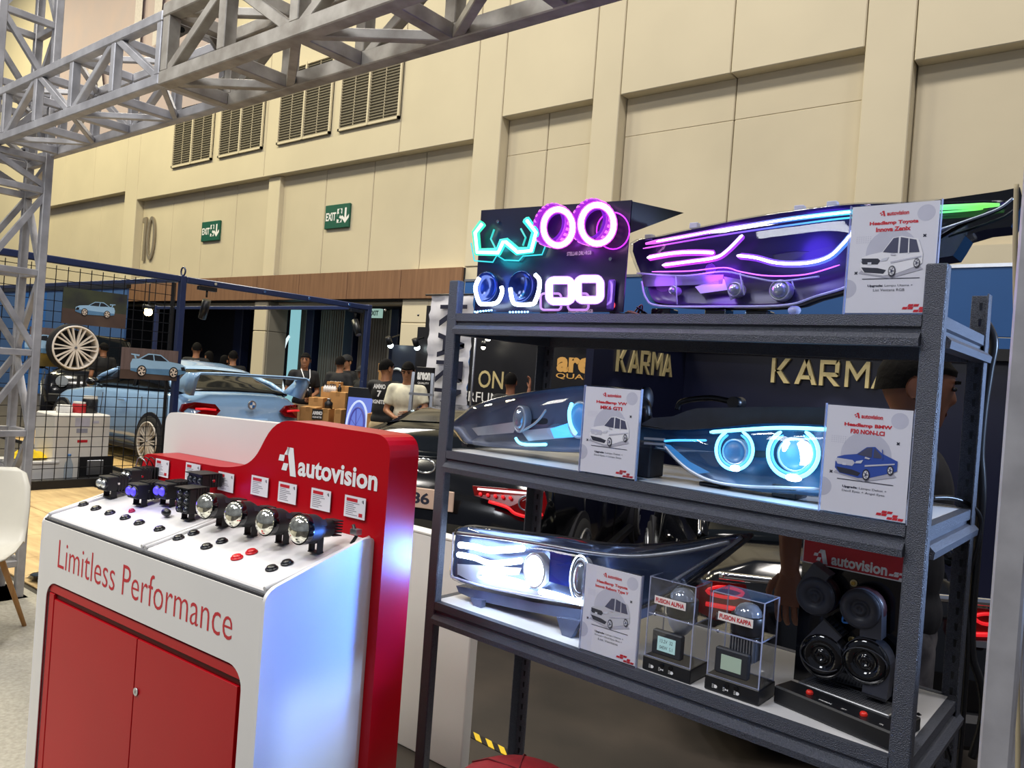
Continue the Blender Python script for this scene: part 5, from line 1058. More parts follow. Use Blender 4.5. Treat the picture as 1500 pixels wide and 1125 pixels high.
# ------------------------------------------------------------------ acrylic demo boxes with a projector inside
M_lcd = emi('lcd_teal', (.40, .62, .62), .55, (.3, .45, .42)); M_lcd2 = emi('lcd_olive', (.40, .50, .40), .35, (.3, .38, .28)); M_lab = mat('white_label', 'efe9e6', .5)
M_case = mat('meter_case', '2b2d33', .45)
def demo_box(label, u, v, w, d, hbase, hbox, name_, lcd, kind):
    t = thing('demo_box', label, 'demo box', RW(u, v, ZS[2]), RA, 'acrylic boxes with a projector inside')
    G().box(0, w, 0, d, 0, hbase, M_blk, bev=.002).build('base', t)
    th = .0018; g = G(); z0, z1 = hbase, hbase+hbox
    g.box(.003, w-.003, .003, .003+th, z0, z1, M_clr); g.box(.003, w-.003, d-.003-th, d-.003, z0, z1, M_clr); g.box(.003, .003+th, .005, d-.005, z0, z1, M_clr); g.box(w-.003-th, w-.003, .005, d-.005, z0, z1, M_clr); g.box(.003, w-.003, .003, d-.003, z1-th, z1, M_clr); g.build('acrylic_cover', t)
    g = G()
    for x in (.004, w-.004):
        for y in (.004, d-.004): g.box(x-.0013, x+.0013, y-.0013, y+.0013, z0, z1, M_edge)
    for y in (.004, d-.004): g.box(.004, w-.004, y-.001, y+.001, z1-.002, z1, M_edge); g.box(.004, w-.004, y-.001, y+.001, z0, z0+.002, M_edge)
    for x in (.004, w-.004): g.box(x-.001, x+.001, .004, d-.004, z1-.002, z1, M_edge)
    g.build('polished_edges', t)
    zm = z0+hbox*.53; g = G(); g.box(.006, w-.006, .006, d-.006, zm, zm+.003, M_clr); g.build('inner_shelf', t); g = G(); g.box(.005, w-.005, .0055, .007, zm, zm+.003, M_edge).box(w-.007, w-.0055, .006, d-.006, zm, zm+.003, M_edge)
    for x in (.02, w-.02): g.ball((x, .012, zm), .005, M_chr, seg=8, rg=6)
    g.build('shelf_edge', t)
    cx, cy = w*.55, d*.55
    pr = G().lathe([(.036, zm+.002), (.04, zm+.006), (.041, zm+.045), (.038, zm+.048), (.034, zm+.047)], M_blk, T(cx, cy, 0), seg=26).build('projector', t)
    G().lathe([(.034, zm+.046), (.031, zm+.058), (.022, zm+.069), (.01, zm+.074), (.0005, zm+.075)], M_pl, T(cx, cy, 0), seg=26).build('lens', pr)
    g = G()
    if kind == 0: g.lathe([(.038, zm), (.036, zm-.01), (.03, zm-.025), (.018, zm-.042), (.006, zm-.052), (.0005, zm-.053)], M_refl, T(cx, cy, 0), seg=24)
    else:
        g.cyl(.036, zm-.006, zm, M_blk, T(cx, cy, 0), seg=24)
        for k in range(9): g.box(cx-.03+.0072*k, cx-.028+.0072*k, cy-.03, cy+.02, zm-.06, zm-.004, M_alu)
        g.box(cx-.032, cx+.032, cy-.02, cy+.02, zm-.06, zm-.006, M_smk)
    g.build('reflector' if kind == 0 else 'heat_sink', pr)
    mw = w*.62; m_ = G().box(w*.12, w*.12+mw, .012, .03, z0+.008, z0+.008+.062, M_case, bev=.003).build('power_meter', t)
    sx0, sx1, sz0, sz1 = w*.12+mw*.2, w*.12+mw*.8, z0+.02, z0+.056; G().box(sx0, sx1, .0105, .0125, sz0, sz1, lcd).build('screen', m_)
    if lcd is M_lcd: g = G(); F = face_y(((sx0+sx1)/2, .0102, (sz0+sz1)/2)); g.text('13.2V  32', M_ink, F, width=.036, height=.009, y=.008).text('040W  5.1', M_ink, F, width=.036, height=.009, y=-.008); g.build('digits', m_)
    F = face_y((w*.48, .0016, z1-hbox*.27)) @ RZ(-.0); g = G(); g.box(-.044, .044, -.010, .010, 0, .0006, M_lab, F); g.text(name_, M_redm, F @ T(0, 0, .0012), width=.08, height=.0115, bold=.03); g.build('name_label', t)
    g = G(); F = face_y((w*.42, -.0004, hbase*.38))
    for k, x in enumerate((-.028, .0, .028)):
        s_ = .004; g.poly([(x-s_, -s_), (x+s_*.3, -s_), (x+s_, -s_*.4), (x+s_, s_*.4), (x+s_*.3, s_), (x-s_, s_)] if k != 1 else [(x-s_, -s_*.7), (x, -s_*.1), (x+s_, -s_*.7), (x+s_, s_*.7), (x, s_*.1), (x-s_, s_*.7)], M_wht, F)
        for j in range(3): g.box(x-s_*2.4, x-s_*1.3, -s_+j*s_*.9, -s_+j*s_*.9+.001, 0, .0003, M_wht, F)
    g.build('icons', t)
    for x in (.0, .024): G().cyl(.0055, 0, .003, M_blkg, face_y((w*.42+x, 0, hbase*.7)), seg=12).build('push_button', t)
demo_box('left clear acrylic box holding a projector lamp and a lit teal meter', .779, .027, .136, .095, .036, .205, 'FUSION ALPHA', M_lcd, 0)
demo_box('right clear acrylic box holding a projector lamp and a blank olive meter', .949, .035, .138, .098, .036, .205, 'FUSION KAPPA', M_lcd2, 1)

# ------------------------------------------------------------------ horn board and its switch box
hbd = thing('horn_board', 'black board of four snail horns under a red and white sign', 'display board', RW(0, .25, ZS[2]), RA)
HB = lambda x, y, dv=0.: (lambda q: Vector((q[0], dv, q[1]-ZS[2])))(RU(x, y, .25+dv))
x0, x1 = HB(1178, 790).x, HB(1322, 816).x; zt = HB(1178, 790).z+.03
G().box(x0, x1+.02, .0, .006, .012, zt, mat('black_acrylic', '0e1018', .12, coat=.3)).build('back_board', hbd)
G().box(x0+.03, x0+.05, -.04, .08, 0, .012, M_blk).box(x1-.05, x1-.03, -.04, .08, 0, .012, M_blk).build('foot', hbd)
zs0 = HB(1178, 823).z; g = G(); g.box(x0, x1+.02, -.003, -.0005, zs0, zt, M_wht); sg = g.build('sign', hbd)
G().box(x0+.003, x1+.02, -.0036, -.003, zs0+.003, zt-.002, M_redm).build('red_field', sg); g = G(); F = face_y(((x0+x1)/2, -.0042, 0)); logo(g, M_wht, F, .0, HB(1255, 825).z, .175); checks(g, M_wht, F, .095, zs0+.012, .011); g.build('lettering', sg)
M_hornk = mat('horn_black', '3a3c46', .4, var=.12); M_hornr = mat('horn_coil_maroon', '3a1c22', .4)
def horn(px_, py_, r, ang, label, grille=False):
    c = HB(px_, py_, -.05); h = G(); F = fr((c.x, -.012, c.z), (1, 0, 0), (0, 0, 1))
    # spiral body: rounded disc plus a straight outlet
    P = [(r*math.cos(a), r*math.sin(a)) for a in [ang+.0+PI*1.5*k/22 for k in range(23)]]
    o = Vector((math.cos(ang), math.sin(ang)))*r; d = Vector((math.sin(ang), -math.cos(ang))); P = [tuple(o+d*r*1.35+Vector((-math.cos(ang), -math.sin(ang)))*0)]+P; e_ = Vector(P[-1]); P.append(tuple(o+d*r*1.35-Vector((math.cos(ang), math.sin(ang)))*r*1.0))
    t_ = G().prism(P, .004, .048, M_hornk, F).build('horn', hbd)
    G().lathe([(r*.98, .048), (r*.9, .054), (r*.5, .055), (r*.46, .051), (r*.3, .05), (r*.28, .056), (r*.14, .056), (r*.12, .053), (.0006, .053)], M_hornk if not grille else M_blkg, F, seg=26).build('cover', t_)
    if not grille: G().lathe([(r*1.02, .006), (r*1.04, .012), (r*1.04, .03), (r*1.0, .034)], M_hornr, F, seg=26).build('coil', t_)
    else:
        g = G(); m0 = o+d*r*1.36; w_ = Vector((-math.cos(ang), -math.sin(ang)))
        for k in range(6):
            b = m0+w_*r*(.05+.17*k); g.bar(F @ Vector((b.x, b.y, .004)), F @ Vector((b.x, b.y, .05)), .003, .004, M_blk)
        for z in (.004, .026, .05): g.bar(F @ Vector((m0.x, m0.y, z)), F @ Vector((m0.x+w_.x*r, m0.y+w_.y*r, z)), .003, .004, M_blk)
        g.tube([F @ Vector((r*.9*math.cos(ang+a), r*.6*math.sin(ang+a), .056)) for a in [PI*k/12 for k in range(13)]], .0016, M_hornk, seg=5); g.build('grille', t_)
horn(1196, 872, .047, PI-.5, 'a'); horn(1262, 891, .047, .05, 'b'); horn(1206, 960, .054, PI*.80, 'c', True); horn(1270, 968, .054, .0-.05, 'd', True)
for x, y in ((1251, 854), (1248, 937)): p = HB(x, y, -.001); G().cyl(.0085, 0, .004, M_gold, fr((p.x, -.001, p.z), (1, 0, 0), (0, 0, 1)), seg=14).cyl(.005, .004, .008, mat('brass', 'b09048', .3, .8), fr((p.x, -.001, p.z), (1, 0, 0), (0, 0, 1)), seg=6).build('bolt', hbd)
g = G(); p = HB(1236, 895, -.02); g.tube(crom([HB(x, y, -.01) for x, y in ((1228, 878), (1238, 890), (1234, 910), (1246, 912))], 14, False), .0022, emi('blue_wire', (.04, .18, .6), .15), seg=6); g.build('wire', hbd)
sb = thing('switch_box', 'long black switch box with two red buttons in front of the horn board', 'switch box', RW(1.100, .089, ZS[2]), RA+math.atan2(-.059, .27))
G().box(0, .30, 0, .07, 0, .042, M_blk, bev=.004).build('body', sb)
for x in (.075, .205): G().lathe([(.008, .042), (.0085, .046), (.006, .05), (.0005, .051)], mat('red_button', 'd8281c', .35), T(x, .03, 0), seg=14).build('button', sb)
g = G(); F = fr((0, 0, .0424), (1, 0, 0), (0, 1, 0)); g.text('HORN', M_wht, F, width=.03, height=.006, x=.12, y=.02, bold=.03).text('SET', M_wht, F, width=.012, height=.006, x=.165, y=.02).text('ON', M_wht, F, width=.008, height=.006, x=.25, y=.02); g.build('lettering', sb)
ps = thing('power_supply', 'perforated silver power supply lying behind the black switch box', 'power supply', RW(1.125, .175, ZS[2]), RA-.17)
G().box(0, .22, 0, .085, 0, .036, M_alu, bev=.002).build('case', ps); g = G()
for i in range(26):
    for j in range(8): g.box(.012+.0075*i, .012+.0075*i+.004, .012+.008*j, .012+.008*j+.004, .036, .0364, M_dark)
h_ = g.build('vent_holes', ps); h_['kind'] = 'stuff'; G().box(.22, .26, .01, .075, 0, .03, M_blk, bev=.002).build('terminal_block', ps)

# ------------------------------------------------------------------ white and red kiosk
KA = math.radians(3); KO = Vector((-1.58, 1.102, 0)); KX = Vector((math.cos(KA), math.sin(KA), 0)); KN = Vector((-math.sin(KA), math.cos(KA), 0)); KM = T(*KO) @ RZ(KA)
def KU(x, y, v=0.): P = onp(x, y, KO+KN*v, KN)-(KO+KN*v); return (P.dot(KX), P.z)
SL = .245
def KT(x, y):
    d = ray(x, y); t = (O.z-1.0-SL*((O-KO).dot(KN)))/(SL*d.dot(KN)-d.z); P = O+d*t-KO; return (P.dot(KX), P.dot(KN))
KW, KD = 1.155, .348
kz = lambda v: 1.0+SL*v
ks = thing('kiosk', 'white and red counter kiosk with lamps on its sloping top, in the foreground', 'kiosk', KO, KA)
side = roundpoly([(0, .012), (KD, .012), (KD, 1.088), (KD-.03, 1.092), (.02, 1.006), (.0, .985)], [0, 0, .012, .02, .03, .02])
for x in (-KW, -.012):
    g = G(); g.prism(side, 0, .012, M_whiteg, Matrix(((0, 0, 1, x), (1, 0, 0, 0), (0, 1, 0, 0), (0, 0, 0, 1)))); g.build('side_panel', ks)
# front panel with the rounded opening
xo0, xo1, zo1 = -1.092, -.068, .80
top_arc = [p for p in rrect(xo0, xo1, -.5, zo1, .055, 6)][7:21]
g = G(); outer = [(-KW+.012, .012), (-KW+.012, .985), (-.012, .985), (-.012, .012), (xo1, .012)]; inner = top_arc
g.prism(outer+[q for q in inner]+[(xo0, .012)], -.0, .014, M_white, Matrix(((1, 0, 0, 0), (0, 0, 1, 0), (0, 1, 0, 0), (0, 0, 0, 1)))); g.build('front_panel', ks)
g = G(); pr = [(xo1, .012)]+inner+[(xo0, .012)]; n = len(pr)
g.add([(p[0], 0.002, p[1]) for p in pr]+[(p[0], .02, p[1]) for p in pr], [(i, i+1, n+i+1, n+i) for i in range(n-1)], M_red)
g.prism(pr, .014, .02, M_red, Matrix(((1, 0, 0, 0), (0, 0, 1, 0), (0, 1, 0, 0), (0, 0, 0, 1)))); g.build('red_inset', ks)
xm = -.553
for a, b in ((xo0+.045, xm-.002), (xm+.002, xo1-.022)):
    dr = G().box(a, b, .006, .014, .06, zo1-.052, M_red, bev=.001).build('door', ks)
    if b > xm+.1: G().cyl(.011, 0, .004, M_alu, face_y((-.538, .006, .604)), seg=16).box(-.0012, .0012, -.004, .004, .004, .0045, M_dark, face_y((-.538, .006, .604))).build('lock', dr)
G().box(xo0+.045, xo1-.022, .012, .0142, zo1-.052, zo1-.034, mat('shaded_red', '5a0409', .4, spec=.1)).build('door_channel', ks); G().box(xo0+.012, xo1-.012, .005, .0142, zo1-.034, zo1-.006, M_red, bev=.002).build('top_band', ks); G().box(xo0+.010, xo0+.042, .005, .0142, .05, zo1-.036, M_red, bev=.002).build('side_band', ks)  # the channel's shade is painted in as a darker red
G().box(-KW+.02, -.02, .03, KD-.01, .03, .06, M_white).build('bottom', ks)
g = G(); F = face_y((0, -.0006, 0)); a = KU(85, 822); b = KU(340, 925); g.text('Limitless Performance', M_redm, F, width=(b[0]-a[0])*1.0, height=.088, x=(a[0]+b[0])/2, y=.898, bold=-.008); g.build('lettering', ks)
# sloping top in two trays
TM = fr((0, 0, 1.0), (1, 0, 0), (0, 1, SL)); LT = KD*math.sqrt(1+SL*SL)
for a, b in ((-KW+.012, -.566), (-.562, -.012)):
    g = G(); g.box(a, b, .012, LT-.002, -.022, -.002, M_whiteg, TM, bev=.004); g.build('top_tray', ks)
    g = G()
    for p, q in (((a, .012), (a, LT)), ((b, .012), (b, LT))): g.tube([TM @ Vector((p[0]+(.008 if p[0] == a else -.008), p[1], 0)), TM @ Vector((q[0]+(.008 if p[0] == a else -.008), q[1], 0))], .0065, M_whiteg, seg=8); g.build('tray_rim', ks); g = G()
G().box(-KW+.012, -.012, .003, .012, .96, .9915, M_dark).build('front_gap', ks)
# red back panel and the white panel behind it
RP = lambda x, y: KU(x, y, KD+.001)
pts = [(-1.205, .012), (-1.205, 1.185), (-.70, 1.192), (-.56, 1.222), (-.462, 1.376), (.035, 1.372), (.035, .012)]
poly = roundpoly(pts, [0, .05, .12, .10, .10, .06, 0], 6)
g = G(); g.prism(poly, 0, .115, M_red, Matrix(((1, 0, 0, 0), (0, 0, 1, KD+.001), (0, 1, 0, 0), (0, 0, 0, 1)))); bk = g.build('red_back_panel', ks)
poly = roundpoly([(-1.265, .012), (-1.265, 1.33), (-.40, 1.352), (-.40, .012)], [0, .05, .02, 0], 6)
g = G(); g.prism(poly, 0, .05, M_white, Matrix(((1, 0, 0, 0), (0, 0, 1, KD+.117), (0, 1, 0, 0), (0, 0, 0, 1)))); g.build('white_back_panel', ks)
F = face_y((0, KD-.0006, 0)); g = G(); a = RP(405, 684); b = RP(553, 715); m_ = (a[0]+.055); av_mark(g, M_wht, F, RP(421, 684)[0], 1.252, .085); g.text('autovision', M_wht, F, width=b[0]-RP(437, 690)[0], height=.056, x=(b[0]+RP(437, 690)[0])/2, y=1.243, bold=.03); g.build('logo', ks)
# cards stuck on the red panel
for n, (x, y) in enumerate(((239.6, 685.6), (284.5, 692), (333, 706), (382.5, 712), (423, 722), (472, 732), (522, 743))):
    u, w = RP(x, y); t = thing('info_card', None, None, KM @ Vector((u, KD, w)), KA, 'info cards on the red panel')
    t['label'] = 'small white info card on the red panel, %s of seven from the left' % ('first', 'second', 'third', 'fourth', 'fifth', 'sixth', 'rightmost')[n]; t['category'] = 'card'
    G().box(-.044, .044, -.004, .0, -.031, .033, M_clr, bev=.0).build('clear_pocket', t)
    G().box(-.042, .042, -.0055, -.0042, -.030, .030, M_paper).build('card', t); F = face_y((0, -.0058, 0)); g = G(); g.box(-.034, -.008 if n < 3 else .010, .015, .024, 0, .0003, M_redm, F); 
    for k in range(7): g.box(-.034, (-.004, .004, .0, .008, -.006, .012, .018)[(k+n) % 7], .010-.0055*k, .0118-.0055*k, 0, .0002, mat('grey_print', '8d8a92', .5), F)
    av_mark(g, M_ink, F, .031, .019, .009)
    if n in (0, 6): g.box(.018, .032, -.024, -.014, 0, .0003, M_redm, F)
    g.build('print', t)
# buttons
M_btn = mat('black_button', '15161a', .3); M_btr = mat('red_push_button', 'd0161e', .3); M_btp = mat('crimson_button', 'b01848', .35)
BM = lambda u, v: KM @ Vector((u, v, kz(v)))
rowA = [(122, 739), (140.5, 745), (161, 751.5), (183.5, 758.5), (204, 766), (233.5, 775)]; rowB = [(261.5, 788), (283.5, 781), (302.5, 801), (325, 793), (347, 817), (368.5, 809), (398, 833), (420.5, 825)]
ordn = ('first', 'second', 'third', 'fourth', 'fifth', 'sixth', 'seventh', 'eighth'); base_tilt = math.atan(SL)
def button(x, y, m, label, r=.0145):
    u, v = KT(x, y); p = BM(u, v); t = G()
    t.lathe([(r*1.15, -.0005), (r*1.15, .0015), (r*1.08, .003), (r*.88, .0035), (r*.88, .006), (r*.78, .0078), (r*.4, .0088), (.0004, .009)], m, seg=18); o = t.build('push_button'); o.location = p; o.rotation_euler = (base_tilt, 0, KA); tag(o, label, 'button', 'push buttons on the kiosk top')
for n, q in enumerate(rowA): button(*q, M_btn, 'black push button in the left row on the kiosk top, %s from the left' % ordn[n])
button(193, 749, M_btp, 'small crimson push button between the black ones and the blue-lit lamps', .009)
for n, q in enumerate(rowB):
    red = n in (4, 5); button(*q, M_btr if red else M_btn, ('red push button on the kiosk top, the front one of two' if n == 4 else 'red push button on the kiosk top, the rear one of two') if red else 'black push button of the right tray, %s row, %s pair from the left' % ('front' if n % 2 == 0 else 'rear', ('first', 'second', '', 'last')[n//2]))

# lamps on the kiosk top
M_lblue = emi('blue_fog_led', (.05, .03, 1.), 2.2); M_lb2 = mat('spot_lens', 'd9dcd8', .08, .7, var=.15, scale=60)
def on_top(name, label, x, y, rz, group='auxiliary lamps on the kiosk top'):
    u, v = KT(x, y); return thing(name, label, 'lamp', BM(u, v), KA+rz, group)
def bracket(t, z1, w, m=M_blkm):
    g = G(); g.box(-w, w, -.012, .012, 0.002, .005, m); g.box(-w, -w+.003, -.010, .010, .003, z1, m); g.box(w-.003, w, -.010, .010, .003, z1, m); g.build('bracket', t)
def cube_lamp(label, x, y, rz, w=.058, h=.048, d=.075, lit=None, zc=.045):
    t = on_top('cube_lamp', label, x, y, rz); bracket(t, zc, w*.4)
    G().box(-w/2, w/2, -d*.4, d*.6, zc-h/2+.006, zc+h/2+.006, M_blkm, bev=.003).build('body', t); g = G()
    for k in range(6): g.box(-w/2-.001, w/2+.001, d*.12+k*.011, d*.12+k*.011+.005, zc-h/2+.002, zc+h/2+.010, M_blkm)
    g.build('fins', t)
    for s in (-1, 1):
        o = G().lathe([(.0165, -.004), (.017, .004), (.0155, .006)], M_blk, fr((s*.0135, -d*.4, zc+.006), (1, 0, 0), (0, 0, 1)), seg=16).build('lens_ring', t)
        G().lathe([(.0155, .0), (.012, .008), (.006, .011), (.0004, .012)], lit or M_lb2, fr((s*.0135, -d*.4, zc+.006), (1, 0, 0), (0, 0, 1)), seg=16).build('lens', o)
    for s in (-1, 1): G().cyl(.004, 0, .003, M_chr, T(s*w/2, .01, zc+.006) @ RY(s*PI/2), seg=8).build('side_bolt', t)
    if lit: light(t, (0, -d*.4-.05, zc), .10, (.15, .08, 1.), .02)
    return t
cube_lamp('small black cube lamp with clear lenses, nearest the mesh fence on the kiosk top', 161, 729, .05)
cube_lamp('small black cube lamp with a yellow plug behind the first cube lamp', 196, 718, .0)
cube_lamp('black cube lamp with two blue-lit lenses in front of the yellow-plug lamp', 205, 741, .05, lit=M_lblue)
cube_lamp('black cube lamp with blue-lit lenses beside the six-lens block lamp', 245, 741, .12, w=.06, h=.05, lit=M_lblue)
def block_lamp(label, x, y, rz, rows, cols, w, h, d, zc):
    t = on_top('block_lamp', label, x, y, rz); bracket(t, zc-h*.2, w*.3)
    G().box(-w/2, w/2, -d*.3, d*.7, zc-h/2, zc+h/2, M_blkm, bev=.002).build('body', t); g = G()
    for k in range(5): g.box(-w/2-.0015, w/2+.0015, d*(.05+.13*k), d*(.11+.13*k), zc-h/2-.0015, zc+h/2+.0015, M_blkm)
    g.box(-w/2-.003, w/2+.003, -d*.42, d*.5, zc+h/2, zc+h/2+.003, M_blkm); g.build('fins', t)
    for i in range(cols):
        for j in range(rows):
            F = fr((-w/2+w*(i+.5)/cols, -d*.3, zc-h/2+h*(j+.5)/rows), (1, 0, 0), (0, 0, 1)); o = G().lathe([(.0125, 0), (.0115, .004), (.010, .004)], M_blk, F, seg=14).build('lens_ring', t); G().lathe([(.0095, .0005), (.006, .005), (.0004, .0065)], mat('dark_lens', '3a3f4a', .08, .3, coat=.5), F, seg=12).build('lens', o)
    for s in (-1, 1): G().cyl(.005, 0, .003, M_chr, T(s*w/2, d*.25, zc) @ RY(s*PI/2), seg=8).build('side_bolt', t)
block_lamp('black block lamp with six dark lenses in the middle of the kiosk top', 275, 762, .12, 3, 2, .058, .076, .075, .062)
block_lamp('black flat block lamp behind the six-lens block lamp', 292, 741, .0, 1, 3, .078, .04, .075, .085)
def spot_lamp(label, x, y, rz, r=.037, L=.085, back=True):
    t = on_top('spot_lamp', label, x, y, rz); zc = r+.030; bracket(t, zc, r*.45)
    F = fr((0, -.048, zc), (1, 0, 0), (0, .08, 1))
    G().lathe([(r*.98, .012), (r*1.03, .010), (r*1.04, -.005), (r, -.012), (r*.98, -.035), (r*.8, -.05), (r*.62, -.06), (r*.6, -L), (.001, -L)], M_blkm, F, seg=28).build('body', t)
    l_ = G().lathe([(r*.97, .010), (r*.93, .016), (r*.78, .024), (r*.5, .031), (r*.2, .034), (.0005, .0345)], M_pl2, F, seg=28).build('lens', t)
    G().lathe([(r*1.045, .012), (r*1.06, .0), (r*1.045, -.004)], M_blkg, F, seg=28).build('rim', t)
    g = G()
    for k in range(3): a = .6+2*PI*k/3; g.box(r*.78, r*.98, -.008, .008, -.05, -.03, M_dark, F @ RZ(a)); g.build('cut_out', t); g = G()
    for k in range(6): g.box(-r*.5, r*.5, -r*.5+k*r*.2, -r*.5+k*r*.2+.003, -L-.03, -L, M_blkm, F)
    g.build('heat_sink', t); return t
M_pl2 = mat('spot_glass', 'd4d3c2', .05, .85, var=.35, scale=70, coat=.8, detail=1)
spot_lamp('round black spot lamp with a clear lens beside the six-lens block lamp', 325, 772, .0); spot_lamp('round black spot lamp with a clear lens, second of the four', 367, 785, .0); spot_lamp('round black spot lamp with a clear lens, third of the four', 413, 797, .0)
sl4 = spot_lamp('round black spot lamp with a clear lens and a trailing lead, nearest the camera', 462, 810, .0, .039, .09)
g = G(); g.tube([(.03, .10, .07), (.045, .10, .04), (.03, .09, .008)], .005, M_blk, seg=8); g.box(.03, .055, .09, .11, .045, .06, M_alu); g.build('lead', sl4)
g = G(); 
for k in range(3): u, v = KT(188+8*k, 712); p0 = BM(u, v); g.tube(crom([p0+Vector((0, .02, .06)), p0+Vector((0, .03, .10)), p0+Vector((.03, .04, .09)), p0+Vector((.03, .06, .05))], 12, False), .002, M_blk if k else M_alu, seg=5)
o = g.build('lamp_leads'); tag(o, 'thin grey and black leads looping behind the cube lamps', 'wires', kind='stuff')
g = G(); u, v = KT(243, 757); p0 = BM(u, v); g.ball(p0+Vector((0, 0, .014)), (.02, .013, .0125), M_blk); o = g.build('cable_connector'); tag(o, 'black cable connector lying under the right blue-lit cube lamp', 'connector')

# ------------------------------------------------------------------ neighbouring booths behind the rack
M_bluew = mat('blue_booth_panel', '17508f', .5, var=.04, scale=2); M_navy = mat('navy_booth_wall', '10142e', .35, var=.06, scale=2); M_blkb = mat('black_booth_print', '0f0f16', .45)
YBW = 8.6
xl, xr = aty(681, 412, YBW).x, 4.0; zb1 = (aty(681, 412, YBW).z+aty(1480, 390, YBW).z)/2
t = thing('booth_partition', 'blue booth partition wall standing behind the rack under the beige hall wall', 'partition', (xl, YBW, 0)); zj = aty(1200, 489, YBW).z
n = 6; w = (xr-xl)/n
for k in range(n):
    for a, b in ((0, zj), (zj, zb1)): G().box(w*k+.004, w*(k+1)-.004, 0, .05, a+.004, b-.004, M_bluew, bev=.004).build('panel', t)
G().box(0, xr-xl, -.01, .07, zb1-.004, zb1+.03, M_alu).build('top_edge', t)
YK = 7.7; XK = aty(1002, 560, YK).x; zk = aty(1200, 520, YK).z
def flat_letter(g, polys, m, M, d):
    for p in polys: g.prism(p, 0, d, m, M)
def karma(g, m, M, h, w, d, s='KARMA', gap=.1):
    """slab letters with angled terminals, each about .9 wide for a height of 1"""
    LT_ = {'K': [[(0, 0), (.16, 0), (.16, 1), (0, 1)], [(.16, .42), (.62, 1), (.86, 1), (.44, .5), (.86, 0), (.62, 0), (.16, .56)]],
           'A': [[(0, 0), (.40, 1), (.58, 1), (.36, .42), (.2, .0)], [(.40, 1), (.58, 1), (.98, 0), (.78, 0)], [(.28, .2), (.75, .2), (.69, .36), (.34, .36)]],
           'R': [[(0, 0), (.16, 0), (.16, 1), (0, 1)], [(.16, .84), (.7, .84), (.86, .7), (.86, 1-.0), (.16, 1)] if False else [(.16, .84), (.66, .84), (.82, 1), (.16, 1)], [(.66, .84), (.66, .52), (.82, .40), (.84, .9), (.78, 1), (.70, 1)], [(.16, .36), (.76, .36), (.82, .42), (.82, .52), (.16, .52)], [(.3, .36), (.5, .36), (.88, 0), (.66, 0)]],
           'M': [[(0, 0), (.15, 0), (.15, .62), (.15, 1), (0, 1)], [(.15, 1), (.5, .5), (.85, 1), (.85, .74), (.5, .24), (.15, .74)], [(.85, 0), (1, 0), (1, 1), (.85, 1)]]}
    x = -len(s)*(1+gap)/2+gap/2; k = w/(len(s)*(1+gap)-gap)
    for c in s:
        for p in LT_[c]: g.prism([((x+a)*k, (b-.5)*h) for a, b in p], 0, d, m, M)
        x += 1+gap
t = thing('navy_booth', 'dark navy booth walls behind the rack carrying pale gold metal letters', 'booth', (XK, YK, 0))
G().box(0, 4.5, 0, .08, 0, zk, M_navy).build('back_wall', t)
yl = atx(868, 540, XK).y; G().box(-.08, 0, yl-YK, 0, 0, zk, M_navy).build('side_wall', t)
G().box(-.1, 4.5, -.12, .1, zk, zk+.1, M_blkm).box(-.12, .02, yl-YK, 0, zk, zk+.1, M_blkm).build('header', t)
c0 = aty(1132, 545, YK); c1 = aty(1276, 547, YK); wk = (c1.x-c0.x)/.80; hk = aty(1140, 527, YK).z-aty(1140, 563, YK).z
g = G(); karma(g, M_gold, face_y((c0.x-XK+wk/2, -.002, (c0.z+c1.z)/2)), hk, wk, .04); g.build('letters', t)
c0 = atx(902, 529, XK); c1 = atx(984, 533, XK); hk2 = atx(940, 513, XK).z-atx(940, 548, XK).z
g = G(); karma(g, M_gold, fr((.002, (c0.y+c1.y)/2-YK, (c0.z+c1.z)/2), (0, 1, 0), (0, 0, 1)), hk2, c1.y-c0.y, .015); g.build('letters', t)
for px_, py_ in ((1215, 522), (940, 508)):
    p = aty(px_, py_, YK-.25) if px_ > 1000 else atx(px_, py_, XK+.25)
    G().cyl(.03, -.01, .02, emi('warm_spot', (1., .85, .5), 6), T(p.x-XK, p.y-YK, zk+.03), seg=10).build('downlight', t)
    l = bpy.data.lights.new('booth_spot', 'SPOT'); l.energy = 30; l.color = (1., .85, .55); l.spot_size = 1.3; l.spot_blend = .6; o = bpy.data.objects.new('booth_spot', l); C.objects.link(o); o.parent = t; o.location = (p.x-XK, p.y-YK, zk-.02)
# black panels with gold and tan print
def print_panel(label, x0, y0, x1, y1, Y, z0, items, m=M_blkb, name='booth_banner', cat='banner'):
    a = aty(x0, y0, Y); b = aty(x1, y1, Y); w = b.x-a.x; t = thing(name, label, cat, ((a.x+b.x)/2, Y, z0)); h = a.z-z0
    G().box(-w/2, w/2, 0, .05, 0, h, m, bev=.004).build('panel', t); g = G()
    for txt, px_, py_, wp, hp, mm, bo in items:
        p = aty(px_, py_, Y); k = (aty(px_+10, py_, Y).x-p.x)/10; kz = (p.z-aty(px_, py_+10, Y).z)/10
        g.text(txt, mm, face_y((0, -.003, 0)), width=wp*k, height=hp*kz, x=p.x-(a.x+b.x)/2, y=p.z-z0, bold=bo)
    if items: g.build('lettering', t)
    return t
print_panel('black booth banner with tan lettering seen between the rear post and the navy wall', 812, 500, 872, 500, 7.9, 0, (('areon', 860, 536, 92, 23, M_goldp, .05), ('QUALITY', 853, 553, 80, 9, M_goldp, .01)))
print_panel('black booth wall with large gold serif lettering behind the white flag', 690, 494, 806, 496, 8.3, 0, (('ON', 719, 556, 37, 26, M_gold, .01), ('R', 748, 548, 4, 5, M_gold, .0), ('PERFUME', 704, 582, 74, 15, M_wht, .0)))
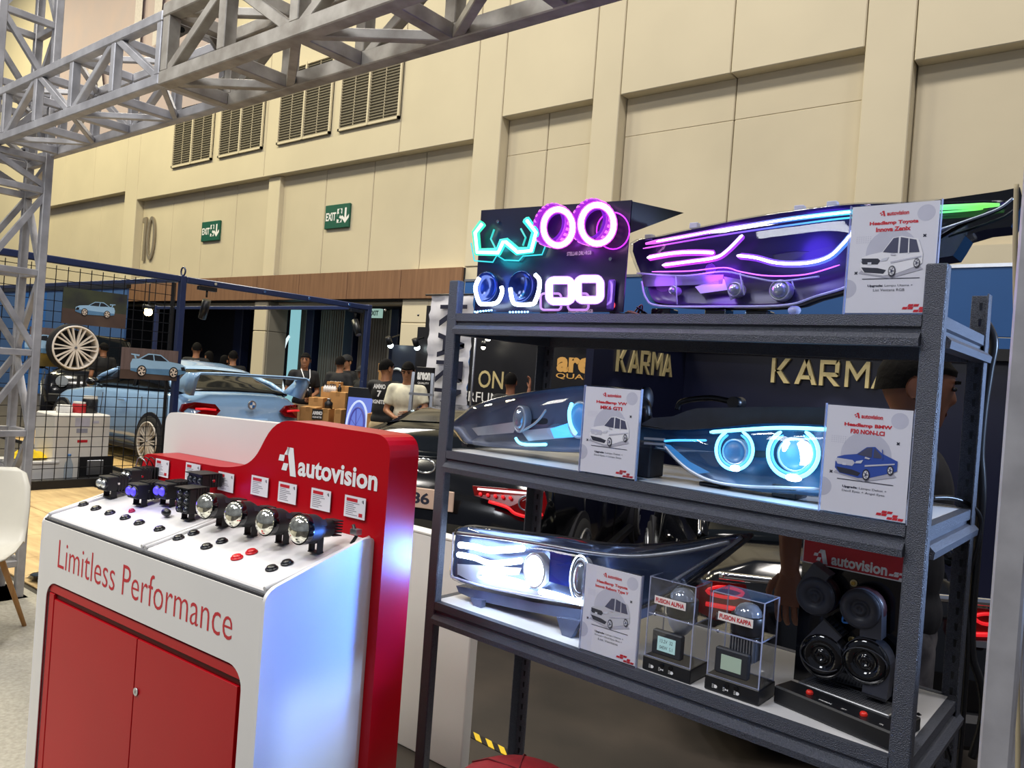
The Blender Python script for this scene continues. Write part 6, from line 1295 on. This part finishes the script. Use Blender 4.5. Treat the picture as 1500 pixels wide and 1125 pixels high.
for x, y, r in ((715, 495, .045), (708, 509, .03)):
    p = aty(x, y, 8.1); t = thing('booth_spotlight', 'small bright spotlight above the gold-lettered panel, %s of two' % ('larger' if r > .04 else 'smaller'), 'light', p); G().ball((0, 0, 0), r, emi('spot_glow', (1., .93, .75), 12), seg=12).build('bulb', t); G().cyl(r*1.1, .0, .08, M_blk, T(0, 0, r*.3), seg=12).build('shade', t); G().bar((0, 0, .06), (0, .2, .25), .02, .02, M_blk).build('arm', t)
# red strip under the header, seen beneath the top shelf
q0 = aty(812, 503, 7.9); t = bpy.data.objects['booth_banner']; q1 = aty(818, 492, 7.9); zz = aty(840, 501, 7.9).z; G().prism([(q1.x-t.location.x, zz+.16), (q1.x-t.location.x+.16, zz), (q1.x-t.location.x+2.2, zz), (q1.x-t.location.x+2.2, zz+.16)], 0, .06, mat('red_sign_face', 'b81826', .4), face_y((0, .0, 0))).build('red_header', t)
# white flag
YFg = 7.2; a = aty(632, 432, YFg); b = aty(694, 437, YFg); zb = aty(640, 668, YFg).z; w = b.x-a.x; h = a.z-zb
t = thing('white_flag', 'creased white flag with black letters running down it, behind the left rack post', 'flag', (a.x, YFg, 0))
rings = []
for i in range(33):
    z = a.z-h*i/32; rings.append([(w*k/10, .012*math.sin(i*1.1+k*.35)+.01*math.sin(i*2.7-k*.6)+.008*math.sin(k*1.3), z) for k in range(11)])
G().loft(rings, mat('white_flag_cloth', 'd9d9e2', .8, var=.03), cap=False, closed=False).build('cloth', t)
g = G(); karma(g, M_ink, fr((w*.60, -.035, (aty(668, 447, YFg).z+aty(655, 648, YFg).z)/2), (0, 0, -1), (1, 0, 0)), w*.62, aty(668, 447, YFg).z-aty(655, 648, YFg).z, .006); g.build('letters', t)
G().cyl(.012, -.1, w+.08, M_blk, T(0, .0, a.z+.0) @ RY(PI/2), seg=8).build('top_rod', t); G().cyl(.016, 0, a.z+.16, M_alu, T(w+.05, .03, 0), seg=10).build('pole', t); G().cyl(.2, 0, .03, M_blk, T(w+.05, .03, 0), seg=18).build('base', t)

# ------------------------------------------------------------------ black cars behind the rack
M_gt = mat('beige_reflection_glass', '6f6655', .12, var=.06, coat=.4)  # beige reflection painted as a glass colour; not assigned to any window
pf = [(-.72, .6), (-.70, .92), (-.6, .98), (.2, 1.0), (1.8, .98), (2.2, .95), (2.9, .86), (3.3, .72), (3.42, .5)]; bl = [(-.72, .55), (-.68, .88), (.2, .92), (1.9, .88), (2.9, .76), (3.42, .45)]
rf = [(-.55, .97), (-.2, 1.14), (.3, 1.27), (.9, 1.29), (1.3, 1.24), (1.9, .98)]; hw_ = [(-.72, .82), (-.6, .93), (-.1, 1.0), (.5, 1.0), (1.2, .95), (2.2, .97), (2.7, 1.0), (3.1, .92), (3.42, .7)]
c1 = car('black_coupe', 'low black coupe with a pale number plate behind the left half of the rack', (-3.8, 4.3, 0), math.radians(110), M_bp, 4.2, 1.78, 2.57, pf, bl, rf, hw_, .31, M_alu, '', None, 7, .16)
for s in (1, -1):
    P = [(.34, .86), (.80, .87), (.82, .80), (.80, .70), (.70, .69), (.60, .76), (.42, .79), (.36, .80)]
    tl = G().loft([[(-.735-.012*k+.30*max(0, y-.62), s*y, z) for y, z in P] for k in (0, 1)], M_lamp_r, smooth=False).build('tail_lamp', c1)
    x_ = lambda y: -.752+.30*max(0, y-.62)
    G().tube([(x_(y), s*y, z) for y, z in ((.38, .845), (.55, .85), (.76, .852))], .007, emi('clear_tail_bar', (1., .8, .8), 1.6)).build('light_bar', tl)
    g = G(); g.tube([(x_(.70)-.004+.045*.3*math.cos(a), s*(.70+.045*math.cos(a)), .79+.045*math.sin(a)) for a in [2*PI*k/20 for k in range(20)]], .006, M_smk, closed=True, seg=6); g.build('lamp_ring', tl)
    g = G()
    for k in range(5): g.ball((x_(.40+.05*k), s*(.40+.05*k), .815), .012, M_lamp_on, seg=8, rg=6)
    g.build('led_dots', tl)
    g = G(); g.tube(crom([(x_(y), s*y, z) for y, z in ((.46, .775), (.58, .755), (.64, .72), (.74, .705), (.80, .73))], 16, False), .011, M_lamp_on, seg=6); g.build('lower_glow', tl)
F = fr((-.735, 0, .74), (0, -1, 0), (0, 0, 1)); g = G(); g.box(-.22, .22, -.065, .065, 0, .012, mat('pale_plate', 'd9b9a4', .5), F, bev=.004); g.build('number_plate', c1); g = G(); g.text('B 86 IS', M_ink, F @ T(0, 0, .0128), width=.37, height=.075, bold=.03); g.build('plate_lettering', c1)
g = G(); g.tube([F @ Vector((.075*math.cos(a), .21+.045*math.sin(a), .01)) for a in [2*PI*k/24 for k in range(24)]], .007, M_chr, closed=True, seg=6); g.build('badge', c1)
G().box(-.79, -.66, -.72, .72, .2, .42, M_blkm, bev=.03).build('rear_diffuser', c1)
for y in (-.55, .55): G().cyl(.055, -.12, .02, M_chr, T(-.77, y, .27) @ RY(-PI/2), seg=16).build('exhaust_pipe', c1)
# saloon behind the right half of the rack
pf = [(-.80, .55), (-.78, .88), (-.70, .97), (-.1, 1.0), (.6, 1.0), (1.8, .98), (2.2, .96), (2.9, .88), (3.4, .7), (3.5, .5)]; bl = [(-.8, .5), (-.76, .84), (-.1, .92), (1.9, .9), (2.9, .8), (3.5, .45)]
rf = [(-.25, .99), (.1, 1.16), (.6, 1.32), (1.2, 1.36), (1.6, 1.28), (2.2, .99)]; hw_ = [(-.8, .86), (-.65, .95), (0, 1.0), (2.7, 1.0), (3.1, .93), (3.5, .7)]
th2 = math.radians(122)
hd2 = Vector((math.cos(th2), math.sin(th2), 0)); cen = Vector((-.864, 3.507, 0))+hd2*.8*.86
sc_ = lambda T_: [(x*.84 if x > 0 else x, z) for x, z in T_]
pf, bl, rf, hw_ = sc_(pf), sc_(bl), sc_(rf), sc_(hw_)
c2 = car('black_saloon', 'black saloon with a chrome boot strip behind the right half of the rack', cen, th2, M_bp, 4.3, 1.56, 2.25, pf, bl, rf, hw_, .32, M_alu, '', None, 8, .17)
c2.scale = (.86, .86, .86)
for s in (1, -1):
    P = [(.50, .80), (.53, .87), (.70, .86), (.76, .82), (.75, .70), (.66, .67), (.52, .69)]
    tl = G().loft([[(-.805-.014*k+.30*max(0, y-.55), s*y, z) for y, z in P] for k in (0, 1)], M_lamp_r, smooth=False).build('tail_lamp', c2)
    x_ = lambda y: -.824+.30*max(0, y-.55); g = G()
    g.tube(crom([(x_(y), s*y, z) for y, z in ((.54, .83), (.59, .845), (.66, .84), (.71, .81), (.66, .795), (.58, .80))], 20, True), .009, M_lamp_on, closed=True, seg=6); g.tube([(x_(.54), s*.54, .745), (x_(.62), s*.62, .745), (x_(.71), s*.71, .745)], .012, M_lamp_on, seg=6); g.build('light_bar', tl)
    G().box(x_(.56)-.004, x_(.56)+.02, min(s*.53, s*.66), max(s*.53, s*.66), .685, .715, M_smk).build('clear_strip', tl)
g = G(); g.tube(crom([(-.80, -.66, .90), (-.835, -.3, .905), (-.84, 0, .907), (-.835, .3, .905), (-.80, .66, .90)], 20, False), .02, M_chr, seg=8); g.build('chrome_strip', c2)
F = fr((-.815, 0, .66), (0, -1, 0), (0, 0, 1)); g = G(); g.box(-.24, .24, -.07, .07, 0, .012, M_blk, F, bev=.004); g.build('number_plate', c2); g = G(); g.text('B 1', M_wht, F @ T(0, 0, .0128), width=.2, height=.085, bold=.03, x=-.1); g.build('plate_lettering', c2)
for s in (1, -1): g = G(); g.tube(crom([(-.28, s*.70, 1.0), (.1, s*.66, 1.19), (.5, s*.60, 1.335), (1.1, s*.60, 1.33), (1.75, s*.68, 1.01)], 24, False), .010, M_chr, seg=6); g.build('window_trim', c2)
G().box(-.86, -.72, -.66, .66, .19, .36, M_blkm, bev=.03).build('rear_diffuser', c2)

# ------------------------------------------------------------------ man close behind the rack
hp = atd(1338, 560, 2.3)
Pm = person('man in profile, dark shirt and grey patterned trousers, close behind the rack', (hp.x-.0, hp.y, 0), math.radians(112)-.05, H=1.73, shirt='1b1c24', skin='8c5a42', vox=.010, head_tilt=.12,
    arms=((Vector((-.22, .31, 1.23)), Vector((-.23, .30, 1.05))), (Vector((.24, .12, 1.12)), Vector((.2, .12, .88)))), trousers_mat=mat('grey_patterned_cloth', '6f6c70', .85, col2='2b2b33', scale=16, detail=3))

# ------------------------------------------------------------------ white counter behind the kiosk, stool, chair
YC_ = 2.30; xr_ = aty(689, 930, YC_).x; ZC_ = aty(640, 783, YC_).z
t = thing('white_counter', 'plain white display counter standing behind the kiosk and left end of the rack', 'counter', (xr_, YC_, 0), 0)
G().box(-.62, 0, 0, .05, .0, ZC_-.012, M_white, bev=.004).build('front_panel', t); G().box(-.62, 0, -.004, .06, ZC_-.012, ZC_, M_white, bev=.003).build('worktop', t); G().box(-.62, -.56, .05, .06, 0.05, ZC_-.012, M_white).build('rear_rib', t)
ct = atz(760, 1128, .479); t = thing('round_stool', 'red padded round stool in front of the rack, only its crown in the frame', 'stool', (ct.x, ct.y, 0))
g = G(); N = 18
g.lathe([(.17, .34), (.19, .36), (.19, .40), (.165, .44), (.11, .468), (.04, .478), (.0005, .479)], mat('red_upholstery', '9c0f22', .7, bump=.2, scale=40), seg=24); g.build('cushion', t)
for k in range(6): a = 2*PI*k/6; G().tube([(.002*math.cos(a), .002*math.sin(a), .481), (.11*math.cos(a), .11*math.sin(a), .471), (.168*math.cos(a), .168*math.sin(a), .441)], .0022, mat('dark_red_seam', '6d0a18', .7), seg=5).build('seam', t)
for k in range(4): a = PI/4+k*PI/2; G().tube([(.13*math.cos(a), .13*math.sin(a), .345), (.17*math.cos(a), .17*math.sin(a), 0.001)], .012, M_blkm, seg=8).build('leg', t)
# white shell chair with a wooden leg in view
cx, cy = -4.62, 1.42
t = thing('shell_chair', 'white plastic shell chair on round wooden legs at the far left edge', 'chair', (cx, cy, .012), 0.9)
M_shell = mat('white_shell_plastic', 'dcd8ca', .4, var=.02); M_beech = mat('beech_leg', 'b98a55', .5, col2='a67845', scale=5, stretch=(20, 20, 1))
rows = []
for s_, (y, z, w, c_) in enumerate(((-.22, .44, .19, .0), (-.12, .425, .215, .01), (.0, .42, .22, .02), (.1, .43, .22, .035), (.165, .475, .22, .05), (.195, .56, .22, .06), (.215, .66, .215, .05), (.235, .76, .20, .035), (.25, .83, .165, .015), (.255, .855, .11, .0))):
    rows.append([(w*k/6, y-c_*(abs(k)/6)**2*.9*(1 if s_ > 3 else 0), z+(c_*1.6*(abs(k)/6)**2 if s_ <= 3 else 0)) for k in range(-6, 7)])
g = G(); g.loft(rows, M_shell, cap=False, closed=False); o = g.build('seat_shell', t); m_ = o.modifiers.new('thick', 'SOLIDIFY'); m_.thickness = .008; m_.offset = 0
for sx in (-1, 1):
    for sy in (-1, 1): G().tube([(sx*.11, sy*.10, .415), (sx*.22, sy*.20, .0)], [.016, .011], M_beech, seg=10).build('leg', t)
g = G(); g.bar((-.11, -.10, .40), (.11, .10, .40), .014, .014, M_blkm).bar((-.11, .10, .40), (.11, -.10, .40), .014, .014, M_blkm); g.build('under_frame', t)

# ------------------------------------------------------------------ things beyond the mesh fence on the left
def at_floor(x, y): return atz(x, y, 0)
pm = Vector((-9.75, 3.92, 0)); 
XM = -9.35
p0 = atx(157, 690, XM); p1 = atx(76, 690, XM)
zt_ = atx(157, 608, XM).z; ya, yb = p1.y, p0.y
t = thing('white_cabinet', 'tall white machine cabinet with stickers behind the mesh fence', 'cabinet', (XM-.55, (ya+yb)/2, 0)); wy = (yb-ya)
G().box(0, .55, -wy/2, wy/2, .04, zt_, M_white, bev=.015).build('body', t); G().box(.03, .52, -wy/2+.03, wy/2-.03, 0, .04, M_blk).build('plinth', t)
F = fr((.551, 0, 0), (0, 1, 0), (0, 0, 1)); g = G()
for y, z, w, h, m in ((-.02*wy, .62, .16, .10, mat('sticker_lilac', 'c9c9dc', .5)), (-.02*wy, .52, .12, .05, mat('sticker_grey', '9fa2b5', .5)), (.0, .40, .11, .03, M_redm), (.22*wy, .62, .07, .03, mat('sticker_lilac', 'c9c9dc', .5)), (.27*wy, .13, .17, .055, M_yel)): g.box(y-w/2, y+w/2, z+.08-h/2+.15*0, z+.08+h/2, 0, .002, m, F)
g.build('stickers', t); g = G(); g.box(-.02, .36, .06, .30, 0, .012, M_blkm, F, bev=.004).box(.06, .24, .09, .26, .012, .03, M_alu, F, bev=.004); g.build('socket_panel', t)
for n, (x, y0, y1, m, lab, cat) in enumerate(((116, 585, 604, mat('red_tin', 'b8242a', .4), 'small red tin on top of the white cabinet behind the mesh', 'tin'), (131, 578, 604, M_blk, 'black jar on top of the white cabinet behind the mesh', 'jar'), (94, 592, 603, M_whiteg, 'white paper cup on top of the white cabinet behind the mesh', 'cup'))):
    q = atx(x, y1, XM-.3); h = .13 if n == 0 else (.2 if n == 1 else .09); t = thing({'tin': 'tin', 'jar': 'jar', 'cup': 'paper_cup'}[cat], lab, cat, (XM-.3, q.y, zt_)); r = .075 if n == 0 else .085
    G().lathe([(.001, 0), (r*.95, 0), (r, .01), (r, h*.8), (r*.9, h*.84)], m, seg=18).build('body', t); G().lathe([(r*.92, h*.84), (r*.92, h), (.001, h)], mat('white_lid', 'd9d6cf', .4) if n != 2 else m, seg=18).build('lid', t)
p0 = atx(95, 690, XM+.0); p1 = atx(20, 690, XM+.0); zt2 = atx(60, 676, XM).z
t = thing('low_white_box', 'low white plastic crate beside the cabinet behind the mesh fence', 'crate', (XM-.5, (p0.y-.1+p1.y)/2, 0)); wy2 = (p0.y-p1.y)-.06
G().box(0, .5, -wy2/2, wy2/2, 0, zt2-.03, M_whiteg, bev=.01).build('body', t); G().box(-.012, .512, -wy2/2-.012, wy2/2+.012, zt2-.03, zt2, M_whiteg, bev=.005).build('rim', t)
yc_ = (p0.y-.1+p1.y)/2
g = G(); rows = []
for i in range(13):
    rows.append([(XM-.42+.34*i/12, atx(53, 668, XM).y-.17+.34*j/12+.03*math.sin(i), zt2+.02+(.10*math.exp(-((i-6)/4)**2-((j-6)/4.5)**2)+.028*math.sin(i*1.3+j*.9)*math.sin(j*1.7))*(1 if 0 < i < 12 and 0 < j < 12 else .15)) for j in range(13)])
g.loft(rows, mat('yellow_microfibre', 'e0bf12', .9, bump=.4, scale=40), cap=False, closed=False); o = g.build('yellow_cloth'); tag(o, 'crumpled yellow cloth lying on the low white crate behind the mesh', 'cloth')
q = atx(83, 672, XM-.2); t = thing('spray_bottle', 'clear spray bottle with a grey trigger on the low white crate', 'bottle', (XM-.2, q.y, zt2)); g = G(); g.lathe([(.001, 0), (.05, 0), (.052, .02), (.05, .14), (.02, .2), (.018, .24)], clear('bottle_plastic', (.8, .88, .9), .9, .1, 1.3), seg=16); g.build('bottle', t); g = G(); g.box(-.02, .02, -.09, .04, .24, .275, M_smk, bev=.004).bar((0, -.06, .24), (0, -.03, .19), .012, .012, M_smk).cyl(.02, .22, .25, M_smk); g.build('trigger_head', t)
q = atz(98, 713, 0); t = thing('water_bottle', 'clear plastic water bottle standing on the floor against the mesh fence', 'bottle', (XF-.13, atx(99, 705, XF-.13).y, 0)); g = G(); g.lathe([(.001, 0), (.04, 0), (.045, .02), (.043, .1), (.045, .2), (.04, .25), (.016, .32), (.016, .34)], clear('bottle_plastic2', (.75, .82, .9), .9, .08, 1.35), seg=16); g.build('bottle', t); G().cyl(.019, .34, .365, mat('blue_cap', '4a76b0', .4), seg=12).build('cap', t)
# blue partition far left
Yp = 9.9; a = aty(-20, 425, Yp); b = aty(186, 427, Yp); t = thing('booth_partition', 'dull blue partition panels at far left behind the off-road wagon', 'partition', (a.x, Yp, 0)); w = b.x-a.x; zt3 = (a.z+b.z)/2
M_bl2 = mat('dull_blue_panel', '3c5f96', .5, var=.05); M_bl3 = mat('bright_blue_panel', '1f5fb0', .45)
for k in range(6): G().box(w*k/6+.004, w*(k+1)/6-.004, 0, .06, 0, zt3, M_bl3 if k == 2 else M_bl2, bev=.004).build('panel', t)
G().box(-.05, w+.02, -.03, .09, zt3, zt3+.12, M_blk).build('top_rail', t)
# work lamp seen through the mesh
q = atd(217, 457, 13.5); t = thing('work_lamp', 'bright warm lamp glowing behind the mesh fence', 'light', q); G().ball((0, 0, 0), .07, emi('warm_bulb', (1., .72, .3), 30), seg=12).build('bulb', t); G().cyl(.1, .05, .12, M_blk, seg=14).build('shade', t); G().bar((0, 0, .1), (0, .0, 2.95-q.z), .015, .015, M_blk).build('cord', t)

# ------------------------------------------------------------------ cardboard box stall
def carton(x0, y0, x1, y1, D, label, txt=None, depth=.35):
    a = atd(x0, y1, D); b = atd(x1, y0, D); w = math.hypot((b-a).x, (b-a).y)*.98; h = b.z-a.z; rz = YAW
    c = atd((x0+x1)/2, y1, D); t = thing('cardboard_box', label, 'box', (c.x, c.y, a.z), rz, 'cardboard boxes at the stall')
    G().box(-w/2, w/2, 0, depth, 0, h, M_card, bev=.004).build('carton', t); G().box(-.03, .03, -.001, depth+.001, h-.06, h+.001, mat('parcel_tape', 'a57a46', .35)).build('tape', t)
    if txt: 
        g = G(); g.text(txt, M_ink, face_y((0, -.002, h*.5)), width=w*.55, height=h*.25, bold=.03); g.build('lettering', t)
    return t
Dn = 11.4; z_b = lambda y, D=Dn: y
def yfloor(x, D):    # photo row of the floor at distance D below column x
    lo, hi = 500, 900
    for _ in range(40):
        m_ = (lo+hi)/2
        if atd(x, m_, D).z > 0: lo = m_
        else: hi = m_
    return lo
bx = [(430, 597, 459, None, 'large cardboard box, front left of the box stack', None, 11.2, 'ammo'), (459, 600, 484, None, 'cardboard box, front centre of the box stack', None, 11.2, 'none'), (472, 600, 497, None, 'cardboard box, front right of the box stack beside the screen', None, 11.25, 'x')]
fl = yfloor(450, 11.2)
carton(429, 597, 460, fl, 11.2, 'large cardboard box at the front left of the box stack'); carton(461, 599, 479, fl, 11.2, 'narrow cardboard box at the front centre of the box stack'); carton(480, 600, 497, fl, 11.2, 'cardboard box at the front right of the box stack beside the lit screen')
f2 = yfloor(450, 11.7); carton(441, 583, 470, f2, 11.7, 'middle-row cardboard box on the left of the stack'); carton(471, 575, 503, f2, 11.7, 'middle-row cardboard box on the right of the stack', 'AMMO')
f3 = yfloor(450, 12.1); carton(458, 567, 480, f3, 12.1, 'upper-row cardboard box on the left with a dark logo', 'CJ'); carton(481, 566, 507, f3, 12.1, 'upper-row cardboard box on the right under the bottles'); carton(478, 560, 496, 566.0, 12.12, 'topmost small cardboard box of the stack', 'AMMO')
q = atd(465, 607, 11.15); t = thing('box_sign', 'small black and white sign hung on the front of the box stack', 'sign', (q.x, q.y, q.z), YAW); G().box(-.075, .075, -.012, 0, -.075, .075, M_blk).build('board', t); g = G(); F = face_y((0, -.0135, 0)); g.text('AMMO', M_wht, F, width=.14, height=.055, y=.02, bold=.05).text('IGNITE', M_wht, F, width=.13, height=.025, y=-.04, bold=.03); g.build('lettering', t)
def bottle(x, y, D, z, label, m, r=.03, h=.16, n='bottle'):
    q = atd(x, y, D); t = thing(n, label, 'bottle', (q.x, q.y, z), 0, 'bottles on the box stack'); G().lathe([(.001, 0), (r, 0), (r, h*.6), (r*.45, h*.78), (r*.45, h*.9)], m, seg=12).build('body', t); G().cyl(r*.5, h*.9, h, M_blk if m is not M_blk else M_alu, seg=10).build('cap', t)
tp = atd(494, 566, 12.1).z
for k in range(5): bottle(476+3.6*k, 572, 11.85, atd(480, 575, 11.7).z, 'small white bottle in the row on the box stack, %s from the left' % ordn[k], M_whiteg, .028, .12)
bottle(447, 590, 11.8, atd(455, 583, 11.7).z, 'black bottle on the left box of the stack, left of two', M_blk); bottle(453, 590, 11.8, atd(455, 583, 11.7).z, 'black bottle on the left box of the stack, right of two', M_blk); bottle(497, 575, 11.9, atd(490, 575, 11.7).z, 'black and white bottle on the right box of the stack', M_blk, .03, .12)
bottle(481, 597, 11.35, atd(485, 600, 11.2).z, 'dark jar on the front right box of the stack', M_blk, .06, .15)
f4 = yfloor(555, 11.2)
carton(553, 533, 568, 545, 11.2, 'topmost cardboard box of the tall stack left of the man with back print', 'AMMO'); carton(553, 545.5, 569, 561, 11.2, 'second cardboard box of the tall stack by the man with back print'); carton(551, 561.5, 568, 580, 11.2, 'third cardboard box of the tall stack by the man with back print'); carton(548, 580.5, 570, f4, 11.2, 'lowest cardboard box of the tall stack by the man with back print')
carton(526, 606, 546, yfloor(540, 10.2), 10.2, 'low cardboard box on the floor beneath the small black table')
# lit portrait screen leaning on the stack
q0 = atd(508, 571, 10.6); fl5 = yfloor(510, 10.6); t = thing('display_screen', 'leaning portrait screen showing a blue wheel picture in front of the box stack', 'screen', (atd(513, fl5, 10.6).x, atd(513, fl5, 10.6).y, 0), YAW-.25)
h = q0.z-.0; w = .36; LM_ = RX(-.12)
G().box(-w/2-.02, w/2+.02, 0, .05, 0.0, h+.05, M_blk, LM_, bev=.006).build('case', t); G().box(-w/2, w/2, -.004, 0, .25, h-.09, emi('screen_blue', (.14, .22, .80), .9), LM_).build('screen', t)
g = G(); F = LM_ @ face_y((0, -.006, .0+h-.48)); mz = emi('screen_pale', (.62, .72, 1.), 1.1); md = emi('screen_deep', (.06, .06, .45), .7)
g.tube([F @ Vector((.15*math.cos(a)-.01, .34*math.sin(a), 0)) for a in [2*PI*k/28 for k in range(28)]], .016, mz, closed=True, seg=5); g.tube([F @ Vector((.11*math.cos(a)-.01, .25*math.sin(a), 0)) for a in [2*PI*k/28 for k in range(28)]], .014, md, closed=True, seg=5)
for k in range(7): a = 2*PI*k/7; g.bar(F @ Vector((-.02, 0, 0)), F @ Vector((.10*math.cos(a)-.02, .23*math.sin(a), 0)), .012, .004, md)
g.build('wheel_picture', t)
# stepladder, small table, standee and posters by the dark doors
q = atz(604, 636, 0); qb = atd(613, 600, 8.0); t = thing('step_ladder', 'aluminium step ladder standing between the cream-shirted man and the standee', 'ladder', (qb.x, qb.y, 0), YAW)
for s in (-1, 1): G().bar((s*.14, 0, 0), (s*.10, .18, 1.55), .03, .02, M_alu).build('rail', t); G().bar((s*.14, .55, 0), (s*.10, .22, 1.5), .02, .02, M_alu).build('back_leg', t)
for k in range(5): G().box(-.13, .13, .02+.03*k, .09+.03*k, .27+.26*k, .295+.26*k, M_alu).build('step', t)
qb = atd(541, 600, 11.4); t = thing('side_table', 'small black folding table with a teal tray beside the booth post', 'table', (qb.x, qb.y, 0), YAW); zt4 = atd(541, 583, 11.4).z
G().box(-.2, .2, -.15, .15, zt4-.02, zt4, M_blk, bev=.004).build('top', t)
for sx in (-1, 1):
    for sy in (-1, 1): G().bar((sx*.17, sy*.12, 0), (sx*.17, sy*.12, zt4-.02), .02, .02, M_blk).build('leg', t)
o = G().box(-.16, .16, -.11, .11, 0, .09, mat('teal_tray', '3f8c92', .4), bev=.01).build('teal_tray'); o.location = (qb.x, qb.y, zt4); o.rotation_euler = (0, 0, YAW); tag(o, 'teal plastic tray on the small black folding table', 'tray')
Yd = 8.2; a = aty(610, 537, 6.9); b = aty(634, 537, 6.9); t = thing('poster_standee', 'dark poster standee with white lettering and an orange foot left of the white flag', 'standee', (a.x, 6.9, 0)); w = b.x-a.x; h = a.z
G().box(0, w, 0, .05, 0, h, M_blkb, bev=.004).build('board', t); g = G(); F = face_y((w/2, -.002, 0)); g.text('areon', M_wht, F, width=w*.8, height=h*.06, y=h*.93, bold=.05).text('QUALITY', M_wht, F, width=w*.7, height=h*.018, y=h*.875, bold=.02); g.build('lettering', t)
g = G(); g.box(-w/2, w/2, .02, h*.52, 0, .003, mat('poster_tan', 'c69558', .5), F); g.cyl(w*.24, 0, .004, M_smk, F @ T(0, h*.70, 0), seg=20).cyl(w*.15, .004, .006, M_ink, F @ T(0, h*.70, 0), seg=20)
for x_, z_ in ((-.2, .46), (.2, .46), (-.2, .38), (.2, .38)): g.box(w*x_-w*.13, w*x_+w*.13, h*z_-.035, h*z_+.035, .003, .005, M_ink, F)
g.box(w*.1, w*.32, h*.16, h*.28, .003, .005, M_redm, F); g.build('print', t)
a = aty(575, 505, 9.3); b = aty(612, 507, 9.3); t = thing('dark_booth_wall', 'dark booth wall with a print of a car roof curve behind the standee', 'booth wall', (a.x, 9.3, 0)); w = b.x-a.x+2.0; h = a.z
G().box(0, w, 0, .08, 0, h, mat('booth_wall_blue_black', '1c2434', .4), bev=.004).build('panel', t); G().box((b.x-a.x)*.98, w, -.02, .1, 0, h+.32, M_blkb).build('raised_panel', t); G().box((b.x-a.x)*1.28, w, -.03, .11, 0, h+.68, M_blkb).build('raised_panel', t)
g = G(); wv = (b.x-a.x); g.tube(crom([(wv*.02, -.01, h-.45), (wv*.35, -.01, h-.42), (wv*.7, -.01, h-.55), (wv*.95, -.01, h-.8)], 24, False), .025, mat('car_curve_print', 'b9c4cc', .4), seg=6); g.build('curve_print', t)
for x, y, lab in ((572, 506, 'small lit white spotlight on the dark booth wall, left one'), (611, 509, 'small lit white spotlight on the dark booth wall, right one under a black clip')):
    q = aty(x, y, 9.15); t = thing('clip_spotlight', lab, 'light', q); G().ball((0, 0, 0), .05, emi('cool_spot', (.85, 1., 1.), 10), seg=10).build('bulb', t); G().cyl(.05, .02, .16, M_blk, RX(.5), seg=10).build('shade', t); G().bar((0, .02, .14), (0, .2, .2), .02, .02, M_blk).build('clip', t)
# lamp on the far side that lights the right flank of the rack
l = bpy.data.lights.new('booth_led', 'SPOT'); l.energy = 420; l.color = (.45, .64, 1.); l.spot_size = .52; l.spot_blend = .3; l.shadow_soft_size = .08
o = bpy.data.objects.new('booth_led', l); C.objects.link(o); o.location = (1.5, 2.75, 1.95); o.rotation_euler = (Vector((-.31, 1.88, 1.58))-Vector((1.5, 2.75, 1.95))).to_track_quat('-Z', 'Y').to_euler()
